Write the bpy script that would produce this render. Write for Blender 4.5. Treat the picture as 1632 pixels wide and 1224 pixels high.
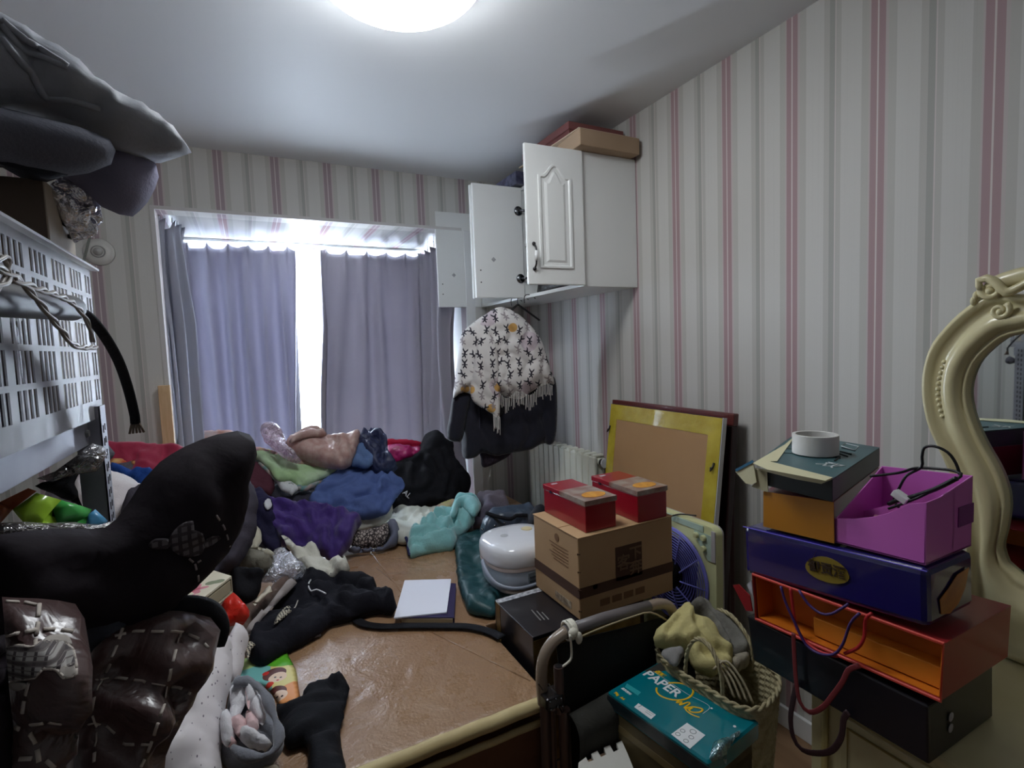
import bpy, bmesh, math, random
import numpy as np
from mathutils import Vector, Matrix, noise, geometry
for o in list(bpy.data.objects): bpy.data.objects.remove(o, do_unlink=True)
S = bpy.context.scene
COL = S.collection
# ---------------------------------------------------------------- camera
FPX, CX, CY, CAMZ = 827.0, 816.0, 612.0, 1.5
M = np.array([[0.88931409, -0.06677349, 0.45239557], [-0.4557188, -0.04729157, 0.88886663], [-0.03795823, -0.99664678, -0.072487]])
O = np.array([0, 0, CAMZ])
cam_d = bpy.data.cameras.new('camera'); cam = bpy.data.objects.new('camera', cam_d); COL.objects.link(cam)
cam_d.sensor_width = 36; cam_d.lens = FPX / 1632 * 36; cam_d.clip_start = 0.02
mw = Matrix.Identity(4)
for i in range(3):
    mw[i][0] = M[i, 0]; mw[i][1] = -M[i, 1]; mw[i][2] = -M[i, 2]; mw[i][3] = O[i]
cam.matrix_world = mw
S.camera = cam
# ---------------------------------------------------------------- world, light, exposure
W = bpy.data.worlds.new('sky'); S.world = W; W.use_nodes = True
bg = W.node_tree.nodes['Background']; bg.inputs[0].default_value = (0.80, 0.90, 1.0, 1); bg.inputs[1].default_value = 25.0
S.view_settings.view_transform = 'Standard'; S.view_settings.look = 'None'
S.view_settings.exposure = 1.1; S.view_settings.gamma = 1.0
S.view_settings.use_curve_mapping = False
pl = bpy.data.lights.new('window_daylight', 'AREA'); pl.shape = 'RECTANGLE'; pl.size = 1.7; pl.size_y = 1.6; pl.energy = 10
pl.cycles.is_portal = True
po = bpy.data.objects.new('window_daylight', pl); COL.objects.link(po)
po.location = (0.5, 4.18, 1.4); po.rotation_euler = (math.radians(-90), 0, 0)
LAMP_STRENGTH = 11.5
LAMP_COL = (0.93, 0.97, 1.0)

# ---------------------------------------------------------------- helpers
def ray(px, py): return M @ (np.array([px - CX, py - CY, FPX]) / FPX)
def P(px, py, ax, val):
    d = ray(px, py); t = (val - O[ax]) / d[ax]
    return Vector(O + d * t)
def PP(px, py, A, n):
    d = ray(px, py); t = ((np.array(A) - O) @ np.array(n)) / (d @ np.array(n))
    return Vector(O + d * t)
def lin(c):
    return tuple(((v / 255) / 12.92 if v / 255 <= 0.04045 else ((v / 255 + 0.055) / 1.055) ** 2.4) for v in c)
def V(*a): return Vector(a)

def mat(name, c, rough=0.7, metal=0.0, spec=0.5, c2=None, nscale=8.0, bump=0.0, bscale=60.0, coat=0.0, sheen=0.0, wrink=0.0, wscale=6.0, transl=0.0, emit=0.0, alpha=1.0, trans=0.0, stretch=(1, 1, 1)):
    m = bpy.data.materials.new(name); m.use_nodes = True; nt = m.node_tree; N = nt.nodes; L = nt.links
    b = N['Principled BSDF']; out = N['Material Output']
    b.inputs['Base Color'].default_value = (*lin(c), 1); b.inputs['Roughness'].default_value = rough
    b.inputs['Metallic'].default_value = metal; b.inputs['Specular IOR Level'].default_value = spec
    b.inputs['Coat Weight'].default_value = coat; b.inputs['Sheen Weight'].default_value = sheen
    b.inputs['Transmission Weight'].default_value = trans; b.inputs['Alpha'].default_value = alpha
    tc = N.new('ShaderNodeTexCoord'); mp = N.new('ShaderNodeMapping'); L.new(tc.outputs['Object'], mp.inputs[0]); mp.inputs['Scale'].default_value = stretch
    if c2 is not None:
        n = N.new('ShaderNodeTexNoise'); n.inputs['Scale'].default_value = nscale; n.inputs['Detail'].default_value = 5
        L.new(mp.outputs[0], n.inputs['Vector'])
        r = N.new('ShaderNodeValToRGB'); r.color_ramp.elements[0].position = 0.35; r.color_ramp.elements[1].position = 0.65
        r.color_ramp.elements[0].color = (*lin(c), 1); r.color_ramp.elements[1].color = (*lin(c2), 1)
        L.new(n.outputs['Fac'], r.inputs[0]); L.new(r.outputs[0], b.inputs['Base Color'])
    last = None
    for st, sc in ((wrink, wscale), (bump, bscale)):
        if st > 0:
            n = N.new('ShaderNodeTexNoise'); n.inputs['Scale'].default_value = sc; n.inputs['Detail'].default_value = 4; n.inputs['Distortion'].default_value = 0.8 if sc < 30 else 0
            L.new(mp.outputs[0], n.inputs['Vector'])
            bp = N.new('ShaderNodeBump'); bp.inputs['Strength'].default_value = st; bp.inputs['Distance'].default_value = 0.02 if sc < 30 else 0.003
            L.new(n.outputs['Fac'], bp.inputs['Height'])
            if last: L.new(last.outputs[0], bp.inputs['Normal'])
            last = bp
    if last: L.new(last.outputs[0], b.inputs['Normal'])
    if emit: b.inputs['Emission Color'].default_value = (*lin(c), 1); b.inputs['Emission Strength'].default_value = emit
    if transl:
        t = N.new('ShaderNodeBsdfTranslucent'); t.inputs[0].default_value = (*lin(c), 1)
        mx = N.new('ShaderNodeMixShader'); mx.inputs[0].default_value = transl
        L.new(b.outputs[0], mx.inputs[1]); L.new(t.outputs[0], mx.inputs[2]); L.new(mx.outputs[0], out.inputs[0])
    return m

def cloth(name, c, c2=None, **k):
    d = dict(rough=0.85, spec=0.25, bump=0.35, bscale=220, wrink=0.5, wscale=9, nscale=5)
    d.update(k); return mat(name, c, c2=c2, **d)

def film(name, tint=(230, 232, 238), gloss=0.28, rough=0.12, wsc=22, haze=0.12):
    """thin clear plastic film"""
    m = bpy.data.materials.new(name); m.use_nodes = True; nt = m.node_tree; N = nt.nodes; L = nt.links
    out = N['Material Output']; N.remove(N['Principled BSDF'])
    tr = N.new('ShaderNodeBsdfTransparent'); tr.inputs[0].default_value = (*lin(tint), 1)
    gl = N.new('ShaderNodeBsdfGlossy'); gl.inputs['Roughness'].default_value = rough
    df = N.new('ShaderNodeBsdfDiffuse'); df.inputs[0].default_value = (*lin(tint), 1)
    tc = N.new('ShaderNodeTexCoord')
    n = N.new('ShaderNodeTexNoise'); n.inputs['Scale'].default_value = wsc; n.inputs['Detail'].default_value = 3; n.inputs['Distortion'].default_value = 1.5
    bp = N.new('ShaderNodeBump'); bp.inputs['Strength'].default_value = 1.0; bp.inputs['Distance'].default_value = 0.02
    L.new(tc.outputs['Object'], n.inputs['Vector']); L.new(n.outputs['Fac'], bp.inputs['Height']); L.new(bp.outputs[0], gl.inputs['Normal']); L.new(bp.outputs[0], df.inputs['Normal'])
    m1 = N.new('ShaderNodeMixShader'); m1.inputs[0].default_value = haze; L.new(tr.outputs[0], m1.inputs[1]); L.new(df.outputs[0], m1.inputs[2])
    m2 = N.new('ShaderNodeMixShader'); m2.inputs[0].default_value = gloss; L.new(m1.outputs[0], m2.inputs[1]); L.new(gl.outputs[0], m2.inputs[2])
    L.new(m2.outputs[0], out.inputs[0]); return m

class NB:
    """tiny node-expression builder on a principled material"""
    def __init__(s, m): s.t = m.node_tree; s.N = s.t.nodes; s.L = s.t.links
    def n(s, typ, **k):
        x = s.N.new(typ)
        for a, v in k.items(): setattr(x, a, v)
        return x
    def m(s, op, a, b=None, c=None):
        x = s.N.new('ShaderNodeMath'); x.operation = op
        for i, v in enumerate((a, b, c)):
            if v is None: continue
            if isinstance(v, (int, float)): x.inputs[i].default_value = v
            else: s.L.new(v, x.inputs[i])
        return x.outputs[0]
    def mix(s, f, a, b):
        x = s.N.new('ShaderNodeMix'); x.data_type = 'RGBA'
        for i, v in ((0, f), (6, a), (7, b)):
            if isinstance(v, tuple): x.inputs[i].default_value = (*lin(v), 1)
            elif isinstance(v, (int, float)): x.inputs[i].default_value = v
            else: s.L.new(v, x.inputs[i])
        return x.outputs[2]

class MB:
    def __init__(s): s.v = []; s.f = []; s.uv = None
    def add(s, vs, fs):
        k = len(s.v); s.v += [tuple(v) for v in vs]; s.f += [tuple(i + k for i in f) for f in fs]; return s
    def box(s, c, d, R=None):
        vs = []
        for z in (-.5, .5):
            for x, y in ((-.5, -.5), (.5, -.5), (.5, .5), (-.5, .5)):
                p = Vector((x * d[0], y * d[1], z * d[2]))
                if R is not None: p = R @ p
                vs.append(p + Vector(c))
        return s.add(vs, [(3, 2, 1, 0), (4, 5, 6, 7), (0, 1, 5, 4), (1, 2, 6, 5), (2, 3, 7, 6), (3, 0, 4, 7)])
    def bb(s, x0, x1, y0, y1, z0, z1): return s.box(((x0 + x1) / 2, (y0 + y1) / 2, (z0 + z1) / 2), (abs(x1 - x0), abs(y1 - y0), abs(z1 - z0)))
    def hexa(s, b, t):  # 4 bottom, 4 top (ccw seen from above)
        return s.add(list(b) + list(t), [(3, 2, 1, 0), (4, 5, 6, 7), (0, 1, 5, 4), (1, 2, 6, 5), (2, 3, 7, 6), (3, 0, 4, 7)])
    def tube(s, path, r, seg=10, caps=True, flat=None, closed=False, up=None):
        path = [Vector(p) for p in path]; n = len(path); rings = []
        if not hasattr(r, '__len__'): r = [r] * n
        prev = None
        for i, p in enumerate(path):
            a = path[(i - 1) % n] if (closed or i > 0) else p; b = path[(i + 1) % n] if (closed or i < n - 1) else p
            t = (b - a).normalized()
            if prev is None:
                u = Vector(up) if up else (Vector((0, 0, 1)) if abs(t.z) < .9 else Vector((1, 0, 0)))
            else: u = prev
            u = (u - t * u.dot(t)).normalized(); w = t.cross(u); prev = u
            fx, fy = (flat if flat else (1, 1))
            rings.append([p + (u * math.cos(2 * math.pi * k / seg) * fx + w * math.sin(2 * math.pi * k / seg) * fy) * r[i] for k in range(seg)])
        vs = [v for q in rings for v in q]; fs = []
        m = n if closed else n - 1
        for i in range(m):
            j = (i + 1) % n
            for k in range(seg):
                l = (k + 1) % seg
                fs.append((i * seg + k, i * seg + l, j * seg + l, j * seg + k))
        if caps and not closed:
            fs.append(tuple(range(seg))[::-1]); fs.append(tuple((n - 1) * seg + k for k in range(seg)))
        return s.add(vs, fs)
    def lathe(s, prof, c, seg=32, R=None):
        vs = []; fs = []; c = Vector(c); n = len(prof)
        for (r, z) in prof:
            for k in range(seg):
                a = 2 * math.pi * k / seg; p = Vector((r * math.cos(a), r * math.sin(a), z))
                if R is not None: p = R @ p
                vs.append(c + p)
        for i in range(n - 1):
            for k in range(seg):
                l = (k + 1) % seg; fs.append((i * seg + k, i * seg + l, (i + 1) * seg + l, (i + 1) * seg + k))
        if prof[0][0] > 1e-5: fs.append(tuple(range(seg))[::-1])
        if prof[-1][0] > 1e-5: fs.append(tuple((n - 1) * seg + k for k in range(seg)))
        return s.add(vs, fs)
    def prism(s, pts, ext):  # pts: list of 3d planar points, ext: vector
        n = len(pts); e = Vector(ext); pts = [Vector(p) for p in pts]
        vs = pts + [p + e for p in pts]
        fs = [tuple(range(n)), tuple(range(2 * n - 1, n - 1, -1))] + [(i, i + n, (i + 1) % n + n, (i + 1) % n) for i in range(n)]
        return s.add(vs, fs)
    def sph(s, c, r, seg=12, rings=8, sc=(1, 1, 1)):
        prof = [(math.sin(math.pi * i / rings), -math.cos(math.pi * i / rings)) for i in range(rings + 1)]
        R = Matrix.Diagonal((r * sc[0], r * sc[1], r * sc[2]))
        return s.lathe(prof, c, seg, R)
    def grid(s, fn, nu, nv):
        vs = [fn(i / nu, j / nv) for j in range(nv + 1) for i in range(nu + 1)]
        fs = [(j * (nu + 1) + i, j * (nu + 1) + i + 1, (j + 1) * (nu + 1) + i + 1, (j + 1) * (nu + 1) + i) for j in range(nv) for i in range(nu)]
        return s.add(vs, fs)
    def build(s, name, m, parent=None, smooth=False, bevel=0, solid=0, fix=True):
        me = bpy.data.meshes.new(name); me.from_pydata([tuple(v) for v in s.v], [], s.f); me.validate(); me.update()
        if fix:
            b = bmesh.new(); b.from_mesh(me); bmesh.ops.recalc_face_normals(b, faces=b.faces); b.to_mesh(me); b.free()
        if m: me.materials.append(m)
        if smooth:
            for p in me.polygons: p.use_smooth = True
        o = bpy.data.objects.new(name, me); COL.objects.link(o)
        if parent: o.parent = parent
        if s.uv:
            ul = me.uv_layers.new(name='UVMap')
            for lp in me.loops: ul.data[lp.index].uv = s.uv[lp.vertex_index]
        if bevel:
            bm_ = o.modifiers.new('bevel', 'BEVEL'); bm_.width = bevel; bm_.segments = 2; bm_.limit_method = 'ANGLE'
        if solid:
            sm = o.modifiers.new('solid', 'SOLIDIFY'); sm.thickness = solid; sm.offset = 0
        if smooth == 'auto':
            try:
                me.set_sharp_from_angle(angle=math.radians(35))
            except Exception: pass
        return o

def thing(name, label, cat, group=None):
    o = bpy.data.objects.new(name, None); COL.objects.link(o); o.empty_display_size = .05
    return tag(o, label, cat, group)
def tag(o, label, cat, group=None, kind=None):
    if label: o['label'] = label
    if cat: o['category'] = cat
    if group: o['group'] = group
    if kind: o['kind'] = kind
    return o
def struct(o): o['kind'] = 'structure'; return o
def rebase(root):
    """put a thing's Empty at the base of its parts"""
    bpy.context.view_layer.update()
    pts = []
    for c in root.children_recursive:
        if c.type == 'MESH': pts += [c.matrix_world @ Vector(b) for b in c.bound_box]
    if not pts: return
    mn = [min(p[i] for p in pts) for i in range(3)]; mx = [max(p[i] for p in pts) for i in range(3)]
    base = Vector(((mn[0] + mx[0]) / 2, (mn[1] + mx[1]) / 2, mn[2]))
    root.location = base
    for c in root.children: c.matrix_parent_inverse = Matrix.Translation(-base)

def spline(pts, step, closed=True):
    pts = [Vector(p) for p in pts]; n = len(pts); out = []
    rng = range(n) if closed else range(n - 1)
    for i in rng:
        if closed: p0, p1, p2, p3 = pts[i - 1], pts[i], pts[(i + 1) % n], pts[(i + 2) % n]
        else: p0, p1, p2, p3 = pts[max(i - 1, 0)], pts[i], pts[i + 1], pts[min(i + 2, n - 1)]
        k = max(1, int((p2 - p1).length / step))
        for j in range(k):
            t = j / k
            out.append(0.5 * ((2 * p1) + (-p0 + p2) * t + (2 * p0 - 5 * p1 + 4 * p2 - p3) * t * t + (-p0 + 3 * p1 - 3 * p2 + p3) * t ** 3))
    if not closed: out.append(pts[-1])
    return out

def nz(x, y, z=0.0): return noise.noise(Vector((x, y, z)))

def soft(name, px, A, n, m, T=.05, B=.01, edge=.05, res=.0135, wr=.008, wf=40, wd=0.0, seed=0, parent=None, sharp=False, ripple=.25, world=None, fine=.25, bend=0.0, creases=(), cd=.012, cw=.010):
    """a cushion/cloth shape: outline lies in a plane through A with normal n; it swells by T outwards and B behind"""
    n = Vector(n).normalized(); A = Vector(A)
    pts = [Vector(p) for p in world] if world else [PP(x, y, A, n) for x, y in px]
    Z = Vector((0, 0, 1)); u = Z.cross(n)
    u = Vector((1, 0, 0)) if u.length < .05 else u.normalized()
    v = n.cross(u).normalized()
    p2 = [Vector(((p - A).dot(u), (p - A).dot(v), 0)) for p in pts]
    if sharp:
        q = []
        for i in range(len(p2)):
            a, b = p2[i], p2[(i + 1) % len(p2)]; k = max(1, int((b - a).length / res))
            q += [a.lerp(b, j / k) for j in range(k)]
        p2 = q
    else: p2 = spline(p2, res)
    loop = np.array([[p.x, p.y] for p in p2])
    # ragged little ripples along the edge
    if ripple:
        c = loop.mean(0); dirs = loop - c; ln = np.linalg.norm(dirs, axis=1, keepdims=True); dirs = dirs / np.maximum(ln, 1e-6)
        rp = np.array([nz(l[0] * 22, l[1] * 22, seed * 3.1) + .45 * nz(l[0] * 55, l[1] * 55, seed) for l in loop])[:, None]
        loop = loop + dirs * rp * ripple * 0.035
    keep = [0]
    for i in range(1, len(loop)):
        if np.linalg.norm(loop[i] - loop[keep[-1]]) > res * .35: keep.append(i)
    loop = loop[keep]
    if np.linalg.norm(loop[-1] - loop[0]) < res * .35: loop = loop[:-1]
    mn = loop.min(0); mx = loop.max(0)
    xs = np.arange(mn[0], mx[0], res); ys = np.arange(mn[1], mx[1], res * .87)
    gx, gy = np.meshgrid(xs, ys); gx = gx + (np.arange(len(ys))[:, None] % 2) * res * .5
    G = np.stack([gx.ravel(), gy.ravel()], 1)
    a = loop; b = np.roll(loop, -1, 0)
    inside = np.zeros(len(G), bool)
    for (x1, y1), (x2, y2) in zip(a, b):
        if y1 == y2: continue
        c_ = ((y1 > G[:, 1]) != (y2 > G[:, 1])) & (G[:, 0] < (x2 - x1) * (G[:, 1] - y1) / (y2 - y1) + x1)
        inside ^= c_
    G = G[inside]
    def dist(Q):
        dm = np.full(len(Q), 1e9)
        for p, q in zip(a, b):
            ab = q - p; L2 = ab @ ab + 1e-12; t = np.clip(((Q - p) @ ab) / L2, 0, 1)
            dm = np.minimum(dm, np.linalg.norm(Q - p - t[:, None] * ab, axis=1))
        return dm
    if len(G): G = G[dist(G) > res * .45]
    allp = [Vector((x, y)) for x, y in loop] + [Vector((x, y)) for x, y in G]
    nb = len(loop)
    r = geometry.delaunay_2d_cdt(allp, [], [list(range(nb))], 1, 1e-5)
    V2 = np.array([[p.x, p.y] for p in r[0]]); tris = [tuple(f) for f in r[2]]
    onb = np.array([any(k < nb for k in oi) if oi else True for oi in r[3]])
    D = dist(V2); D[onb] = 0
    t = np.clip(D / edge, 0, 1); s_ = np.sqrt(1 - (1 - t) ** 2)
    cwd, swd = math.cos(wd), math.sin(wd)
    H = np.zeros(len(V2))
    for i, (x, y) in enumerate(V2):
        if D[i] == 0: continue
        w1 = nz(x * 7 + seed, y * 7, seed * 1.7); w2 = nz(x * 3 + 9, y * 3 + seed, 4.2)
        ph = (x * cwd + y * swd) * wf + 5.0 * w1 + 3 * w2
        ph2 = (x * math.cos(wd + 1.05) + y * math.sin(wd + 1.05)) * wf * .62 + 6.0 * nz(x * 5, y * 5 + seed, 8.8)
        rd = abs(math.sin(ph * .5)); rd2 = abs(math.sin(ph2 * .5))
        m1 = min(1, max(0, .5 + 1.6 * nz(x * 4.5 + 3 * seed, y * 4.5, 2.2))); m2 = min(1, max(0, .5 + 1.6 * nz(x * 5.5, y * 5.5 - seed, 6.1)))
        cr = -1.9 * m1 * math.exp(-(rd / .30) ** 1.3) - 1.5 * m2 * math.exp(-(rd2 / .26) ** 1.3) + .7 * m1 * rd
        H[i] = wr * (cr + 1.3 * w1 + 2.0 * w2 + fine * 2.4 * nz(x * 26, y * 26, seed)) * min(1, D[i] / (edge * .5) + .05) + T * s_[i]
    for ln in creases:
        q2 = []
        for (x_, y_) in ln:
            p = PP(x_, y_, A, n) - A; q2.append(np.array([p.dot(u), p.dot(v)]))
        dm = np.full(len(V2), 1e9)
        for p, q_ in zip(q2, q2[1:]):
            ab = q_ - p; tt = np.clip(((V2 - p) @ ab) / (ab @ ab + 1e-12), 0, 1)
            dm = np.minimum(dm, np.linalg.norm(V2 - p - tt[:, None] * ab, axis=1))
        H += (-cd * np.exp(-(dm / cw) ** 1.5) + cd * .45 * np.exp(-((dm - 2.6 * cw) / (1.5 * cw)) ** 2)) * np.clip(D / (edge * .5), 0, 1)
    H = np.nan_to_num(H)
    C0 = V2.mean(0)
    def pos(i, h):
        bd = bend * float(((V2[i] - C0) ** 2).sum())
        return A + u * V2[i][0] + v * V2[i][1] + n * (h - bd)
    vs = [pos(i, H[i]) for i in range(len(V2))]; uv = [(V2[i][0], V2[i][1]) for i in range(len(V2))]
    back = {}
    for i in range(len(V2)):
        if D[i] == 0: back[i] = i
        else: back[i] = len(vs); vs.append(pos(i, -B * s_[i] - .0008)); uv.append((V2[i][0], V2[i][1]))
    fs = list(tris) + [tuple(back[k] for k in f[::-1]) for f in tris if not all(back[k] == k for k in f)]
    mb = MB(); mb.v = vs; mb.f = fs; mb.uv = uv
    o = mb.build(name, m, parent, smooth=True)
    return o

def text(name, body, size, org, xd, yd, m, parent, ext=.0006, align='LEFT', shear=0, bold=0.0):
    cu = bpy.data.curves.new(name, 'FONT'); cu.body = body; cu.size = size; cu.extrude = ext; cu.align_x = align; cu.shear = shear; cu.offset = bold; cu.resolution_u = 3
    to = bpy.data.objects.new(name, cu); COL.objects.link(to)
    bpy.context.view_layer.update()
    me = bpy.data.meshes.new_from_object(to.evaluated_get(bpy.context.evaluated_depsgraph_get()))
    bpy.data.objects.remove(to, do_unlink=True); bpy.data.curves.remove(cu)
    xd = Vector(xd).normalized(); yd = Vector(yd); yd = (yd - xd * yd.dot(xd)).normalized(); zd = xd.cross(yd)
    T = Matrix(((xd.x, yd.x, zd.x, org[0]), (xd.y, yd.y, zd.y, org[1]), (xd.z, yd.z, zd.z, org[2]), (0, 0, 0, 1)))
    me.transform(T); me.materials.clear(); me.materials.append(m); me.name = name
    o = bpy.data.objects.new(name, me); COL.objects.link(o); o.parent = parent
    return o

def gpath(pts, ax, val, step=.02): return spline([P(x, y, ax, val) for x, y in pts], step, closed=False)
# ================================================================ SETTING
XR, YB, ZC, XL, YF = 1.7607, 3.2301, 2.6, -1.25, -1.6
XO0, XO1, ZH, YW, ZS = -0.368, 1.335, 2.27, 4.10, 0.50   # bay opening, head height, window plane, sill

def stripes(name, axis, origin, sign, glossy=0.55, PK=(172, 144, 147)):
    m = bpy.data.materials.new(name); m.use_nodes = True; q = NB(m); b = q.N['Principled BSDF']
    tc = q.n('ShaderNodeTexCoord'); sp = q.n('ShaderNodeSeparateXYZ'); q.L.new(tc.outputs['Object'], sp.inputs[0])
    s = q.m('MULTIPLY', q.m('SUBTRACT', sp.outputs[axis], origin), sign / 0.2785)
    f = q.m('FRACT', q.m('ADD', s, 100.5))       # stripe centre sits at 0.5
    W_ = (205, 203, 198); G = (190, 188, 182); D = (170, 169, 163); LP = (196, 187, 185); WL = (212, 203, 201); PG = (205, 196, 191)
    R = [(-.5, W_), (-.405, G), (-.38, PG), (-.34, G), (-.179 - .0, W_)]
    seq = [(0.0, D), (.033, WL), (.043, G), (.105, W_), (.33, G), (.405, LP), (.424, PK), (.4915, WL), (.5075, PK), (.573, LP), (.605, G), (.68, W_), (.905, G), (.97, D)]
    cr = q.n('ShaderNodeValToRGB'); e = cr.color_ramp; e.interpolation = 'CONSTANT'
    e.elements[0].position = 0; e.elements[0].color = (*lin(seq[0][1]), 1)
    e.elements[1].position = seq[1][0]; e.elements[1].color = (*lin(seq[1][1]), 1)
    for p, c in seq[2:]:
        x = e.elements.new(p); x.color = (*lin(c), 1)
    q.L.new(f, cr.inputs[0])
    # fine threads and slight mottling
    w = q.n('ShaderNodeTexNoise'); w.inputs['Scale'].default_value = 1.0; w.inputs['Detail'].default_value = 2
    mp = q.n('ShaderNodeMapping'); sc = [1.2, 1.2, 1.2]; sc[axis] = 240; mp.inputs['Scale'].default_value = sc; q.L.new(tc.outputs['Object'], mp.inputs[0]); q.L.new(mp.outputs[0], w.inputs['Vector'])
    fac = q.m('MULTIPLY', q.m('SUBTRACT', w.outputs['Fac'], .5), .22)
    col = q.mix(q.m('MAXIMUM', fac, 0.0), cr.outputs[0], (150, 148, 142))
    q.L.new(col, b.inputs['Base Color']); b.inputs['Roughness'].default_value = glossy; b.inputs['Specular IOR Level'].default_value = .35
    n2 = q.n('ShaderNodeTexNoise'); n2.inputs['Scale'].default_value = 90; q.L.new(tc.outputs['Object'], n2.inputs['Vector'])
    bp = q.n('ShaderNodeBump'); bp.inputs['Strength'].default_value = .12; bp.inputs['Distance'].default_value = .002; q.L.new(n2.outputs['Fac'], bp.inputs['Height']); q.L.new(bp.outputs[0], b.inputs['Normal'])
    return m
m_wr = stripes('wallpaper_right', 1, 1.2155, -1)
m_wb = stripes('wallpaper_back', 0, 0.2117, 1, PK=(164, 146, 151))
m_bay = stripes('wallpaper_bay', 0, 0.2117, 1, glossy=0.22)
m_ceil = mat('ceiling_paint', (224, 225, 226), rough=.55, spec=.45, wrink=.03, wscale=2.5)
m_white = mat('white_paint', (225, 226, 226), rough=.4)
m_pvc = mat('white_window_frame', (232, 236, 240), rough=.3)

struct(MB().bb(XL - .1, XR + .1, YF - .1, YB + .12, ZC, ZC + .1).build('ceiling', m_ceil))
m_floor = mat('floor_laminate', (120, 92, 66), c2=(142, 112, 84), rough=.4, nscale=3, stretch=(6, 1, 1))
fl = struct(MB().bb(XL - .1, XR + .1, YF - .1, YB + .12, -.1, 0).build('floor', m_floor))
struct(MB().bb(XR, XR + .1, YF - .1, YB + .12, 0, ZC).build('wall_right', m_wr))
struct(MB().bb(XL - .1, XL, YF - .1, YB + .12, 0, ZC).build('wall_left', m_wr))
struct(MB().bb(XL, XR, YF - .1, YF, 0, ZC).build('wall_front', m_wb))
wb = MB(); wb.bb(XL, XO0, YB, YB + .12, 0, ZC); wb.bb(XO1, XR, YB, YB + .12, 0, ZC); wb.bb(XO0, XO1, YB, YB + .12, ZH, ZC); wb.bb(XO0, XO1, YB, YB + .12, 0, ZS)
struct(wb.build('wall_back', m_wb))
# bay: ceiling, sides, sill, window wall
struct(MB().bb(XO0 - .1, XO1 + .1, YB + .12, YW + .12, ZH, ZH + .1).build('trim_1', m_bay))
bayw = MB(); bayw.bb(XO0 - .1, XO0, YB + .12, YW + .12, ZS - .1, ZH); bayw.bb(XO1, XO1 + .1, YB + .12, YW + .12, ZS - .1, ZH)
struct(bayw.build('trim_2', m_white))
struct(MB().bb(XO0 - .1, XO1 + .1, YB + .12, YW + .12, ZS - .1, ZS).build('trim_3', mat('sill_stone', (215, 212, 205), rough=.3, c2=(200, 197, 190))))
# plastered arris along the opening
ed = MB(); ed.bb(XO0 - .018, XO1 + .018, YB - .004, YB + .01, ZH - .002, ZH + .016); ed.bb(XO0 - .018, XO0 + .002, YB - .004, YB + .01, ZS, ZH)
struct(ed.build('trim_4', mat('corner_bead', (205, 202, 200), rough=.5)))
struct(MB().bb(XO1 - .01, XO1 + .055, YB - .006, YB + .01, ZS, ZH).build('trim_5', m_white, bevel=.003))
bs = MB(); bs.bb(XR - .015, XR, YF, YB, 0, .08); struct(bs.build('baseboard_right', m_white, bevel=.003))
# window
wn = MB().bb(XO0, XO1, YW, YW + .06, ZS, ZS + .07); wn.bb(XO0, XO1, YW, YW + .06, ZH - .09, ZH); wn.bb(XO0, XO0 + .06, YW, YW + .06, ZS, ZH); wn.bb(XO1 - .06, XO1, YW, YW + .06, ZS, ZH)
w1 = struct(wn.build('window_1', m_pvc, bevel=.004))
def fr(x0, x1, z0, z1, t=.045):
    a = MB(); a.bb(x0, x1, YW + .005, YW + .05, z0, z0 + t); a.bb(x0, x1, YW + .005, YW + .05, z1 - t, z1); a.bb(x0, x0 + t, YW + .005, YW + .05, z0 + t, z1 - t); a.bb(x1 - t, x1, YW + .005, YW + .05, z0 + t, z1 - t)
    return a
gap = P(505, 500, 1, YW)[0]
m_glass = film('window_glass', (250, 252, 255), gloss=.04, rough=.02, haze=.0)
for k, (a, b_) in enumerate(((XO0 + .06, gap - .42), (gap - .42, gap + .03), (gap + .03, XO1 - .06))):
    s_ = fr(a, b_, ZS + .07, ZH - .09, .05 if k != 1 else .045).build('sash', m_pvc, w1, bevel=.003)
    MB().bb(a + .045, b_ - .045, YW + .025, YW + .03, ZS + .115, ZH - .135).build('pane', m_glass, s_)
MB().box((gap - .02, YW - .004, 1.45), (.022, .02, .12)).build('window_handle', m_pvc, w1, bevel=.004)

# ceiling lamp
lamp = thing('ceiling_lamp', 'round white glass dome lamp glowing on the ceiling', 'lamp')
m_lamp = mat('lamp_glass', (255, 255, 255), rough=.3); q = NB(m_lamp); bb_ = q.N['Principled BSDF']; bb_.inputs['Emission Color'].default_value = (*LAMP_COL, 1); bb_.inputs['Emission Strength'].default_value = LAMP_STRENGTH
prof = [(.245 * math.cos(a), -.10 * math.sin(a)) for a in [i * math.pi / 2 / 10 for i in range(11)]]
MB().lathe(prof[:-1] + [(0.0, -.10)], (.455, 1.50, 2.575), 40).build('dome', m_lamp, lamp, smooth=True)
MB().lathe([(.255, 0), (.262, .012), (.255, .026), (.0, .026)], (.455, 1.50, 2.573), 40).build('base_ring', m_white, lamp, smooth=True)

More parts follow.
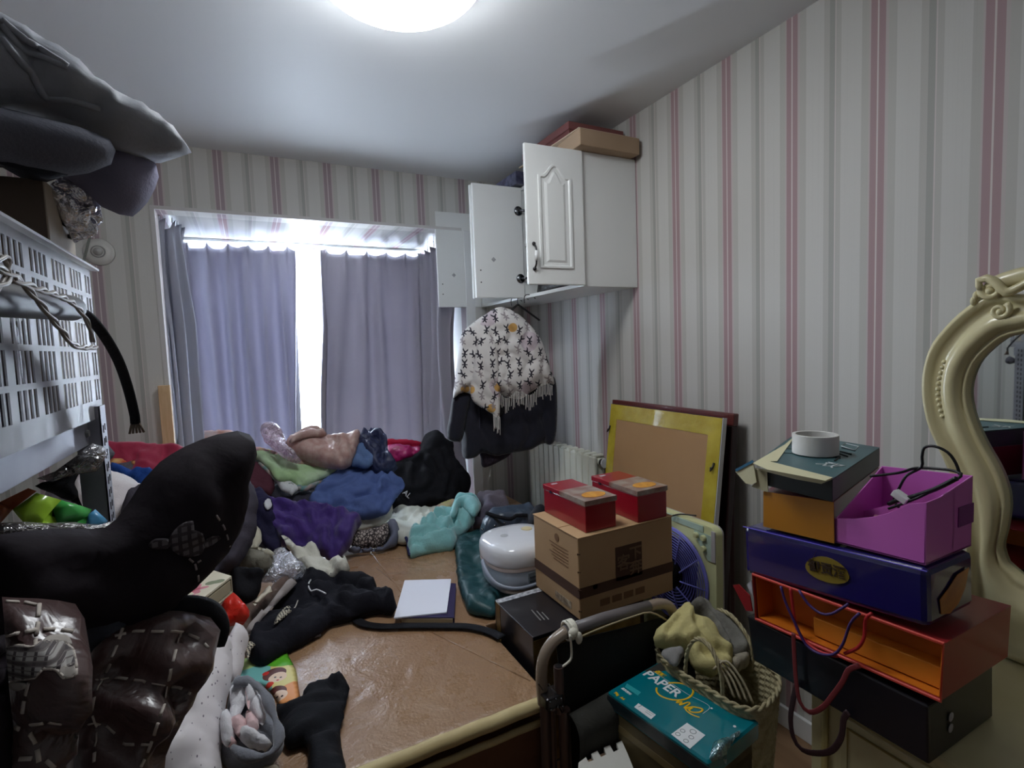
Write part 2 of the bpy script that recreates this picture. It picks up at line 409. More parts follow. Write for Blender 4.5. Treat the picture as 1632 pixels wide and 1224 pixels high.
# curtains
m_cur = cloth('curtain_fabric', (162, 160, 172), c2=(154, 152, 166), transl=.20, wrink=.12, wscale=4, rough=.7, nscale=2)
m_cur2 = cloth('curtain_fabric_grey', (162, 158, 166), c2=(154, 150, 160), transl=.14, wrink=.12, wscale=4, rough=.7, nscale=2)
def curtain(name, label, path, zt, zb, m, folds, amp, seed, scallop=.026, lean=0.0):
    root = thing(name, label, 'curtain')
    pts = spline([Vector((x, y, 0)) for x, y in path], .02, closed=False)
    cum = [0]
    for a, b in zip(pts, pts[1:]): cum.append(cum[-1] + (b - a).length)
    Lg = cum[-1]
    def at(s):
        s = max(0, min(Lg * .99999, s)); i = 0
        while cum[i + 1] < s: i += 1
        t = (s - cum[i]) / (cum[i + 1] - cum[i]); p = pts[i].lerp(pts[i + 1], t); d = (pts[i + 1] - pts[i]).normalized()
        return p, Vector((d.y, -d.x, 0))
    nu, nv = folds * 14, 44
    def fn(u, w):
        s = u * Lg; p, nn = at(s); z = zt + (zb - zt) * w
        ph = u * folds * 2 * math.pi
        env = .35 + .65 * min(1, w * 3)
        lowf = nz(u * folds * .55 + seed, w * 1.3, seed) * 2.6
        f = math.sin(ph + lowf + .5 * nz(u * 9, w * 2.5, seed)) * .5 + .5
        f = f ** 1.4
        d = amp * env * (f * (1 + .8 * nz(u * folds * .8, 3.3, seed)) + .6 * lowf * w)
        # pinched pleat at each hook
        c = (u * folds) % 1; pin = math.exp(-((c - .5) / .07) ** 2) * math.exp(-w * 14)
        d += .03 * pin
        z -= scallop * math.exp(-w * 22) * min(1, (abs(c - .5) * 2) ** .8 * (.5 + 2.6 * max(0, nz(round(u * folds) * 3.37, seed, 1)) * 2))
        z -= 0
        p = p + nn * d
        return Vector((p.x + lean * w * (1 - u) ** 2, p.y, z))
    mb = MB().grid(fn, nu, nv)
    mb.build('fabric', m, root, smooth=True, solid=.003)
    # header hooks
    for k in range(folds):
        p, nn = at((k + .5) / folds * Lg); p = p + nn * .01
        MB().tube([V(p.x, p.y, zt - .01), V(p.x, p.y, zt + .03), V(p.x, p.y + .012, zt + .04)], .003, 6).build('curtain_hook', m_pvc, root)
    rebase(root); return root
YC = 3.93
zr = P(480, 395, 1, YC)[2]
ztop = P(380, 392, 1, YC)[2]
xl0 = P(292, 500, 1, YC)[0]; xg0 = P(479, 500, 1, YC)[0]; xg1 = P(511, 500, 1, YC)[0]; xr1 = min(P(712, 500, 1, YC)[0], XO1 - .03)
curtain('curtain', 'wide blue-grey curtain hanging left of the bright window gap', [(XO0 + .06, YC - .02), (xl0 + .06, YC + .01), (xg0 - .1, YC - .02), (xg0 - .01, YC - .06)], ztop, .56, m_cur, 6, .075, 1.3)
curtain('curtain', 'wide grey curtain hanging right of the bright window gap', [(xg1, YC - .05), (xg1 + .1, YC), (xr1 - .15, YC + .01), (xr1 - .05, YC - .05), (XO1 - .075, 3.7), (XO1 - .075, 3.38), (XO1 - .05, 3.245)], ztop, .56, m_cur2, 10, .06, 4.7, lean=-.15)
curtain('curtain', 'pale grey curtain bunched along the left side of the window bay', [(P(253, 500, 1, 3.36)[0] + .012, 3.36), (P(270, 500, 1, 3.40)[0], 3.41), (P(286, 500, 1, 3.44)[0], 3.43), (P(296, 500, 1, 3.6)[0], 3.60)], P(262, 350, 1, 3.4)[2], .56, mat('sheer_pale_curtain', (186, 188, 200), rough=.8, transl=.35, wrink=.1), 4, .045, 8.1, scallop=.05)
rail = thing('curtain_rail', 'thin white metal curtain rail across the window bay', 'rail')
MB().bb(XO0 + .03, XO1 - .03, YC - .012, YC + .012, zr + .012, zr + .03).build('track', m_pvc, rail, bevel=.003)
for x in (XO0 + .1, .45, XO1 - .1): MB().bb(x - .012, x + .012, YC - .01, YC + .01, zr + .03, ZH).build('bracket', m_pvc, rail)
rebase(rail)

# electrical disc on the wall, plank
dk = P(158, 402, 1, YB)
disc = thing('wall_vent_plate', 'round pale plastic plate on striped wall left of the window', 'plate')
Rw = Matrix.Rotation(math.radians(90), 3, 'X')
m_plate = mat('plate_plastic', (205, 203, 198), rough=.35)
MB().lathe([(.0, .022), (.02, .022), (.045, .016), (.062, .008), (.066, 0)], (dk.x, YB - .001, dk.z), 28, Rw).build('plate', m_plate, disc, smooth=True)
MB().lathe([(.0, .034), (.018, .03), (.02, .02)], (dk.x, YB - .001, dk.z), 20, Rw).build('center_cap', mat('cap', (170, 168, 165), rough=.3), disc, smooth=True)
MB().lathe([(.024, .021), (.026, .025), (.03, .021)], (dk.x, YB - .001, dk.z), 24, Rw).build('ring', mat('cap2', (150, 148, 146), rough=.3), disc, smooth=True)
rebase(disc)
pk = P(262, 614, 1, 3.2)
tag(MB().bb(pk.x - .026, pk.x + .026, 3.17, 3.2, .5, pk.z).build('wooden_plank', mat('raw_pine', (222, 190, 148), c2=(208, 172, 128), rough=.6, stretch=(12, 12, 1)), bevel=.002), 'narrow raw pine plank standing upright against the wall left of the curtain', 'plank')

# ================================================================ WALL CABINET
CF, CY0, CY1, CZ0, CZ1 = 1.416, 2.035, 3.226, 1.7686, 2.386
m_cab = mat('cabinet_white', (232, 233, 231), rough=.28, spec=.5, wrink=.02, wscale=5)
m_cab_in = mat('cabinet_inside', (205, 207, 208), rough=.45)
m_met = mat('hinge_steel', (120, 122, 126), rough=.25, metal=1)
m_dark = mat('dark_metal', (60, 58, 60), rough=.3, metal=.8)
cab = thing('wall_cabinet', 'white wall cabinet with open doors hung high on the striped wall', 'cabinet')
t = .018
cb = MB(); cb.bb(CF + .018, XR - .002, CY0, CY0 + t, CZ0, CZ1); cb.bb(CF + .018, XR - .002, CY1 - t, CY1, CZ0, CZ1); cb.bb(CF + .018, XR - .002, CY0 + t, CY1 - t, CZ0, CZ0 + t); cb.bb(CF + .018, XR - .002, CY0 + t, CY1 - t, CZ1 - t, CZ1)
cb.bb(XR - .01, XR - .002, CY0 + t, CY1 - t, CZ0 + t, CZ1 - t)
cb.bb(CF + .018, XR - .01, 2.623, 2.641, CZ0 + t, CZ1 - t)
cb.build('body', m_cab, cab, bevel=.001)
MB().bb(CF + .03, XR - .01, CY0 + t, 2.62, 2.06, 2.076).build('shelf', m_cab_in, cab)
MB().bb(CF + .03, XR - .01, 2.64, CY1 - t, 2.06, 2.076).build('shelf', m_cab_in, cab)
DW = .298
def door(y_h, open_deg, side, rich=True):
    """hinge at (CF, y_h); side +1: closed door runs towards +Y"""
    a = math.radians(open_deg)
    # direction from hinge to the free edge
    d = Vector((-math.sin(a), side * math.cos(a), 0)); nn = Vector((-math.cos(a), -side * math.sin(a), 0))  # nn: outer face normal
    h = Vector((CF + .018, y_h, CZ0)); H = CZ1 - CZ0 - .004
    def q3(x, z, o=0): return h + d * x + Vector((0, 0, z)) + nn * o
    mb = MB(); mb.hexa([q3(0, .002, 0), q3(DW, .002, 0), q3(DW, .002, .018), q3(0, .002, .018)], [q3(0, H, 0), q3(DW, H, 0), q3(DW, H, .018), q3(0, H, .018)])
    dr = mb.build('door', m_cab, cab, bevel=.004)
    # raised arched panel with moulding
    x0, x1, z0, z1 = .065, DW - .06, .075, H - .13
    xm = (x0 + x1) / 2; hw = (x1 - x0) / 2
    arch = []
    for k in range(17):
        u = k / 16 * 2 - 1
        zz = z1 + .055 * (0.5 + .5 * math.cos(math.pi * max(-1, min(1, u * 1.25)))) * (1 if abs(u) < .8 else 0)
        arch.append((xm - u * hw, zz))
    out = [(x0, z0), (x1, z0)] + arch
    c = (xm, (z0 + z1) / 2)
    def inset(k): return [(c[0] + (x - c[0]) * (1 - k / hw), c[1] + (z - c[1]) * (1 - k / .25)) for x, z in out]
    rings = [(inset(0), .018), (inset(.002), .024), (inset(.012), .024), (inset(.018), .0165), (inset(.028), .0165), (inset(.045), .0225)]
    mb = MB(); vs = []; n = len(out)
    for r_, o in rings: vs += [q3(x, z, o) for x, z in r_]
    fs = [(i * n + k, i * n + (k + 1) % n, (i + 1) * n + (k + 1) % n, (i + 1) * n + k) for i in range(len(rings) - 1) for k in range(n)] + [tuple((len(rings) - 1) * n + k for k in range(n))]
    mb.add(vs, fs).build('raised_panel', m_cab, dr)
    # handle
    hp = [q3(DW - .03, z, o) for z, o in ((.07, .02), (.085, .035), (.10, .04), (.15, .042), (.165, .036), (.18, .02))]
    MB().tube(spline(hp, .006, False), .004, 8).sph(hp[0], .009, 8, 6).sph(hp[-1], .009, 8, 6).build('handle', m_dark, dr, smooth=True)
    MB().tube([q3(DW - .03, .103, .04), q3(DW - .03, .125, .041), q3(DW - .03, .147, .042)], [.006, .009, .006], 10).build('ceramic_grip', m_white, dr, smooth=True)
    for z in (.11, H - .13):
        hg = MB(); hg.lathe([(0, -.003), (.026, -.003), (.026, 0), (0, 0)], q3(.026, z, -.0005), 16, Matrix((nn.cross(V(0, 0, 1)), V(0, 0, 1), nn)).transposed()); hg.tube([q3(.026, z, -.004), q3(.006, z, -.02), q3(-.03, z, -.03)], .007, 8)
        hg.build('hinge', m_met, dr, smooth=True)
    # screw holes and a label on the inner face
    for z in (.085, .15):
        MB().box(q3(DW - .03, z, -.0006), (.006, .006, .006)).build('screw_cap', m_dark, dr)
    lb = MB(); ang = .5 if side > 0 else 0
    cc = (DW - .11, .21) if side < 0 else (DW - .10, .22)
    pts = [(cc[0] + .014 * math.cos(k * math.pi / 2 + ang), cc[1] + .014 * math.sin(k * math.pi / 2 + ang)) for k in range(4)]
    lb.prism([q3(x, z, -.0004) for x, z in pts], nn * -.0006); lb.build('sticker', mat('sticker_grey', (178, 178, 180), c2=(150, 150, 152), rough=.6, nscale=160), dr)
    return dr
door(CY0 + .001, 88, 1)
door(2.610, 91, -1)
door(2.656, 87, 1)
door(CY1 - .002, 91, -1)
for z, y in ((2.09, 2.2), (2.09, 2.33)): pass
m_blk = cloth('black_cloth', (26, 26, 32), c2=(20, 20, 25), wrink=.3)
m_blkp = mat('black_plastic', (22, 22, 26), rough=.35, spec=.5, wrink=.5, wscale=14)
tag(soft('folded_bag', None, (1.6, 2.33, CZ0 + .022), (0, 0, 1), m_blkp, T=.12, B=.0, edge=.09, world=[(1.48, 2.10, CZ0 + .022), (1.71, 2.10, CZ0 + .022), (1.71, 2.56, CZ0 + .022), (1.48, 2.56, CZ0 + .022)], seed=3, ripple=.1), 'black bag stuffed on the bottom shelf inside the open wall cabinet', 'bag')
for i, (z, T, c) in enumerate(((1.92, .05, (58, 58, 68)), (1.975, .045, (40, 40, 46)))):
    tag(soft('folded_garment', None, (1.6, 2.3, z), (0, 0, 1), cloth('gar%d' % i, c), T=T, B=0, edge=.03, world=[(1.45, 2.1, z), (1.72, 2.1, z), (1.72, 2.56, z), (1.45, 2.56, z)], seed=4 + i), ['dark grey garment folded in the open wall cabinet, lower of the pair under the shelf', 'black garment folded in the open wall cabinet, upper of the pair under the shelf'][i], 'garment')
tag(soft('folded_garment', None, (1.6, 2.3, 2.079), (0, 0, 1), cloth('gar3', (70, 72, 84)), T=.16, B=0, edge=.08, world=[(1.45, 2.1, 2.079), (1.72, 2.1, 2.079), (1.72, 2.56, 2.079), (1.45, 2.56, 2.079)], seed=9), 'slate grey clothes bundled on the upper shelf of the open wall cabinet', 'garment')
rebase(cab)
# boxes on top of the cabinet
kb = thing('flat_carton', 'flat brown cardboard box with open flap on top of the wall cabinet', 'box')
m_kraft = mat('kraft_board', (186, 152, 112), c2=(176, 142, 102), rough=.75, nscale=3)
m_kraft2 = mat('kraft_board_dull', (168, 142, 116), c2=(158, 132, 106), rough=.75, nscale=3)
kz = CZ1 + .002
a0 = P(938, 250, 2, kz); 
MB().bb(1.395, 1.735, 1.975, 2.36, kz, kz + .075).build('carton', m_kraft2, kb, bevel=.003)
MB().hexa([(1.395, 1.985, kz + .076), (1.73, 1.985, kz + .076), (1.73, 2.36, kz + .076), (1.33, 2.44, kz + .035)], [(1.395, 1.985, kz + .080), (1.73, 1.985, kz + .080), (1.73, 2.36, kz + .080), (1.33, 2.44, kz + .039)]).build('flap', mat('kraft_light', (196, 176, 152), rough=.75), kb)
rebase(kb)
rb = thing('lidded_box', 'flat dark red box lying behind the cardboard box on the wall cabinet', 'box')
m_red = mat('red_lacquer_card', (120, 26, 34), rough=.35, coat=.3)
MB().bb(1.42, 1.735, 2.10, 2.55, kz + .082, kz + .15).build('carton', mat('red_box_top', (118, 66, 64), rough=.5), rb, bevel=.003)
MB().bb(1.415, 1.74, 2.095, 2.555, kz + .118, kz + .154).build('lid', mat('red_box_lid', (126, 74, 72), rough=.5), rb, bevel=.003)
rebase(rb)
ob = P(815, 285, 1, 2.66)
tag(MB().bb(1.38, 1.60, 2.57, 2.85, kz, kz + .07).build('dark_box', mat('navy_patterned_box', (44, 44, 66), c2=(96, 98, 120), rough=.4, nscale=30), bevel=.003), 'small dark navy box on the far top of the wall cabinet', 'box')

# ================================================================ RADIATOR
rad = thing('radiator', 'cream ribbed wall radiator beneath the hanging coat', 'radiator')
m_rad = mat('radiator_enamel', (220, 220, 205), rough=.35)
ny = 12; ry0, ry1, rz0, rz1 = 2.287, 3.02, .25, .888
for k in range(ny):
    y = ry1 - (k + .5) * (ry1 - ry0) / ny; w = (ry1 - ry0) / ny
    a = MB(); a.bb(1.655, 1.735, y - w * .16, y + w * .16, rz0 + .02, rz1 - .015)
    a.bb(1.650, 1.672, y - w * .44, y + w * .44, rz0 + .04, rz1 - .01)
    a.tube([V(1.695, y - w * .5, rz1 - .04), V(1.695, y + w * .5, rz1 - .04)], .02, 10); a.tube([V(1.695, y - w * .5, rz0 + .04), V(1.695, y + w * .5, rz0 + .04)], .02, 10)
    a.box((1.69, y, rz1 - .008), (.07, w * .5, .016))
    a.build('radiator_section', m_rad, rad, bevel=.006)
MB().tube([V(1.695, ry0 - .03, rz1 - .04), V(1.695, ry0, rz1 - .04)], .018, 12).build('valve', m_met, rad, smooth='auto')
MB().tube([V(1.695, ry0 - .035, rz1 - .04), V(1.695, ry0 - .028, rz1 - .04)], .026, 12).build('valve_cap', m_white, rad, smooth='auto')
MB().tube([V(1.72, ry0 - .03, rz1 - .04), V(1.755, ry0 - .03, rz1 - .04)], .009, 8).build('wall_bracket', m_met, rad)
MB().tube([V(1.695, ry1 + .04, 0.0), V(1.695, ry1 + .04, rz0 + .04), V(1.695, ry1, rz0 + .04)], .012, 8).build('supply_pipe', m_rad, rad)
rebase(rad)

# ================================================================ BED
bed = thing('bed', 'double bed topped with a worn tan leather mat edged in cream', 'bed')
BX0, BX1, BY0, BY1, BZ = -.80, .715, 1.235, 3.215, .50
def leather():
    m = mat('tan_leather', (166, 132, 100), c2=(150, 114, 82), rough=.42, spec=.7, nscale=2.2, bump=.6, bscale=120, wrink=.7, wscale=7, coat=.35)
    q = NB(m); b = q.N['Principled BSDF']; tc = q.n('ShaderNodeTexCoord')
    n = q.n('ShaderNodeTexNoise'); n.inputs['Scale'].default_value = 3.2; n.inputs['Detail'].default_value = 6; n.inputs['Roughness'].default_value = .65; q.L.new(tc.outputs['Object'], n.inputs['Vector'])
    b.inputs['Coat Roughness'].default_value = .22
    r = q.m('MULTIPLY_ADD', n.outputs['Fac'], 1.1, -.22); q.L.new(q.m('MAXIMUM', r, .2), b.inputs['Roughness'])
    return m
m_lea = leather()
m_cream = mat('cream_piping', (206, 188, 138), c2=(192, 172, 122), rough=.6)
m_bedside = mat('bed_side_brown', (112, 74, 48), c2=(98, 62, 40), rough=.6, wrink=.3)
def rrect(x0, x1, y0, y1, r, n=6):
    o = []
    for cx, cy, a0 in ((x1 - r, y0 + r, -90), (x1 - r, y1 - r, 0), (x0 + r, y1 - r, 90), (x0 + r, y0 + r, 180)):
        for k in range(n + 1):
            a = math.radians(a0 + 90 * k / n); o.append((cx + r * math.cos(a), cy + r * math.sin(a)))
    return o
def slab(loop_of, zs, name, m, parent, **k):
    mb = MB(); L_ = [loop_of(i) for i, _ in zs]; n = len(L_[0]); vs = []
    for lp, (_, z) in zip(L_, zs): vs += [(x, y, z) for x, y in lp]
    fs = [(i * n + k_, i * n + (k_ + 1) % n, (i + 1) * n + (k_ + 1) % n, (i + 1) * n + k_) for i in range(len(zs) - 1) for k_ in range(n)]
    fs += [tuple(range(n)), tuple((len(zs) - 1) * n + k_ for k_ in range(n))]
    return mb.add(vs, fs).build(name, m, parent, **k)
ins = lambda d: rrect(BX0 + d, BX1 - d, BY0 + d, BY1 - d, .045 - d * .5)
slab(lambda i: ins(i), [(.02, .05), (.0, .08), (.0, BZ - .075), (.008, BZ - .068)], 'mattress', m_bedside, bed, smooth='auto')
# leather mat with gentle unevenness
def matfn(u, w):
    x = BX0 + .018 + (BX1 - BX0 - .036) * u; y = BY0 + .018 + (BY1 - BY0 - .036) * w
    return V(x, y, BZ - .002 + .003 * nz(x * 4, y * 4, 1))
slab(lambda i: ins(i), [(.004, BZ - .03), (.003, BZ - .012), (.010, BZ - .002), (.016, BZ)], 'leather_mat', m_lea, bed, smooth='auto')
NP = 40
pp = [V(BX0 + (BX1 + .002 - BX0) * k / NP, BY0 - .002 + .0025 * nz(k * .6, 1), BZ - .017 + .002 * nz(k * .5, 5)) for k in range(NP + 1)]
MB().tube(pp, .019, 10).build('top_piping', m_cream, bed, smooth=True)
MB().tube([p + V(0, .001, -.055) for p in pp], .010, 8).build('lower_piping', m_cream, bed, smooth=True)
MB().bb(BX1 - .03, 1.50, 1.668, 3.205, BZ - .03, BZ - .0004).build('leather_mat', m_lea, bed, bevel=.004)
for x in (BX0 + .1, BX1 - .1):
    for y in (BY0 + .1, BY1 - .1): MB().bb(x - .03, x + .03, y - .03, y + .03, 0, .06).build('leg', m_dark, bed)
# seam lines of the leather mat
sm_ = MB()
for a, b in (((455, 905), (640, 870)), ((585, 872), (640, 945)), ((600, 905), (665, 960)), ((672, 1000), (845, 1085))):
    pa, pb = P(*a, 2, BZ + .0005), P(*b, 2, BZ + .0005); sm_.tube([pa, pa.lerp(pb, .5), pb], .0022, 6)
sm_.build('seam', m_lea, bed, smooth=True)
rebase(bed)
# ================================================================ CLOTHES AND BEDDING ON THE BED
HN = (0, -.62, .78)
def HA(off=0.0, y=2.6, z=.5): return (0, y + HN[1] * off, z + HN[2] * off)
UP = (0, 0, 1)
def crop(pts, ox, oy, s): return [(ox + x / s, oy + y / s) for x, y in pts]
C5 = lambda *p: crop(p, 380, 660, 4.08)
C6 = lambda *p: crop(p, 280, 820, 3.03)
C4 = lambda *p: crop(p, 0, 900, 3.4)
C3 = lambda *p: crop(p, 0, 680, 3.886)
C23 = lambda *p: crop(p, 620, 740, 4.535)

# rumpled bedding that carries the heap
def mound(u, w):
    x = -.78 + 1.50 * u; y = 1.75 + 1.44 * w
    s = 2.62 + .0 * x if x > 0 else 2.62 + x * 1.0
    h = max(0, min(.50, (y - s) * .78 - .10))
    edge = min(1, (.72 - x) / .25) if x > .4 else 1
    edge *= min(1, (x + .78) / .06 + .2)
    k = max(0.0, edge) ** .6
    z = BZ + .012 + h * k + (.02 * nz(x * 5, y * 5, 2) + .02) * (1 if h > 0 else .4)
    return V(x, y, z)
mb_ = MB().grid(mound, 60, 56)
mb_.f = [f for f in mb_.f if max(mb_.v[i][2] for i in f) > BZ + .048]
tag(mb_.build('heaped_blanket', cloth('mound_cloth', (92, 86, 92), c2=(70, 64, 72), wrink=.8), smooth=True, solid=.01), 'dark grey rumpled blanket buried beneath the heap of clothes', 'blanket')

def S_(name, label, cat, px, A, n, m, group=None, **k):
    o = soft(name, px, A, n, m, **k); return tag(o, label, cat, group)

m_comf = cloth('white_comforter', (205, 208, 200), c2=(214, 214, 200), wrink=.8)
S_('comforter', 'off-white comforter spread in front of the big black bag', 'comforter', [(600, 830), (632, 815), (690, 812), (762, 800), (772, 812), (735, 830), (700, 850), (655, 862), (630, 862), (600, 850)], (0, 2.8, BZ + .03), UP, m_comf, T=0.03, B=.02, edge=0.02, wr=0.014, wf=30, wd=1.2, seed=1, creases=[C5((1150, 690), (1220, 640), (1300, 640)), C5((1080, 720), (1160, 650)), C5((1200, 640), (1230, 700))], cd=.012, cw=.010)
S_('patterned_cloth', 'faded pink and olive patterned cloth peeking out behind the teal fleece', 'cloth', C5((1280, 620), (1330, 590), (1400, 565), (1420, 590), (1350, 640), (1260, 690), (1240, 680)), (0, 2.85, BZ + .075), UP, cloth('pat', (168, 130, 128), c2=(176, 172, 110), nscale=14), T=.02, edge=.02, seed=2)
# black bag
S_('black_bag', 'big black duffel bag slumped at the foot of the grey curtain', 'bag', [(655, 728), (669, 709), (678, 693), (691, 686), (701, 694), (708, 704), (721, 709), (724, 731), (738, 751), (748, 768), (744, 790), (723, 805), (686, 813), (625, 818), (612, 800), (612, 760), (600, 740), (625, 736)], (0, 3.02, .5), (.05, -.86, .5), m_blk, T=0.1, B=.02, edge=0.08, wr=0.026, wf=22, wd=.7, seed=5, res=.02, creases=[C5((1200, 230), (1150, 330), (1120, 480)), C5((1340, 230), (1370, 380), (1330, 560)), C5((1060, 560), (1200, 520), (1320, 560)), C5((1230, 300), (1300, 420))], cd=.02, cw=.016)
bt = P(642, 800, 1, 2.93)
bx = thing('bag_print', '', '') if False else None
m_wprint = mat('white_print', (190, 190, 195), rough=.6)
bagp = [o for o in bpy.data.objects if o.name == 'black_bag'][0]
dd = PP(641, 786, (0, 2.90, .5), (.05, -.86, .5)); de = PP(654, 797, (0, 2.90, .5), (.05, -.86, .5)); du = PP(648, 778, (0, 2.90, .5), (.05, -.86, .5))
text('printed_letters', 'AL', .045, dd, de - dd, du - dd, m_wprint, bagp, ext=.004)
# things on the sill behind
S_('red_cloth', 'bright red folded cloth on the window sill beside the black bag', 'cloth', C5((950, 170), (1040, 165), (1180, 185), (1185, 225), (1080, 225), (960, 215)), (0, 3.42, .95), (0, -.85, .5), cloth('redc', (176, 24, 60), rough=.6), T=.06, B=.03, edge=.05, seed=6)
S_('magenta_bag', 'shiny magenta plastic bag under the red folded cloth', 'bag', C5((950, 215), (1070, 210), (1180, 215), (1190, 270), (1130, 300), (1040, 320), (950, 320)), (0, 3.3, .85), (0, -.8, .6), mat('magenta_plastic', (176, 34, 104), rough=.3, wrink=1, wscale=14, coat=.3), T=0.045, B=.03, edge=0.03, seed=7, wr=0.02)
S_('navy_jacket', 'crumpled navy puffer jacket on top of the clothes heap', 'jacket', [(566, 716), (570, 702), (583, 690), (596, 682), (606, 690), (616, 702), (620, 732), (634, 748), (600, 756), (586, 738), (574, 722)], HA(.10), HN, mat('navy_nylon', (44, 50, 82), rough=.45, wrink=1, wscale=16), T=0.06, B=.04, edge=0.03, wr=0.03, wf=60, seed=8)
# blue shirt
m_blue = cloth('blue_cotton', (88, 108, 160), c2=(80, 98, 150), wrink=.3)
S_('blue_shirt', 'soft denim-blue shirt spread over the heap with gathered collar', 'shirt', [(575, 724), (583, 712), (594, 722), (598, 733), (606, 746), (615, 752), (640, 765), (644, 778), (632, 792), (625, 805), (616, 815), (593, 822), (561, 822), (527, 814), (505, 810), (492, 802), (500, 782), (517, 763), (539, 746), (561, 736), (568, 728)], HA(.07), HN, m_blue, T=0.04, B=.05, edge=0.022, wr=0.02, wf=75, wd=1.25, seed=11, res=.013, creases=[C5((875, 345), (890, 420), (885, 490), (850, 540), (700, 580)), C5((850, 350), (760, 390), (620, 430), (520, 470)), C5((760, 440), (650, 490), (500, 520)), C5((960, 400), (1000, 450), (1060, 470)), C5((800, 560), (700, 610), (600, 610)), C5((940, 470), (980, 560), (940, 630))], cd=.018, cw=.010)
S_('denim_garment', 'pale denim garment twisted beside the floral pillow', 'garment', C5((750, 270), (770, 215), (830, 195), (885, 270), (885, 320), (830, 350), (770, 335), (735, 330)), HA(.14), HN, cloth('pale_denim', (92, 116, 158), wrink=.6), T=0.035, B=.03, edge=0.02, wr=0.02, wf=90, wd=.5, seed=12)
# green quilts
m_gq = cloth('green_quilt', (172, 204, 152), c2=(186, 208, 176), nscale=7, wrink=.4)
S_('folded_quilt', 'light green folded quilt under the floral pillow', 'quilt', C5((85, 235), (250, 250), (330, 300), (430, 325), (560, 345), (640, 355), (560, 410), (410, 468), (345, 440), (260, 430), (215, 390), (150, 310), (85, 275)), HA(.075), HN, m_gq, T=0.022, B=0.03, edge=0.014, wr=0.009, wf=45, wd=.3, seed=13, creases=[C5((150, 290), (260, 340), (330, 400), (410, 460)), C5((260, 300), (380, 340), (560, 350)), C5((330, 370), (480, 380))], cd=.010, cw=.007)
S_('folded_quilt', 'teal-hemmed quilt with red trim, lowest green layer of the folded pile', 'quilt', C5((85, 285), (150, 310), (225, 395), (270, 428), (410, 475), (560, 415), (650, 352), (660, 372), (560, 440), (420, 500), (250, 440), (190, 385)), HA(.05), HN, cloth('teal_hem', (108, 160, 160), c2=(196, 168, 160), nscale=30), T=0.02, B=.02, edge=0.012, wr=0.008, seed=14)
S_('pink_quilt', 'thin pink floral quilt folded over the green quilt', 'quilt', C5((85, 210), (200, 230), (330, 280), (450, 310), (560, 335), (640, 340), (630, 358), (540, 350), (420, 330), (320, 305), (240, 258), (85, 240)), HA(.10), HN, cloth('pinkf', (196, 160, 170), c2=(206, 178, 140), nscale=40), T=0.018, B=.02, edge=0.012, wr=.005, seed=15)
S_('white_cloth', 'white folded cloth with two edges under the green quilt', 'cloth', C5((235, 420), (350, 440), (415, 470), (345, 528), (325, 515), (280, 495)), HA(.055), HN, cloth('wc', (212, 214, 216)), T=0.02, B=.02, edge=0.01, wr=.004, seed=16, sharp=True, ripple=.05)
# floral pillow
m_fl = cloth('floral_cotton', (196, 170, 162), c2=(176, 138, 130), nscale=26, wrink=.3, rough=.5)
fp = S_('floral_pillow', 'beige-pink floral pillow lying under the bright window gap', 'pillow', C5((300, 215), (325, 165), (380, 130), (440, 110), (560, 118), (570, 150), (680, 160), (745, 128), (795, 140), (792, 200), (760, 272), (730, 335), (650, 350), (540, 335), (420, 292), (345, 258)), HA(.14), HN, m_fl, T=0.085, B=.05, edge=0.06, wr=0.018, wf=40, wd=.2, seed=17, creases=[C5((560, 150), (600, 230), (580, 330)), C5((340, 250), (440, 200), (560, 160)), C5((740, 140), (700, 220))], cd=.014, cw=.012)
soft('pillow_flap', C5((330, 165), (400, 122), (480, 105), (565, 112), (562, 142), (470, 150), (400, 165), (340, 190)), HA(.22), HN, m_fl, T=.03, B=.01, edge=.02, wr=.005, seed=18, parent=fp)
S_('plastic_bag', 'crumpled clear pink-tinted plastic bag left of the floral pillow', 'bag', [(416, 682), (430, 678), (443, 682), (454, 697), (461, 716), (480, 734), (470, 738), (445, 724), (430, 712), (418, 697)], HA(.17), HN, film('pinkfilm', (236, 214, 228), gloss=.45, haze=.25, wsc=40), T=.07, B=.03, edge=.05, wr=.025, wf=90, seed=19)
S_('orange_towel', 'orange and white patterned towel on the sill under the left curtain', 'towel', [(296, 692), (330, 687), (372, 688), (380, 720), (300, 722)], (0, 3.5, .92), (0, -.85, .5), cloth('ot', (196, 130, 100), c2=(206, 190, 190), nscale=12), T=.04, B=.02, edge=.03, seed=20)
S_('maroon_cloth', 'dark maroon cloth under the folded green quilt', 'cloth', C5((-20, 300), (120, 310), (190, 370), (235, 430), (215, 520), (120, 520), (-20, 520)), HA(.02), HN, cloth('maroon', (84, 44, 56)), T=0.03, B=.02, edge=.03, seed=21)
S_('charcoal_cloth', 'charcoal cloth lying between the blue shirt and the purple jacket', 'cloth', C5((200, 500), (250, 450), (330, 520), (420, 490), (490, 520), (500, 570), (560, 620), (500, 640), (330, 600), (200, 550)), HA(-.01), HN, cloth('charc', (52, 50, 60)), T=0.02, B=.02, edge=.03, seed=22)
S_('folded_sheet', 'white folded sheet beneath the blue shirt', 'sheet', C5((640, 640), (740, 655), (870, 655), (990, 580), (1005, 610), (985, 680), (930, 715), (860, 735), (770, 760), (700, 740)), HA(.0, 2.62), HN, cloth('ws', (214, 212, 204), wrink=.3), T=0.03, B=.03, edge=0.015, wr=0.01, wf=60, wd=1.3, seed=23)
m_leo = mat('leopard_print', (150, 140, 134), rough=.85); q = NB(m_leo); b = q.N['Principled BSDF']; tc = q.n('ShaderNodeTexCoord'); vo = q.n('ShaderNodeTexVoronoi', feature='DISTANCE_TO_EDGE'); vo.inputs['Scale'].default_value = 70; q.L.new(tc.outputs['Object'], vo.inputs['Vector'])
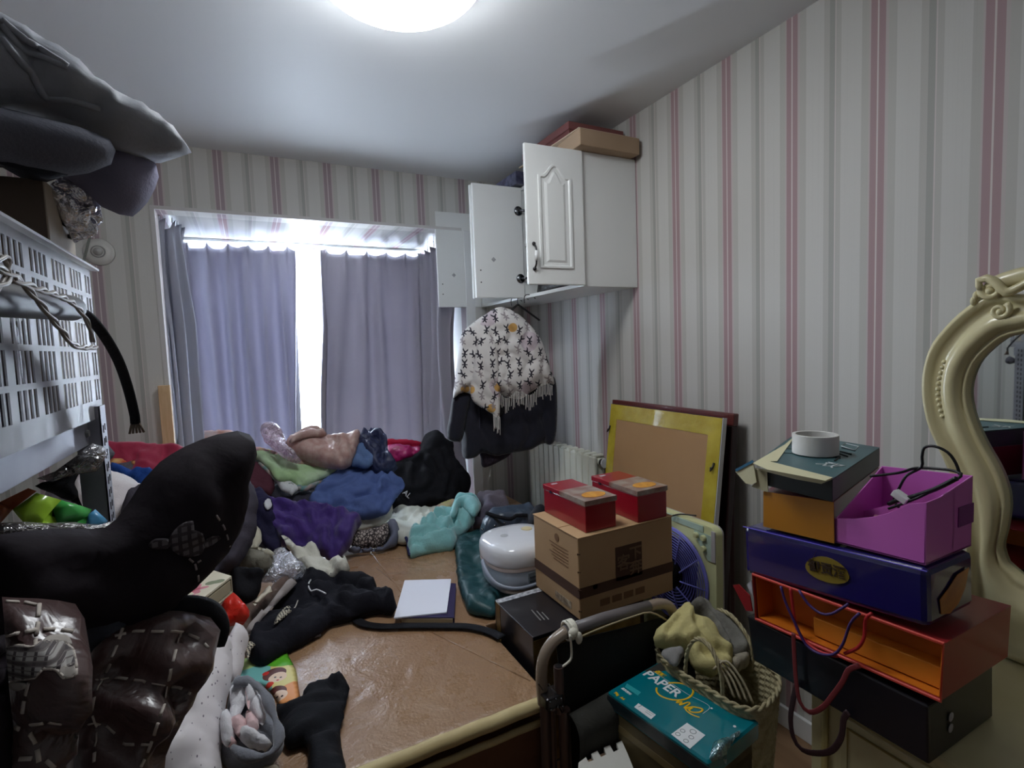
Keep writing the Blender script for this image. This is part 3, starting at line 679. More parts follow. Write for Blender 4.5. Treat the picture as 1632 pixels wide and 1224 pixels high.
q.L.new(q.mix(q.m('GREATER_THAN', vo.outputs['Distance'], .13), (52, 44, 46), (168, 156, 150)), b.inputs['Base Color'])
S_('leopard_cushion', 'leopard-print cushion lying at the front edge of the heap', 'cushion', C5((735, 770), (850, 750), (910, 735), (965, 705), (985, 760), (975, 810), (930, 862), (830, 875), (740, 862)), (0, 2.55, .5), (0, -.75, .66), m_leo, T=.05, B=.02, edge=.05, wr=.006, seed=24)
S_('grey_jeans', 'grey-blue denim folded around the leopard-print cushion', 'jeans', C5((960, 710), (1030, 698), (1042, 790), (1022, 858), (930, 890), (715, 900), (725, 868), (840, 878), (940, 865), (985, 800)), (0, 2.52, .5), (0, -.6, .8), cloth('gd', (116, 118, 134), c2=(100, 104, 124)), T=.04, B=.02, edge=.02, wr=.01, wf=70, seed=25, res=.012)
# purple jacket and navy fabric
m_pur = cloth('purple_velvet', (70, 44, 122), c2=(58, 36, 108), wrink=.5, rough=.6, sheen=.3)
S_('purple_jacket', 'deep purple jacket sprawled over the front of the heap', 'jacket', C5((170, 560), (250, 575), (450, 588), (640, 640), (742, 662), (800, 706), (762, 760), (735, 850), (700, 905), (625, 958), (560, 920), (470, 890), (440, 855), (300, 850), (240, 790), (170, 700)), HA(.06, 2.50), HN, m_pur, T=0.045, B=.05, edge=0.025, wr=0.026, wf=34, wd=.4, seed=26, creases=[C5((230, 620), (330, 690), (440, 700), (460, 850)), C5((330, 575), (420, 640), (560, 650)), C5((620, 650), (640, 740), (600, 850), (620, 940)), C5((520, 680), (500, 780), (520, 880)), C5((250, 720), (350, 760), (430, 830))], cd=.020, cw=.013)
S_('navy_garment', 'dark navy garment with white tags left of the purple jacket', 'garment', C5((60, 515), (130, 495), (200, 545), (240, 640), (250, 760), (280, 860), (230, 900), (150, 830), (90, 700)), HA(.07, 2.46), HN, cloth('nv', (38, 34, 66), c2=(30, 28, 54)), T=0.05, B=.05, edge=0.03, wr=0.024, seed=27)
nv = bpy.data.objects['navy_garment']
for k, pts in enumerate((C5((160, 560), (205, 548), (220, 590), (190, 622), (170, 600)), C5((62, 575), (118, 570), (100, 592), (65, 592)))):
    soft('white_tag', pts, HA(.135, 2.46), HN, cloth('tg', (205, 205, 210)), T=.008, B=.004, edge=.01, wr=.003, parent=nv, seed=28 + k, res=.008)

# ---- left part of the heap, against the wall
S_('red_blanket', 'crimson blanket with yellow pattern at the wall left of the heap', 'blanket', [(160, 712), (211, 708), (257, 709), (290, 712), (312, 725), (300, 765), (250, 790), (180, 780), (160, 750)], (0, 2.85, .9), (0, -.8, .6), mat('crimson', (158, 16, 60), rough=.7, sheen=.3, wrink=.3), T=0.05, B=.06, edge=0.03, wr=0.022, seed=31)
rbk = bpy.data.objects['red_blanket']
m_yel = cloth('yellow_pattern', (228, 202, 130), c2=(206, 90, 60), nscale=16)
for k, pts in enumerate((C3((690, 200), (760, 195), (800, 215), (790, 260), (740, 250), (690, 230)), C3((805, 215), (850, 208), (900, 235), (950, 235), (960, 255), (900, 262), (860, 275), (820, 240)))):
    soft('yellow_motif', pts, (0, 2.80, .93), (0, -.8, .6), m_yel, T=.008, B=.004, edge=.012, wr=.002, parent=rbk, seed=33 + k, res=.01)
S_('blue_cloth', 'royal blue cloth tucked beneath the crimson blanket', 'cloth', C3((680, 245), (760, 255), (830, 280), (960, 278), (980, 320), (900, 400), (820, 350), (690, 310)), (0, 2.66, .9), (0, -.7, .7), cloth('rb', (36, 74, 146)), T=0.04, B=.04, edge=0.025, wr=0.022, seed=35)
S_('white_quilt', 'white quilt bulging behind the perforated rack post', 'quilt', [(118, 790), (125, 762), (150, 752), (193, 755), (216, 766), (232, 782), (228, 800), (215, 840), (180, 850), (130, 840)], (0, 2.35, .9), (0, -.8, .6), cloth('wq', (222, 214, 216), c2=(228, 222, 222), wrink=.4), T=0.08, B=.06, edge=0.07, wr=0.018, seed=36)
S_('grey_blanket', 'grey blanket bulk behind the dark quilted cover', 'blanket', [(200, 800), (290, 760), (392, 760), (410, 830), (380, 900), (300, 930), (200, 920)], (0, 2.1, .75), (0, -.75, .65), cloth('gb', (66, 62, 72)), T=0.05, B=.06, edge=0.04, wr=0.026, seed=37)

# ---- middle foreground clutter
m_cre = cloth('cream_cloth', (206, 200, 180), c2=(196, 190, 172))
S_('cream_shirt', 'cream shirt with dark trim lying beside the dark quilted cover', 'shirt', C6((275, 150), (320, 70), (370, 52), (408, 70), (415, 130), (400, 155), (445, 168), (478, 190), (440, 205), (395, 165), (330, 160), (285, 175)), (0, 2.12, .67), (0, -.5, .85), m_cre, T=0.035, B=.03, edge=0.016, wr=0.02, wf=60, seed=41)
S_('grey_trousers', 'folded grey-olive trousers beneath the cream shirt', 'trousers', C6((180, 260), (250, 190), (330, 160), (400, 178), (440, 208), (475, 215), (470, 255), (420, 275), (300, 268), (220, 275)), (0, 2.08, .62), (0, -.35, .9), cloth('go', (128, 124, 112)), T=0.045, B=.05, edge=0.02, wr=0.014, wf=40, seed=42)
S_('black_sweater', 'black sweater folded under the grey-olive trousers', 'sweater', C6((265, 262), (300, 255), (420, 268), (415, 330), (380, 425), (330, 430), (275, 400)), (0, 2.0, .55), (0, -.8, .6), m_blk, T=0.05, B=.02, edge=0.03, seed=43, wr=0.014)
S_('white_gloves_cloth', 'white crumpled cloth beside the clear plastic bag', 'cloth', C6((508, 100), (545, 112), (590, 155), (625, 150), (650, 140), (680, 150), (700, 200), (720, 212), (770, 235), (822, 228), (842, 268), (800, 302), (720, 290), (640, 262), (590, 225), (560, 170)), (0, 2.25, .6), (0, -.35, .92), cloth('wg', (212, 210, 198), wrink=.8), T=0.04, B=.05, edge=0.018, wr=0.028, wf=60, wd=.9, seed=44)
S_('clear_bag', 'clear crinkled plastic bag beside the white crumpled cloth', 'bag', C6((470, 175), (500, 160), (550, 180), (580, 225), (625, 260), (600, 310), (540, 305), (475, 320), (410, 330), (440, 270)), (0, 2.1, .60), (0, -.5, .85), film('clearfilm', (240, 242, 250), gloss=.4, haze=.22, wsc=34), T=0.05, B=.03, edge=0.03, wr=0.03, wf=80, seed=45)
m_brt = cloth('brown_towel', (98, 80, 72), c2=(112, 94, 86), sheen=.3)
S_('brown_towel', 'brown rolled towel lying diagonally left of the black jacket', 'towel', C6((310, 470), (345, 435), (400, 420), (470, 350), (545, 308), (560, 330), (480, 400), (400, 480), (345, 565), (300, 545)), (0, 1.9, .56), (0, -.2, .97), m_brt, T=0.04, B=.04, edge=0.03, wr=0.014, seed=46)
S_('cream_paper', 'cream paper sheet poking out beside the brown towel', 'paper', C6((375, 425), (455, 338), (465, 372), (440, 385), (385, 438)), (0, 1.9, .63), (0, -.2, .97), mat('creamp', (206, 196, 176)), T=.004, B=.003, edge=.01, wr=.002, seed=47, res=.012)
S_('grey_strip', 'light grey folded waistband along the brown towel', 'cloth', C6((545, 325), (585, 330), (500, 415), (420, 500), (355, 585), (338, 560), (400, 490), (470, 410)), (0, 1.9, .58), (0, -.2, .97), cloth('ls', (166, 158, 156)), T=.03, B=.02, edge=.025, wr=.003, seed=48)
# black jacket with white check applique
bj = S_('black_jacket', 'black jacket with lace and checked patch spread on the leather mat', 'jacket', [(475, 920), (485, 910), (497, 907), (507, 914), (518, 914), (544, 921), (587, 921), (600, 935), (603, 950), (625, 961), (632, 968), (622, 974), (597, 972), (567, 982), (531, 990), (508, 1008), (465, 1031), (437, 1048), (419, 1058), (399, 1052), (396, 1025), (405, 1005), (425, 985), (452, 955), (470, 938)], (0, 1.8, BZ + .025), (0, -.06, 1), cloth('bj', (24, 24, 34), c2=(17, 17, 25), wrink=.6), T=0.045, B=.028, edge=0.02, wr=0.022, wf=46, wd=.6, seed=49, creases=[C6((620, 300), (650, 400), (720, 480), (740, 530)), C6((440, 500), (560, 520), (650, 480)), C6((760, 330), (800, 420), (900, 440)), C6((420, 620), (520, 600), (600, 540))], cd=.014, cw=.011)
m_chk = mat('checked_patch', (200, 190, 170), rough=.7); q = NB(m_chk); b = q.N['Principled BSDF']; tc = q.n('ShaderNodeTexCoord'); ck = q.n('ShaderNodeTexChecker'); ck.inputs['Scale'].default_value = 160; ck.inputs['Color1'].default_value = (*lin((206, 198, 176)), 1); ck.inputs['Color2'].default_value = (*lin((40, 36, 40)), 1)
rtm = q.n('ShaderNodeMapping'); rtm.inputs['Rotation'].default_value = (0, 0, .6); q.L.new(tc.outputs['Object'], rtm.inputs[0]); q.L.new(rtm.outputs[0], ck.inputs['Vector']); q.L.new(ck.outputs['Color'], b.inputs['Base Color'])
soft('checked_patch', C6((475, 530), (490, 490), (520, 455), (548, 442), (560, 465), (530, 492), (500, 515)), (0, 1.8, BZ + .088), (0, -.06, 1), m_chk, T=.006, B=.004, edge=.01, wr=.001, parent=bj, seed=50, res=.008, ripple=0)
soft('checked_patch', C6((335, 640), (360, 612), (385, 630), (365, 650), (355, 690), (338, 680)), (0, 1.8, BZ + .075), (0, -.06, 1), m_chk, T=.006, B=.004, edge=.01, wr=.001, parent=bj, seed=51, res=.008, ripple=0)
MB().tube(spline([P(x, y, 2, BZ + .095) for x, y in C6((655, 312), (640, 340), (655, 370), (680, 362), (725, 382))], .01, False), .003, 6).build('white_cord', mat('cord', (220, 220, 225)), bj, smooth=True)
MB().tube(spline([P(x, y, 2, BZ + .092) for x, y in C6((545, 468), (575, 450), (590, 415))], .01, False), .002, 6).build('white_cord', mat('cord2', (200, 195, 185)), bj, smooth=True)
soft('grey_hem', C6((570, 600), (620, 580), (690, 570), (700, 585), (640, 600), (600, 612), (565, 615)), (0, 1.75, BZ + .012), UP, cloth('gh', (110, 104, 106)), T=.015, B=.008, edge=.015, wr=.003, parent=bj, seed=52)
# strap
sp_ = spline([P(x, y, 2, BZ + .012 if x > 700 else BZ + .012) for x, y in ((570, 974), (566, 984), (580, 994), (610, 998), (650, 997), (700, 997), (745, 998), (780, 1006), (800, 1016))], .015, False)
tag(MB().tube(sp_, .019, 8, flat=(.18, 1.0)).build('cloth_belt', m_blk, smooth=True), 'black cloth belt curling across the tan leather mat', 'belt')

# printed play mat / paper
m_pp = bpy.data.materials.new('printed_paper'); m_pp.use_nodes = True
S_('printed_sheet', 'colourful printed sheet in green, yellow and orange under the black trousers', 'sheet', C6((320, 700), (345, 690), (430, 725), (470, 690), (530, 655), (582, 750), (606, 918), (500, 915), (480, 880), (430, 830), (285, 792)), (0, 1.5, BZ + .008), UP, m_pp, T=.004, B=.002, edge=.01, wr=.0015, seed=53, ripple=0, sharp=True)
q = NB(m_pp); b = q.N['Principled BSDF']; b.inputs['Roughness'].default_value = .5
tc = q.n('ShaderNodeTexCoord'); sp = q.n('ShaderNodeSeparateXYZ'); q.L.new(tc.outputs['Object'], sp.inputs[0]); X, Y = sp.outputs[0], sp.outputs[1]
g1 = P(455, 1050, 2, BZ); g2 = P(400, 1060, 2, BZ); g3 = P(470, 1110, 2, BZ)
def disk(cx, cy, r): return q.m('LESS_THAN', q.m('ADD', q.m('POWER', q.m('SUBTRACT', X, cx), 2), q.m('POWER', q.m('SUBTRACT', Y, cy), 2)), r * r)
col = q.mix(q.m('GREATER_THAN', X, P(432, 1075, 2, BZ).x), (126, 200, 196), (232, 218, 140))
col = q.mix(disk(P(462, 1042, 2, BZ).x, P(462, 1042, 2, BZ).y, .09), col, (96, 186, 40))
col = q.mix(disk(P(478, 1112, 2, BZ).x, P(478, 1112, 2, BZ).y, .07), col, (238, 160, 96))
col = q.mix(disk(P(394, 1056, 2, BZ).x, P(394, 1056, 2, BZ).y, .06), col, (186, 216, 140))
for (x, y, r, c) in ((438, 1081, .034, (92, 40, 34)), (443, 1086, .026, (244, 214, 186)), (424, 1080, .010, (216, 50, 40)), (440, 1111, .030, (92, 40, 34)), (446, 1115, .022, (244, 214, 190)), (439, 1086, .0035, (40, 26, 26)), (448, 1086, .0035, (40, 26, 26)), (443, 1091, .004, (206, 70, 60)), (442, 1116, .0035, (40, 26, 26)), (450, 1116, .0035, (40, 26, 26)), (430, 1098, .012, (216, 60, 44))):
    p_ = P(x, y, 2, BZ); col = q.mix(disk(p_.x, p_.y, r), col, c)
q.L.new(col, b.inputs['Base Color'])

# black trousers
S_('black_trousers', 'plain black trousers hanging over the near edge of the bed', 'trousers', [(441, 1122), (462, 1123), (480, 1122), (484, 1102), (500, 1095), (511, 1085), (531, 1079), (548, 1081), (557, 1098), (552, 1120), (547, 1140), (542, 1172), (552, 1226), (556, 1262), (497, 1262), (488, 1190), (458, 1194), (447, 1178), (444, 1150)], (0, 1.45, BZ + .02), UP, cloth('bt', (20, 21, 28), c2=(15, 16, 22), wrink=.3), T=0.024, B=.018, edge=0.02, wr=0.012, seed=54, creases=[C6((490, 1000), (600, 960), (700, 930), (800, 900)), C6((640, 1100), (720, 1060), (790, 1050))], cd=.008, cw=.010)
# bundle: grey fleece wrapped around a white and pink towel
m_gf = cloth('grey_fleece', (128, 130, 138), c2=(116, 118, 126), sheen=.4)
m_wp = cloth('white_pink_fleece', (232, 226, 230), c2=(228, 176, 178), nscale=13, sheen=.3, bump=.8, bscale=120)
bn = thing('towel_bundle', 'white and pink fleece rolled inside a grey jersey on the bed edge', 'towel')
soft('grey_jersey', [(366, 1092), (372, 1081), (392, 1081), (422, 1095), (435, 1120), (445, 1143), (454, 1176), (448, 1200), (425, 1217), (399, 1226), (362, 1222), (349, 1200), (353, 1167), (362, 1117)], (0, 1.35, .57), (0, -.35, .93), m_gf, T=.045, B=.05, edge=.06, wr=.01, wf=40, wd=.9, seed=55, parent=bn)
ringp = spline([PP(x, y, (0, 1.35, .655), (0, -.35, .93)) for x, y in ((372, 1090), (392, 1086), (418, 1102), (432, 1130), (444, 1165), (440, 1192), (418, 1206), (390, 1204), (370, 1190))], .012, False)
MB().tube(ringp, [.010 + .004 * math.sin(i * .9) for i in range(len(ringp))], 8).build('jersey_hem', m_gf, bn, smooth=True)
m_wp1 = cloth('white_fleece', (232, 230, 234), sheen=.3, bump=.8, bscale=120); m_wp2 = cloth('pink_fleece', (232, 186, 188), c2=(234, 206, 206), sheen=.3, bump=.8, bscale=120)
for k, (pts, mm, dz) in enumerate((
    (C6((255, 870), (272, 828), (318, 808), (350, 818), (345, 870), (310, 960), (290, 1030), (262, 1000)), m_wp1, .0),
    (C6((318, 812), (365, 812), (392, 850), (380, 900), (345, 925), (335, 870)), m_wp1, .008),
    (C6((335, 830), (352, 826), (360, 900), (352, 940), (340, 900)), m_wp2, .02),
    (C6((385, 860), (422, 905), (435, 980), (420, 1020), (372, 980), (350, 930)), m_wp1, .0),
    (C6((270, 975), (310, 960), (345, 985), (340, 1040), (300, 1070), (275, 1040)), m_wp2, .012),
    (C6((345, 950), (385, 975), (405, 1030), (375, 1060), (335, 1040)), m_wp2, .012),
    (C6((310, 1040), (380, 1050), (440, 1070), (470, 1110), (420, 1135), (340, 1110)), m_wp1, .0),
    (C6((225, 960), (250, 940), (275, 1010), (290, 1080), (255, 1110), (218, 1090)), m_wp1, .0),
    (C6((225, 1080), (290, 1080), (300, 1120), (260, 1140), (225, 1120)), m_wp2, -.01))):
    soft('fleece_fold', pts, (0, 1.35, .625 + dz), (0, -.35, .93), mm, T=.022, B=.03, edge=.022, wr=.010, wf=90, seed=56 + k, parent=bn, res=.010)
rebase(bn)
# dotted bolster
m_dot = mat('dotted_flannel', (222, 216, 218), rough=.9, sheen=.2); q = NB(m_dot); b = q.N['Principled BSDF']; tc = q.n('ShaderNodeTexCoord'); vo = q.n('ShaderNodeTexVoronoi'); vo.inputs['Scale'].default_value = 62; mp_ = q.n('ShaderNodeMapping'); mp_.inputs['Scale'].default_value = (1.6, .7, 1); q.L.new(tc.outputs['Object'], mp_.inputs[0]); q.L.new(mp_.outputs[0], vo.inputs['Vector'])
q.L.new(q.mix(q.m('LESS_THAN', vo.outputs['Distance'], .15), (222, 216, 218), (120, 112, 122)), b.inputs['Base Color'])
n_ = q.n('ShaderNodeTexNoise'); n_.inputs['Scale'].default_value = 9; q.L.new(tc.outputs['Object'], n_.inputs['Vector']); bp_ = q.n('ShaderNodeBump'); bp_.inputs['Strength'].default_value = .5; bp_.inputs['Distance'].default_value = .02; q.L.new(n_.outputs['Fac'], bp_.inputs['Height']); q.L.new(bp_.outputs[0], b.inputs['Normal'])
S_('rolled_quilt', 'white quilt with tiny grey flecks rolled up at the left edge of the bed', 'quilt', [(336, 1032), (350, 1020), (366, 1012), (372, 1030), (368, 1080), (364, 1110), (358, 1150), (352, 1196), (342, 1260), (225, 1260), (253, 1200), (282, 1153), (309, 1103)], (0, 1.35, .60), (-.05, -.35, .93), m_dot, T=.09, B=.06, edge=.10, wr=.01, wf=18, wd=.9, seed=60, creases=[C4((1150, 560), (1130, 700), (1060, 850), (960, 960)), C4((1010, 1000), (1060, 960), (1150, 980)), C4((1230, 460), (1220, 600))], cd=.010, cw=.012)
S_('rolled_quilt', 'second smaller flecked white roll right of the larger flecked quilt', 'quilt', [(366, 1020), (376, 1000), (388, 1004), (396, 1018), (388, 1060), (376, 1086), (364, 1092), (360, 1060)], (0, 1.45, .60), (-.05, -.35, .93), m_dot, T=.06, B=.06, edge=.06, wr=.008, seed=61)
# red plastic bag, floral box
m_redp = mat('red_plastic', (214, 44, 30), rough=.4, wrink=.8, wscale=14)
S_('red_bag', 'bright red plastic bag crumpled beneath the floral box', 'bag', C4((1130, 290), (1180, 250), (1255, 175), (1350, 250), (1335, 300), (1240, 305), (1215, 330), (1195, 440), (1145, 445), (1175, 350)), (0, 1.75, .60), (0, -.45, .9), m_redp, T=0.03, B=.04, edge=0.015, wr=0.02, wf=60, seed=62)
fb = thing('floral_box', 'small cream box printed with pink flowers beside the dark quilted cover', 'box')
zt_ = .80
q1, q2, q3_, q4 = (P(276, 952, 2, zt_), P(312, 962, 2, zt_), P(369, 918, 2, zt_), P(331, 906, 2, zt_))
m_flb = mat('floral_card', (226, 218, 196), rough=.5); q = NB(m_flb); b = q.N['Principled BSDF']; tc = q.n('ShaderNodeTexCoord')
cc_ = q1.lerp(q3_, .35); c3_ = q1.lerp(q3_, .7)
def flower(col, c, r, colr, freq=5):
    sp = q.n('ShaderNodeSeparateXYZ'); q.L.new(tc.outputs['Object'], sp.inputs[0])
    dx = q.m('SUBTRACT', sp.outputs[0], c.x); dy = q.m('SUBTRACT', sp.outputs[1], c.y)
    rr = q.m('SQRT', q.m('ADD', q.m('MULTIPLY', dx, dx), q.m('MULTIPLY', dy, dy))); an = q.m('ARCTAN2', dy, dx)
    lim = q.m('MULTIPLY_ADD', q.m('COSINE', q.m('MULTIPLY', an, freq)), r * .35, r)
    return q.mix(q.m('LESS_THAN', rr, lim), col, colr)
col = flower((226, 218, 196), cc_, .028, (214, 138, 150)); col = flower(col, cc_, .012, (190, 90, 110), 3); col = flower(col, c3_, .02, (132, 140, 110), 2); col = flower(col, q1.lerp(q2, .5).lerp(q3_, .15), .014, (222, 160, 168))
q.L.new(col, b.inputs['Base Color'])
dz_ = V(0, 0, -.055)
MB().hexa([p + V(0, 0, -.006) for p in (q1, q2, q3_, q4)], [q1, q2, q3_, q4]).build('lid', m_flb, fb)
sd = MB(); e_ = V(0, 0, -.006)
sd.hexa([p + dz_ for p in (q1, q2, q3_, q4)], [p + dz_ * .9 for p in (q1, q2, q3_, q4)])
sd.prism([q1 + e_, q2 + e_, q2 + dz_, q1 + dz_], (q4 - q1).normalized() * .004)
sd.prism([q4 + e_, q3_ + e_, q3_ + dz_, q4 + dz_], (q1 - q4).normalized() * .004)
sd.prism([q1 + e_, q4 + e_, q4 + dz_, q1 + dz_], (q2 - q1).normalized() * .004)
sd.build('case', mat('box_cream', (206, 200, 176), rough=.6), fb)
i1 = q2.lerp(q3_, .10) + V(0, 0, -.012); i2 = q2.lerp(q3_, .95) + V(0, 0, -.012); ou = (q1 - q2).normalized() * .008
MB().prism([i1, i2, i2 + V(0, 0, -.034), i1 + V(0, 0, -.034)], ou).build('drawer', mat('box_inner', (176, 166, 140), rough=.7), fb)
rebase(fb)

# paper stack on a dark purple notebook
nb = thing('notebook', 'dark purple notebook lying on the tan leather mat beneath white paper', 'notebook')
A_, B_, C_, D_ = (P(640, 990, 2, BZ + .01), P(724, 990, 2, BZ + .01), P(727, 935, 2, BZ + .01), P(650, 930, 2, BZ + .01))
m_nb = mat('purple_cover', (38, 24, 72), rough=.35)
MB().hexa([p + V(0, 0, -.008) for p in (A_, B_, C_, D_)], [p + V(0, 0, -.005) for p in (A_, B_, C_, D_)]).build('back_cover', m_nb, nb)
MB().hexa([p + V(0, 0, -.005) for p in (A_, B_ - V(.006, 0, 0), C_ - V(.006, 0, 0), D_)], [p + V(0, 0, .010) for p in (A_, B_ - V(.006, 0, 0), C_ - V(.006, 0, 0), D_)]).build('page_block', mat('pageb', (168, 150, 120)), nb)
MB().hexa([p + V(0, 0, .010) for p in (A_, B_, C_, D_)], [p + V(0, 0, .014) for p in (A_, B_, C_, D_)]).build('front_cover', m_nb, nb)
rebase(nb)
zp = BZ + .0255
pts = [P(628, 986, 2, zp), P(712, 977, 2, zp), P(719, 924, 2, zp), P(645, 926, 2, zp)]
m_pap = mat('white_paper', (236, 238, 250), rough=.8)
tag(MB().hexa([p + V(0, 0, -.001) for p in pts], [p + V(0, 0, .004) for p in pts]).build('paper_stack', m_pap), 'stack of blank white paper on the dark purple notebook', 'paper')

# teal fleece
m_teal = cloth('teal_fleece', (140, 196, 196), c2=(126, 184, 186), sheen=.5, bump=.8, bscale=140)
tf = S_('teal_fleece', 'pale teal fleece jacket with two sleeves on the leather mat', 'jacket', C23((133, 525), (180, 490), (240, 462), (340, 400), (395, 350), (440, 330), (470, 275), (540, 243), (620, 258), (668, 308), (640, 380), (600, 430), (540, 490), (500, 520), (470, 598), (380, 615), (260, 632), (160, 655), (135, 600)), (0, 2.45, BZ + .035), (0, -.22, .97), m_teal, T=0.055, B=.04, edge=0.03, wr=0.026, wf=60, wd=.75, seed=70, res=.012, creases=[C23((140, 588), (230, 580), (340, 560), (440, 500), (500, 400)), C23((270, 470), (290, 530)), C23((400, 400), (470, 450), (420, 530)), C23((350, 440), (330, 520)), C23((520, 360), (600, 340))], cd=.020, cw=.009)
soft('hood', C23((450, 320), (480, 270), (545, 245), (620, 262), (660, 312), (620, 370), (560, 330), (520, 300), (480, 370), (445, 370)), (0, 2.44, BZ + .095), (0, -.22, .97), m_teal, T=.035, B=.03, edge=.035, wr=.008, seed=71, parent=tf, res=.011)
MB().tube([PP(x, y, (0, 2.43, BZ + .03), (0, -.22, .97)) for x, y in C23((122, 530), (135, 560), (138, 605), (150, 655))], .008, 6).build('navy_cuff', cloth('ncuff', (40, 44, 84)), tf, smooth=True)
# grey-purple clothes and slate bag behind the teal fleece
S_('mauve_garment', 'dusky grey-mauve garment heaped behind the teal fleece', 'garment', C23((620, 260), (700, 240), (830, 255), (860, 300), (880, 365), (840, 400), (720, 420), (620, 440), (590, 470), (600, 430), (640, 380), (668, 320)), (0, 2.62, BZ + .06), (0, -.35, .93), cloth('mauve', (92, 88, 106), c2=(104, 96, 104)), T=0.06, B=.06, edge=0.04, wr=0.024, seed=72)
S_('slate_bag', 'slate-blue vinyl bag with studs behind the rice cooker', 'bag', C23((660, 450), (700, 410), (760, 390), (850, 385), (1000, 362), (1045, 400), (1060, 470), (980, 520), (860, 500), (760, 540), (680, 540), (655, 490)), (0, 2.3, BZ + .08), (0, -.3, .95), mat('slate_vinyl', (64, 76, 92), rough=.35, wrink=.5), T=0.09, B=.06, edge=0.05, wr=0.02, seed=73)
sb = bpy.data.objects['slate_bag']
MB().tube(spline([PP(x, y, (0, 2.3, BZ + .19), (0, -.3, .95)) for x, y in C23((700, 350), (790, 380), (880, 395), (920, 370), (1000, 370))], .02, False), .010, 8).build('strap', m_blk, sb, smooth=True)
for x, y in C23((765, 445), (835, 425), (675, 470)): MB().sph(PP(x, y, (0, 2.27, BZ + .165), (0, -.3, .95)), .006, 8, 6).build('stud', m_met, sb, smooth=True)
S_('black_pouch', 'black peaked pouch between radiator and kraft carton', 'bag', [(842, 822), (848, 812), (858, 806), (868, 812), (874, 826), (872, 845), (845, 842)], (0, 2.1, .72), (0, -.7, .7), m_blk, T=.05, B=.04, edge=.04, seed=74)
# green bag
m_grn = mat('green_nylon', (28, 74, 78), c2=(24, 62, 68), rough=.5, wrink=.7, wscale=8, nscale=4)
S_('green_bag', 'dark green nylon shopping bag lying flat under the rice cooker', 'bag', C23((500, 515), (580, 490), (670, 470), (720, 560), (900, 600), (1000, 750), (1040, 900), (900, 960), (790, 975), (775, 1080), (650, 1082), (575, 1052), (545, 1000), (500, 850), (478, 640)), (0, 2.1, BZ + .02), UP, m_grn, T=0.02, B=.018, edge=0.02, wr=0.018, wf=24, seed=75)
# ================================================================ BESIDE THE BED
def near_box(nb, nt, lt, rt, z0):
    a = P(*nb, 2, z0); z1 = P(*nt, 1, a.y)[2]; y1 = P(*lt, 0, a.x)[1]; x1 = P(*rt, 1, a.y)[0]
    return a.x, x1, a.y, y1, z0, z1
chest = thing('low_chest', 'brown low chest filling the gap between bed and radiator', 'chest')
m_wood = mat('dark_wood', (92, 62, 46), c2=(76, 50, 38), rough=.45, stretch=(1, 10, 10), nscale=3)
MB().bb(.735, 1.50, 1.67, 3.20, .02, .445).build('body', m_wood, chest, bevel=.003)
MB().bb(.728, 1.51, 1.668, 3.205, .445, .467).build('top_board', m_wood, chest, bevel=.003)
rebase(chest)

# rice cooker
rc = thing('rice_cooker', 'white rice cooker with grey carrying handle on the dark green bag', 'cooker')
rcx, rcy, rz = .945, 1.86, .534
m_rc = mat('cooker_white', (226, 228, 234), rough=.18, coat=.5); m_rcb = mat('cooker_body', (196, 208, 222), rough=.25, coat=.3)
def sup(prof, name, m, par, e=2.7, ax_=.150, ay_=.152, seg=44):
    mb = MB(); vs = []; n = len(prof)
    for s, z in prof:
        for k in range(seg):
            a = 2 * math.pi * k / seg; c, s2 = math.cos(a), math.sin(a)
            vs.append((rcx + ax_ * s * math.copysign(abs(c) ** (2 / e), c), rcy + ay_ * s * math.copysign(abs(s2) ** (2 / e), s2), rz + z))
    fs = [(i * seg + k, i * seg + (k + 1) % seg, (i + 1) * seg + (k + 1) % seg, (i + 1) * seg + k) for i in range(n - 1) for k in range(seg)] + [tuple(range(seg))[::-1], tuple((n - 1) * seg + k for k in range(seg))]
    return mb.add(vs, fs).build(name, m, par, smooth='auto')
sup([(.70, 0), (.84, .006), (.93, .03), (.96, .06), (.965, .098)], 'body', m_rcb, rc)
sup([(.97, .099), (.985, .102), (.985, .113), (.97, .116)], 'trim_band', mat('champagne_band', (206, 192, 188), rough=.3), rc)
sup([(.985, .117), (1.0, .124), (1.0, .150), (.985, .168), (.94, .182), (.85, .190), (.6, .195), (.2, .197), (.01, .197)], 'lid', m_rc, rc)
lidz = rz + .198
MB().lathe([(.0, .004), (.016, .004), (.018, 0), (.018, -.006)], (rcx - .055, rcy + .01, lidz - .005), 20).build('steam_vent', mat('vent_grey', (170, 172, 176), rough=.4), rc, smooth='auto')
sv = MB().lathe([(.0, .004), (.022, .004), (.024, 0), (.024, -.006)], (rcx + .06, rcy + .03, lidz - .003), 20); sv.build('round_sticker', mat('gold_sticker', (214, 200, 160), rough=.4), rc, smooth='auto')
hp = [P(x, y, 1, 1.70) for x, y in ((769, 898), (772, 912), (782, 922), (800, 926), (820, 922), (845, 908))]
hpl = [V(rcx - .152, rcy + .02, rz + .105), V(rcx - .165, rcy - .06, rz + .085), V(rcx - .150, rcy - .125, rz + .062), V(rcx - .09, rcy - .166, rz + .05), V(rcx, rcy - .172, rz + .052), V(rcx + .09, rcy - .166, rz + .06), V(rcx + .150, rcy - .12, rz + .075), V(rcx + .165, rcy - .05, rz + .09), V(rcx + .152, rcy + .02, rz + .105)]
MB().tube(spline(hpl, .015, False), .010, 10, flat=(1.25, .7)).build('handle', mat('handle_grey', (150, 158, 174), rough=.35), rc, smooth=True)
m_lcd = mat('lcd_grey', (120, 128, 134), rough=.3)
MB().bb(rcx - .035, rcx + .015, rcy - .1505, rcy - .144, rz + .035, rz + .094).build('control_panel', m_lcd, rc, bevel=.002)
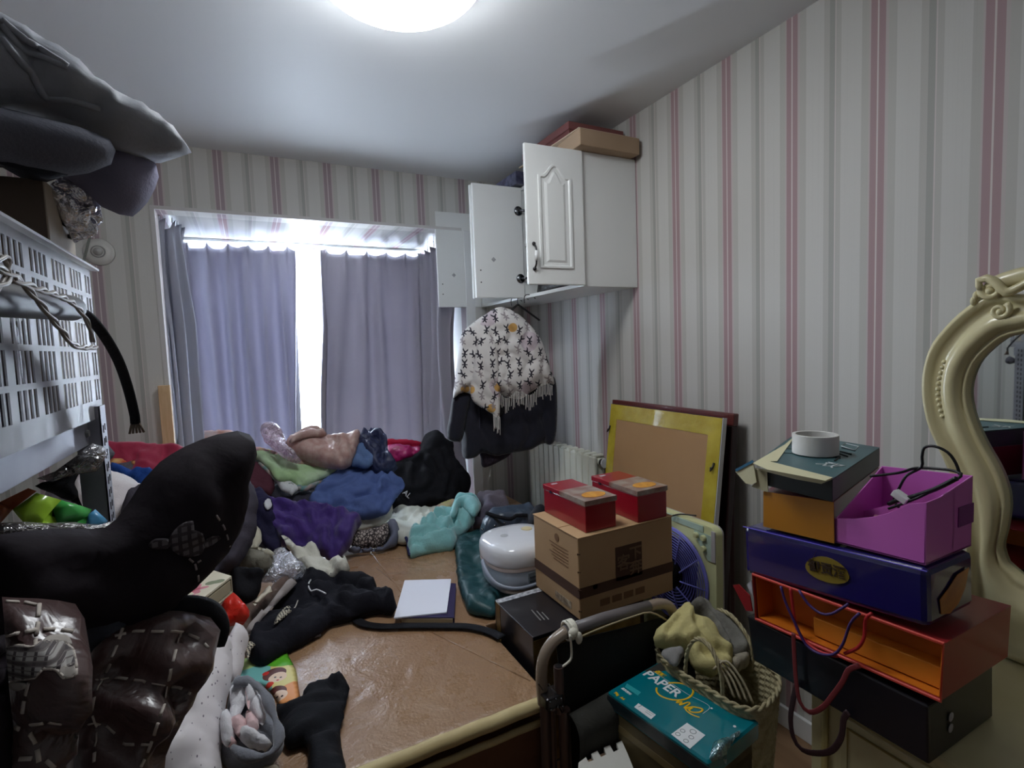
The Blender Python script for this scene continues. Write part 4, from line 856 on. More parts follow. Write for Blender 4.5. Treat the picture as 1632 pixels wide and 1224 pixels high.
for k in range(3): MB().bb(rcx - .03, rcx + .01, rcy - .153, rcy - .150, rz + .040 + k * .016, rz + .047 + k * .016).build('button', mat('btn%d' % k, (60, 64, 70), rough=.4), rc)
rebase(rc)

# black carton below kraft box
bk = thing('black_carton', 'black printed carton with gold left side standing under the kraft carton', 'box')
b0 = P(849, 1015, 2, .60); bx1 = 1.16; by1 = P(793, 954, 2, .60).y + .0
m_bcart = mat('black_card', (26, 24, 30), rough=.3, coat=.2)
MB().bb(b0.x, bx1, b0.y, by1, .16, .598).build('carton', m_bcart, bk, bevel=.002)
m_gold = mat('gold_foil', (150, 124, 66), c2=(104, 82, 44), rough=.35, metal=.5, nscale=14)
MB().bb(b0.x + .002, bx1 - .002, b0.y - .0012, b0.y + .001, .17, .585).build('gold_side', m_gold, bk)
MB().bb(b0.x - .0012, b0.x + .001, by1 - .045, by1 - .012, .17, .597).build('gold_strip', m_gold, bk)
MB().bb(b0.x + .002, b0.x + .30, by1 - .032, by1 - .004, .598, .5995).build('white_strip', mat('strip_white', (206, 208, 214), c2=(120, 122, 130), rough=.5, nscale=70), bk)
for k in range(3): MB().box((b0.x + .075 + k * .012, b0.y + .11 - k * .01, .5988), (.004, .075 - .012 * k, .0012), Matrix.Rotation(-.1, 3, 'Z')).build('fine_print', mat('fp%d' % k, (120, 118, 116)), bk)
MB().bb(b0.x + .15, b0.x + .26, b0.y + .004, b0.y + .009, .5985, .5998).build('silver_bar', mat('silver_bar', (190, 186, 176), rough=.4), bk)
rebase(bk)
fc = thing('support_carton', 'plain brown carton on the floor beneath the black carton', 'box')
MB().bb(.75, 1.16, b0.y + .01, by1, .0, .158).build('carton', m_kraft, fc, bevel=.003); rebase(fc)

# kraft carton
X0, X1, Y0, Y1, z0, z1 = near_box((925, 990), (925, 862), (850, 822), (1071, 822), .601)
z1 = .874
kc = thing('kraft_carton', 'large brown kraft carton with a dark seal stamp and brown band', 'box')
mb = MB(); mb.bb(X0, X1, Y0, Y1, z0, z1); mb.build('carton', m_kraft, kc, bevel=.004)
m_band = mat('brown_print', (78, 50, 34), rough=.75)
zb0 = P(925, 955, 1, Y0)[2]; zb1 = P(925, 938, 1, Y0)[2]
bd = MB(); bd.bb(X0 - .0008, X1 + .0008, Y0 - .0012, Y0 - .0002, zb0, zb1); bd.bb(X0 - .0012, X0 - .0002, Y0 - .0012, Y1, zb0, zb1); bd.build('printed_band', m_band, kc)
m_kdark = mat('kraft_dark_print', (126, 92, 62), rough=.8)  # dark brown ink for the carton's fine print and crest
fl1 = MB(); fl1.bb(X0 - .002, X1 + .002, Y0 - .002, Y0 + .115, z1 + .0002, z1 + .0035); fl1.build('top_flap', m_kraft, kc, bevel=.001)
fl2 = MB(); fl2.bb(X0 - .002, X1 + .002, Y0 + .119, Y1 + .002, z1 + .0002, z1 + .0035); fl2.build('top_flap', m_kraft, kc, bevel=.001)
sx0 = P(981, 900, 1, Y0)[0]; sx1 = P(1023, 900, 1, Y0)[0]; sz1 = P(1000, 868, 1, Y0)[2]; sz0 = P(1000, 922, 1, Y0)[2]
MB().bb(sx0, sx1, Y0 - .0012, Y0 - .0002, sz0, sz1).build('seal_stamp', m_band, kc)
m_kp = mat('kraft_reverse', (118, 92, 68), rough=.8)
sh = (sz1 - sz0)
text('seal_letters', '下', sh * .48, (sx0 + (sx1 - sx0) * .5, Y0 - .0022, sz0 + sh * .52), (1, 0, 0), (0, 0, 1), m_kp, kc, bold=.001)
text('seal_letters', '奔', sh * .48, (sx0 + (sx1 - sx0) * .5, Y0 - .0022, sz0 + sh * .12), (1, 0, 0), (0, 0, 1), m_kp, kc, bold=.001)
text('seal_letters', '客', sh * .48, (sx0 + (sx1 - sx0) * .04, Y0 - .0022, sz0 + sh * .34), (1, 0, 0), (0, 0, 1), m_kp, kc, bold=.001)
px_ = P(948, 935, 1, Y0); MB().bb(px_.x - .008, px_.x + .010, Y0 - .0012, Y0 - .0002, px_.z - .008, px_.z + .008).build('small_seal', m_band, kc)
# print on the left face
for k in range(6):
    MB().bb(X0 - .0012, X0 - .0002, Y0 + .06, Y0 + .06 + .12 - .012 * (k % 3), z1 - .062 - k * .011, z1 - .059 - k * .011).build('fine_print', m_kdark, kc)
MB().lathe([(0, .0012), (.014, .0012), (.014, 0)], (X0, Y0 + .13, z1 - .035), 14, Matrix.Rotation(-math.pi / 2, 3, 'Y')).build('crest_print', m_kdark, kc)
MB().bb(X0 - .0012, X0 - .0002, Y0 + .05, Y0 + .15, z0 + .018, z0 + .042).build('paper_label', mat('kl', (190, 172, 146), c2=(120, 100, 80), nscale=60), kc)
for k in range(4): MB().bb(X0 + .08 + k * .05, X0 + .12 + k * .05, Y0 - .0012, Y0 - .0002, zb0 - .045, zb0 - .022).build('fine_print', m_kdark, kc)
for z in (z0 + .03, z0 + .10, z0 + .16, z0 + .22): MB().tube([V(X0 - .001, Y0 + .004, z), V(X0 - .006, Y0 - .002, z + .006), V(X0 + .004, Y0 - .003, z + .002)], .0018, 6).build('staple', m_band, kc)
rebase(kc)
KX0, KX1, KY0, KY1 = X0, X1, Y0, Y1
# two red tins
m_rtin = mat('red_tin', (150, 14, 34), rough=.28, coat=.4)
m_lidp = mat('lid_print', (160, 148, 138), c2=(132, 92, 80), rough=.3, nscale=22)
m_gold2 = mat('gold_print', (226, 164, 62), c2=(196, 128, 44), rough=.4, nscale=30)
for (nb_, nt_, lt_, rt_, lab) in (((934, 850), (935, 799), (866, 768), (981, 786), 'red metal tin on the left half of the kraft carton'), ((1017, 834), (1018, 783), (943, 753), (1062, 768), 'red metal tin on the right rear corner of the kraft carton')):
    X0, X1, Y0, Y1, a_, b_ = near_box(nb_, nt_, lt_, rt_, .8782)
    t_ = thing('red_tin', lab, 'tin', 'red tins on the kraft carton')
    zl = b_ - .018
    MB().bb(X0, X1, Y0, Y1, a_, zl).build('tin_body', m_rtin, t_, bevel=.003)
    MB().bb(X0 - .002, X1 + .002, Y0 - .002, Y1 + .002, zl, b_).build('lid', m_rtin, t_, bevel=.002)
    ym = Y0 + (Y1 - Y0) * .58
    MB().bb(X0 - .0032, X1 + .0032, Y0 - .0032, ym, zl + .002, b_ + .0012).build('printed_sleeve', m_lidp, t_, bevel=.001)
    pr = [(X0 + (X1 - X0) * (.55 + .36 * math.cos(a)), Y0 + (Y1 - Y0) * (.18 + .12 * math.sin(a)), b_ + .0014) for a in [k * math.pi / 8 for k in range(16)]]
    MB().prism(pr, (0, 0, .0008)).build('gold_motif', m_gold2, t_)
    MB().bb(X0 + .02, X0 + .045, Y1 - .03, Y1 - .018, b_ + .0002, b_ + .001).build('white_label', m_wprint, t_)
    MB().bb(X0 - .003, X0 - .001, Y1 - .06, Y1 - .045, zl - .004, zl + .004).build('clasp', m_met, t_)
    rebase(t_)

# ================================================================ PICTURE FRAMES leaning on the right wall
def leaning(name, label, xt, xb, ya, yb_, zt_, m_frame, w_, th):
    root = thing(name, label, 'picture frame')
    L_ = math.hypot(xt - xb, zt_); ang = math.atan2(xt - xb, zt_)
    def q(a, b, c): # a along Y, b up, c out of the frame towards the room
        return V(xb + math.sin(ang) * b - math.cos(ang) * c, a, math.cos(ang) * b + math.sin(ang) * c)
    def pbox(y0, y1, b0_, b1, c0, c1, nm, m, **k):
        return MB().hexa([q(y0, b0_, c0), q(y1, b0_, c0), q(y1, b0_, c1), q(y0, b0_, c1)], [q(y0, b1, c0), q(y1, b1, c0), q(y1, b1, c1), q(y0, b1, c1)]).build(nm, m, root, **k)
    return root, pbox, q, L_
m_fr2 = mat('frame_maroon', (96, 44, 42), rough=.35, coat=.2); m_fr2d = mat('frame_dark', (44, 22, 24), rough=.4)
ya, yb_ = P(1178, 655, 0, 1.715)[1], P(983, 640, 0, 1.715)[1]
zt2 = P(1080, 648, 0, 1.715)[2]
root, pb, q_, L_ = leaning('picture_frame', 'large maroon picture frame leaning on the wall behind the taped one', 1.715, 1.60, ya, yb_, zt2, m_fr2, .05, .03)
pb(ya, yb_, L_ - .05, L_, 0, .03, 'top_rail', m_fr2, bevel=.004); pb(ya, yb_, 0, .05, 0, .03, 'bottom_rail', m_fr2, bevel=.004)
pb(ya, ya + .06, .05, L_ - .05, 0, .03, 'side_rail', m_fr2d, bevel=.004); pb(yb_ - .05, yb_, .05, L_ - .05, 0, .03, 'side_rail', m_fr2d, bevel=.004)
pb(ya + .05, yb_ - .05, .05, L_ - .05, .004, .012, 'picture_panel', m_fr2d)
rebase(root)
xt, xb = 1.655, 1.50
ya, yb_ = P(1158, 664, 0, xt)[1], P(979, 647, 0, xt)[1]; zt1 = P(1070, 655, 0, xt)[2]
root, pb, q_, L_ = leaning('picture_frame', 'large picture frame seen from the back with yellow taped edges', xt, xb, ya, yb_, zt1, None, .06, .03)
m_tape = mat('yellow_tape', (196, 178, 60), c2=(176, 156, 44), rough=.25, coat=.5, wrink=.6, wscale=30, nscale=14)
m_mdf = mat('backing_board', (178, 140, 98), c2=(170, 132, 92), rough=.75, nscale=3)
pb(ya, yb_, 0, L_, 0, .018, 'frame', m_fr2d, bevel=.002)
pb(ya + .004, yb_ - .004, .004, L_ - .004, .018, .020, 'backing_board', m_mdf)
pb(ya + .002, yb_ - .002, L_ - .075, L_ - .002, .0202, .0215, 'top_tape', m_tape); pb(ya + .002, ya + .065, .002, L_ - .07, .0202, .0218, 'side_tape', m_tape)
pb(yb_ - .055, yb_ - .002, .002, L_ - .07, .0202, .0218, 'side_tape', m_tape); pb(ya + .002, yb_ - .002, .002, .07, .0202, .0215, 'bottom_tape', m_tape)
pb(ya - .003, ya - .0005, 0, L_, .0, .022, 'clear_edging', mat('clear_edge', (210, 212, 210), rough=.2))
for (yy, b_) in ((ya + .022, L_ - .20), (yb_ - .012, L_ - .13)):
    MB().tube([q_(yy, b_ + .02, .024), q_(yy, b_, .03), q_(yy + .004, b_ - .012, .036), q_(yy + .008, b_, .03)], .004, 8).build('hanging_hook', m_dark, root, smooth=True)
rebase(root)

# ================================================================ BOX FAN
fan = thing('box_fan', 'square box fan with violet-blue round grille leaning by the taped frame', 'fan')
FXp = 1.44
fc_ = P(1071, 912, 0, FXp); fr_ = abs(P(1071, 840, 0, FXp)[2] - fc_.z)
fy0 = P(1141, 842, 0, FXp)[1]; fy1 = fc_.y + (fc_.y - fy0) - .01; fz1 = P(1100, 829, 0, FXp)[2]; fz0 = fz1 - (fy1 - fy0) * 1.25
m_fan = mat('fan_cream', (206, 208, 160), rough=.35); m_fang = mat('fan_panel_green', (170, 190, 176), rough=.35); m_fanb = mat('fan_grille_violet', (128, 128, 214), rough=.35); m_fans = mat('fan_side_grey', (170, 166, 168), rough=.4)
ct = MB(); pts = []
hw_ = 48
outer = rrect(fy0, fy1, fz0, fz1, .03, 11)
fr2 = fr_ * 1.02
inner = []
for (y, z) in outer:
    a = math.atan2(z - fc_.z, y - fc_.y); inner.append((fc_.y + fr2 * math.cos(a), fc_.z + fr2 * math.sin(a)))
n = len(outer); vs = [(FXp + .034, y, z) for y, z in outer] + [(FXp, y, z) for y, z in outer] + [(FXp, y, z) for y, z in inner] + [(FXp + .030, y, z) for y, z in inner]
fs = [(i * n + k, i * n + (k + 1) % n, (i + 1) * n + (k + 1) % n, (i + 1) * n + k) for i in range(3) for k in range(n)]
ct.add(vs, fs).build('casing', m_fan, fan, smooth='auto')
MB().prism([(FXp + .034, y, z) for y, z in outer], (.006, 0, 0)).build('back_cover', m_fans, fan)
# green top panel with knobs, grey corner
MB().bb(FXp - .003, FXp + .0, fy0 + .055, fy1 - .02, fz1 - .028, fz1 - .004).build('top_panel', m_fang, fan, bevel=.002)
MB().prism([(FXp - .0035, y, z) for y, z in ((fy0 + .012, fz1 - .03), (fy0 + .10, fz1 - .03), (fy0 + .075, fz1 - .075), (fy0 + .035, fz1 - .125), (fy0 + .012, fz1 - .125))], (.003, 0, 0)).build('control_panel', m_fang, fan)
MB().bb(FXp - .004, FXp + .0, fy0 + .001, fy0 + .02, fz1 - .125, fz1 - .01).build('corner_strip', m_fans, fan, bevel=.002)
for (dy, dz) in ((.085, .045), (.05, .045), (.05, .085)):
    c = (FXp - .004, fy0 + dy, fz1 - dz)
    MB().lathe([(0, .012), (.009, .012), (.011, .008), (.011, 0)], c, 14, Matrix.Rotation(-math.pi / 2, 3, 'Y')).build('knob', m_fan, fan, smooth='auto')
gr = MB()
circ = lambda r, x: [V(x, fc_.y + r * math.cos(a), fc_.z + r * math.sin(a)) for a in [2 * math.pi * k / 40 for k in range(40)]]
gr.tube(circ(fr_ * .99, FXp - .004), .006, 8, closed=True)
nr = 11
for k in range(nr):
    r = fr_ * (.97 - k * .062); gr.tube(circ(r, FXp - .010 + .0006 * k), .0022, 6, closed=True)
for k in range(10):
    a = 2 * math.pi * k / 10; gr.tube([V(FXp - .008, fc_.y + fr_ * .98 * math.cos(a), fc_.z + fr_ * .98 * math.sin(a)), V(FXp - .012, fc_.y + fr_ * .3 * math.cos(a + .25), fc_.z + fr_ * .3 * math.sin(a + .25))], .003, 6)
gr.build('grille', m_fanb, fan, smooth=True)
MB().lathe([(0, .012), (fr_ * .2, .011), (fr_ * .3, .004), (fr_ * .3, 0)], (FXp - .008, fc_.y, fc_.z), 24, Matrix.Rotation(-math.pi / 2, 3, 'Y')).build('hub_cap', m_blkp, fan, smooth='auto')
for k in range(5):
    a0 = 2 * math.pi * k / 5
    MB().grid(lambda u, w: V(FXp + .012 + .01 * (w - .5), fc_.y + fr_ * (.15 + .78 * u) * math.cos(a0 + w * .95), fc_.z + fr_ * (.15 + .78 * u) * math.sin(a0 + w * .95)), 6, 6).build('fan_blade', mat('blade%d' % k, (50, 48, 92), rough=.4), fan, smooth=True, solid=.003)
MB().prism([V(FXp + .028, p.y, p.z) for p in circ(fr_ * 1.02, 0)], (.002, 0, 0)).build('fan_back', mat('fan_dark', (38, 36, 66), rough=.6), fan)
MB().tube(spline([V(FXp, fc_.y + .02, fc_.z + fr_ * .95), V(FXp - .02, fc_.y + .0, fz1 - .02), V(FXp + .0, fc_.y - .04, fz1 + .006), V(FXp + .030, fc_.y - .10, fz1 + .012)], .01, False), .003, 6).build('power_cord', m_blkp, fan, smooth=True)
rebase(fan)
st = thing('fan_carton', 'dark carton on the floor under the box fan', 'box')
MB().bb(KX1 + .02, FXp + .11, fy0 - .02, fy1 + .02, 0, fz0 - .002).build('carton', mat('dkcart', (54, 44, 44), rough=.7), st, bevel=.003); rebase(st)

# ================================================================ FOLDING METAL FRAME WITH BLACK FABRIC
ff = thing('folding_cot', 'folded metal tube cot with black canvas in front of the black carton', 'cot')
m_tube = mat('beige_tube', (150, 134, 118), rough=.32, coat=.3); m_tubes = mat('grey_tube_sleeve', (112, 106, 106), rough=.4); m_rust = mat('dark_tube', (96, 78, 74), rough=.35, metal=.3)
m_canvas = cloth('black_canvas', (40, 40, 38), c2=(32, 32, 31), wrink=.2, bump=.6)
FY = 1.185
lp = spline([P(x, y, 1, FY) for x, y in ((866, 1120), (863, 1085), (866, 1050), (880, 1024), (902, 1006))], .012, False)
MB().tube(lp, .016, 14).build('bent_tube', m_tube, ff, smooth=True)
MB().tube([P(x, y, 1, FY) for x, y in ((900, 1007), (960, 986), (1034, 966))], .0165, 14).build('sleeved_tube', m_tubes, ff, smooth=True)
MB().tube(spline([P(1032, 967, 1, FY), P(1050, 962, 1, FY), P(1066, 966, 1, FY), P(1076, 985, 1, FY), P(1078, 1010, 1, FY), P(1078, 1224, 1, FY)], .012, False), .016, 14).build('bent_tube', m_tube, ff, smooth=True)
a = P(890, 1062, 1, FY - .03); MB().tube([a, V(a.x, a.y, a.z - .13)], .0135, 14).build('inner_tube', m_rust, ff, smooth='auto')
MB().tube([a + V(0, 0, .001), a + V(0, 0, .002)], .0105, 12).build('tube_bore', m_dark, ff)
a2 = P(899, 1130, 1, FY - .035); MB().tube([a2, V(a2.x, a2.y, .02)], .0165, 14).build('front_leg', m_rust, ff, smooth='auto')
a3 = P(868, 1120, 1, FY); MB().tube([a3, V(a3.x, a3.y, .02)], .014, 12).build('rear_leg', m_rust, ff, smooth='auto')
a4 = P(880, 1130, 1, FY - .01); MB().tube([a4, V(a4.x, a4.y, .02)], .009, 10).build('middle_rod', m_rust, ff, smooth='auto')
jn = P(878, 1112, 1, FY - .02)
MB().box(jn, (.055, .05, .035)).build('joint_bracket', m_dark, ff, bevel=.006)
for dx, dz in ((-.018, .01), (0, .012), (.016, .008), (-.016, -.012), (.004, -.012), (.02, -.016)):
    MB().sph(jn + V(dx, -.027, dz), .0035, 8, 6).build('rivet', m_met, ff, smooth=True)
for (p, q2) in (((858, 1090), (866, 1100)), ((874, 1090), (886, 1104)), ((888, 1122), (896, 1136))):
    MB().tube([P(*p, 1, FY - .045), P(*q2, 1, FY - .045)], .0018, 6).build('spring_wire', m_met, ff)
# canvas sheet
cz = lambda u: P(888 + u * 170, 1030 - u * 52, 1, FY)[2]
ctz0 = P(905, 1012, 1, FY)[2] - .012; ctz1 = P(1060, 978, 1, FY)[2] - .012
def canv(u, w):
    x = P(888, 1100, 1, FY)[0] + u * (P(1068, 1000, 1, FY)[0] - P(888, 1100, 1, FY)[0]); top = ctz0 + (ctz1 - ctz0) * u
    return V(x, FY - .004 - .018 * math.sin(w * math.pi) + .006 * nz(u * 3, w * 3, 7), top - w * .40)
MB().grid(canv, 24, 24).build('canvas', m_canvas, ff, smooth=True, solid=.004)
def canv2(u, w):
    x = P(905, 1170, 1, FY - .05)[0] + u * .40; a = w * math.pi * 1.1
    return V(x, FY - .06 - .05 * math.sin(a) - u * .01, .46 - .0 + .05 * math.cos(a) + u * .06 - max(0, w - .5) * .5)
MB().grid(canv2, 20, 20).build('canvas_fold', cloth('canv2', (58, 57, 52), c2=(48, 48, 44)), ff, smooth=True, solid=.004)
rp = spline([P(x, y, 1, FY - .02) for x, y in ((918, 1018), (960, 1000), (1005, 984), (1036, 976), (1062, 988))], .02, False)
MB().tube(rp, .0028, 6).build('edge_cord', mat('beige_cord', (176, 160, 126)), ff, smooth=True)
rebase(ff)
kn = thing('string_knot', 'white plastic string knotted around the cot tube', 'string')
m_str = mat('white_string', (226, 222, 206), rough=.5, wrink=.8, wscale=60)
kc_ = P(907, 1004, 1, FY)
ks = MB()
for k in range(5):
    a0 = k * 1.1; ks.tube([kc_ + V(.006 * math.sin(a0 * 2), .024 * math.cos(t_), .024 * math.sin(t_)) + V((k - 2) * .004, 0, 0) for t_ in [2 * math.pi * j / 14 for j in range(14)]], .0045, 6, closed=True)
ks.sph(kc_ + V(-.002, -.024, .004), .014, 10, 8, (1.1, .8, 1)); ks.sph(kc_ + V(.012, -.03, -.012), .011, 10, 8, (1, .7, 1.6))
ks.build('knot', m_str, kn, smooth=True)
MB().tube(spline([P(x, y, 1, FY - .035) for x, y in ((908, 1012), (910, 1024), (911, 1042), (909, 1052), (900, 1060), (895, 1064))], .008, False), .0035, 6).build('string_tail', m_str, kn, smooth=True)
rebase(kn)

# ================================================================ REAM OF PAPER ON A CARTON
zr_ = .55
rL, rF, rR, rN = P(968, 1101, 2, zr_), P(1045, 1055, 2, zr_), P(1190, 1135, 2, zr_), P(1129, 1216, 2, zr_)
ex = (rN - rL); ey = (rF - rL); ex_n = ex.normalized(); ey_n = (ey - ex_n * ey.dot(ex_n)).normalized()
Lr, Wr = .312, .212
m_cam = mat('mottled_carton', (112, 98, 66), c2=(70, 62, 44), rough=.6, nscale=9)
rcb = thing('mottled_carton', 'mottled olive-brown carton standing under the teal paper ream', 'box')
rp_ = lambda a, b, z: V(*(rL + ex_n * a + ey_n * b)[:2], z)
MB().hexa([rp_(.02, .006, 0), rp_(.30, .006, 0), rp_(.30, .20, 0), rp_(.02, .20, 0)], [rp_(.02, .006, .498), rp_(.30, .006, .498), rp_(.30, .20, .498), rp_(.02, .20, .498)]).build('carton', m_cam, rcb, bevel=.003)
MB().hexa([rp_(.02, .0045, .45), rp_(.30, .0045, .45), rp_(.30, .20, .45), rp_(.02, .20, .45)], [rp_(.02, .0045, .47), rp_(.30, .0045, .47), rp_(.30, .20, .47), rp_(.02, .20, .47)]).build('tape_band', mat('camtape', (128, 112, 74), rough=.4), rcb)
rebase(rcb)
rm = thing('paper_ream', 'teal wrapped ream of copy paper lettered PAPER One', 'paper ream')
m_teal2 = mat('teal_wrap', (0, 116, 128), rough=.22, coat=.5, wrink=.12, wscale=10)
def rr(d, z): return [V(*(rL + ex_n * x + ey_n * y)[:2], z) for x, y in rrect(d, Lr - d, d, Wr - d, .006, 3)]
mb = MB(); lv = [(.006, .5), (0, .506), (0, .545), (.005, .5505)]; n = len(rr(0, 0)); vs = []
for d, z in lv: vs += rr(d, z)
mb.add(vs, [(i * n + k, i * n + (k + 1) % n, (i + 1) * n + (k + 1) % n, (i + 1) * n + k) for i in range(3) for k in range(n)] + [tuple(range(n)), tuple(3 * n + k for k in range(n))]).build('wrapper', m_teal2, rm, smooth='auto')
zt_ = .5512
T = lambda a, b: V(*(rL + ex_n * a * Lr + ey_n * b * Wr)[:2], zt_)
# helper: pixel -> ream top coordinates
def RP(px, py, dz=0.0):
    p = P(px, py, 2, zt_ + dz); return p
cr6 = lambda *p: [(960 + x / 6, 1020 + y / 6) for x, y in p]
MB().hexa([rp_(-.0008, -.0008, .5085), rp_(Lr + .0006, -.0008, .5085), rp_(Lr + .0006, .002, .5085), rp_(-.0008, .002, .5085)], [rp_(-.0008, -.0008, .54), rp_(Lr + .0006, -.0008, .54), rp_(Lr + .0006, .002, .54), rp_(-.0008, .002, .54)]).build('side_print', mat('ream_side', (24, 44, 52), c2=(60, 64, 66), rough=.3, nscale=26), rm)
m_wt = mat('white_ink', (232, 236, 238), rough=.4); m_yt = mat('yellow_ink', (236, 190, 24), rough=.4); m_tl = mat('light_teal_ink', (40, 160, 166), rough=.4)
# PAPER
pA = RP(*cr6((380, 325))[0]); pB = RP(*cr6((700, 545))[0]); pU = RP(*cr6((405, 285))[0])
wd_ = (pB - pA).length
text('paper_letters', 'PAPER', wd_ / 2.75, pA, pB - pA, pU - pA + V(0, 0, 0), m_wt, rm, bold=.0008)
def stroke(name, pts, r, m): return MB().tube(spline([RP(*p) for p in cr6(*pts)], .003, False), r, 6, flat=(.15, 1), up=(0, 0, 1)).build(name, m, rm, smooth=True)
stroke('yellow_loop', [(520, 455), (520, 495), (560, 535), (640, 565), (730, 575), (810, 560), (860, 520), (865, 475), (820, 435), (740, 412), (660, 410), (620, 415)], .0030, m_yt)
stroke('yellow_script', [(740, 570), (710, 600), (760, 590), (740, 620), (820, 595), (835, 610), (785, 650), (860, 640), (930, 650), (960, 665), (930, 690), (860, 690), (830, 670), (860, 650)], .0027, m_yt)
stroke('yellow_script', [(860, 650), (810, 660), (790, 640), (800, 670), (850, 710), (930, 740)], .0022, m_yt)
stroke('white_line', [(465, 285), (640, 400), (820, 520), (1020, 630), (960, 705)], .0006, m_wt)
c_ = RP(*cr6((1045, 655))[0]); MB().lathe([(0, .0008), (.003, .0008), (.003, 0)], c_, 12).build('white_dot', m_wt, rm)
c_ = RP(*cr6((1265, 828))[0]); MB().lathe([(0, .0008), (.0036, .0008), (.0036, 0)], c_, 12).build('white_dot', m_wt, rm)
pA2 = RP(*cr6((495, 300))[0]); text('chinese_letters', '百旺', .017, pA2, pB - pA, pU - pA, m_yt, rm, bold=.0006)
pA3 = RP(*cr6((180, 462))[0]); text('small_letters', '品质复印', .0085, pA3, pB - pA, pU - pA, m_wt, rm, bold=.0003)
pA4 = RP(*cr6((110, 505))[0]); text('small_letters', '70g   A4', .0105, pA4, pB - pA, pU - pA, m_yt, rm, bold=.0004)
for pts, nm in ((((345, 605), (512, 715), (465, 757), (305, 640)), 'white_label'), (((810, 792), (985, 910), (838, 1040), (658, 900)), 'white_label'), (((235, 415), (370, 500), (340, 530), (215, 450)), 'teal_panel')):
    MB().prism([RP(*p) - V(0, 0, .0008) for p in cr6(*pts)], (0, 0, .001)).build(nm, m_wt if nm == 'white_label' else m_tl, rm)
m_ltg = mat('label_grey', (120, 132, 132), rough=.5)
for (x, y, r) in ((722, 900, 26), (768, 868, 26), (868, 876, 34), (800, 965, 26), (850, 930, 26)):
    c_ = RP(*cr6((x, y))[0], .0004); rr_ = r / 6 * .00128
    MB().tube([c_ + V(rr_ * math.cos(a), rr_ * math.sin(a), 0) for a in [k * .45 for k in range(14)]], .0009, 5, closed=True, flat=(.4, 1), up=(0, 0, 1)).build('printed_emblem', m_ltg, rm)
for pts in (((420, 670), (490, 715)), ((410, 685), (470, 725)), ((345, 640), (375, 625))):
    MB().tube([RP(*p, .0004) for p in cr6(*pts)], .0007, 4).build('label_print', m_ltg, rm)
# torn plastic end
soft('torn_wrap_end', cr6((1060, 980), (1200, 930), (1320, 830), (1345, 690), (1440, 790), (1400, 800), (1310, 960), (1200, 1050), (1190, 1180), (1150, 1130), (1050, 1170), (1020, 1140)), (rR.x - .01, rR.y, .535), (.25, -.35, .9), film('wrapfilm', (120, 190, 196), gloss=.4, haze=.5), T=.018, B=.012, edge=.02, wr=.008, wf=120, seed=80, parent=rm, res=.01)
rebase(rm)

# ================================================================ WOVEN BASKET
bs = thing('woven_basket', 'oval woven straw basket with two arched handles behind the paper ream', 'basket')
zb_ = .572
rimp = spline([P(x, y, 2, zb_) for x, y in ((1046, 1030), (1058, 1054), (1090, 1078), (1130, 1102), (1175, 1128), (1210, 1132), (1236, 1110), (1241, 1085), (1224, 1062), (1190, 1040), (1135, 1008), (1085, 990), (1055, 1000))], .01)
rimp = [Vector(p) for p in rimp]; cen = sum(rimp, Vector()) / len(rimp)
# arc-length resample
NU = 144
def resamp(loop, n):
    L = [0]
    for a, b in zip(loop, loop[1:] + loop[:1]): L.append(L[-1] + (b - a).length)
    out = []
    for k in range(n):
        s = L[-1] * k / n; i = 0
        while L[i + 1] < s: i += 1
        out.append(loop[i].lerp(loop[(i + 1) % len(loop)], (s - L[i]) / (L[i + 1] - L[i])))
    return out
rim = resamp(rimp, NU)
NVb = 44; H_ = .38
vs = []; 
for j in range(NVb + 1):
    w = j / NVb; sc = 1 - .16 * w
    for k, p in enumerate(rim):
        d = (p - cen); nn = V(d.x, d.y, 0).normalized()
        o_ = .0022 * math.sin(2 * math.pi * k / 6 + math.pi * (j % 2)) * (1 if j < NVb - 1 else 0)
        q0 = cen + d * sc + nn * o_; vs.append((q0.x, q0.y, zb_ - w * H_))
fs = [(j * NU + k, j * NU + (k + 1) % NU, (j + 1) * NU + (k + 1) % NU, (j + 1) * NU + k) for j in range(NVb) for k in range(NU)] + [tuple(NVb * NU + k for k in range(NU))]
m_straw = mat('straw_weave', (186, 176, 140), c2=(158, 146, 112), rough=.8, nscale=40, bump=.6, bscale=120)
MB().add(vs, fs).build('woven_body', m_straw, bs, smooth=False, solid=.006)
rm2 = MB()
for ph in (0, math.pi):
    rm2.tube([p + V(0, 0, .004 + .004 * math.sin(k * .9 + ph)) + (V(p.x - cen.x, p.y - cen.y, 0).normalized()) * .004 * math.cos(k * .9 + ph) for k, p in enumerate(rim)], .0045, 6, closed=True)
rm2.build('braided_rim', m_straw, bs, smooth=True)
def handle(pts):
    sp = spline(pts, .006, False); mb = MB()
    for ph in (0, 2.1, 4.2):
        mb.tube([p + V(.0035 * math.cos(i * .7 + ph), 0, .0035 * math.sin(i * .7 + ph)) for i, p in enumerate(sp)], .0034, 6)
    mb.build('arched_handle', m_straw, bs, smooth=True)
yh = P(1090, 1078, 2, zb_).y
hA = P(1092, 1076, 2, zb_); hB = P(1152, 1114, 2, zb_)
handle([hA + V(0, 0, -.06), hA, hA.lerp(hB, .08) + V(0, 0, .075), hA.lerp(hB, .35) + V(0, 0, .125), hA.lerp(hB, .7) + V(0, 0, .12), hA.lerp(hB, .95) + V(0, 0, .07), hB, hB + V(0, 0, -.06)])
hC = P(1130, 1004, 2, zb_); hD = P(1200, 1047, 2, zb_)
handle([hC + V(0, 0, -.04), hC, hC.lerp(hD, .02) + V(0, 0, .04), hC.lerp(hD, .25) + V(0, 0, .085), hC.lerp(hD, .6) + V(0, 0, .085), hC.lerp(hD, .92) + V(0, 0, .045), hD, hD + V(0, 0, -.04)])
rebase(bs)
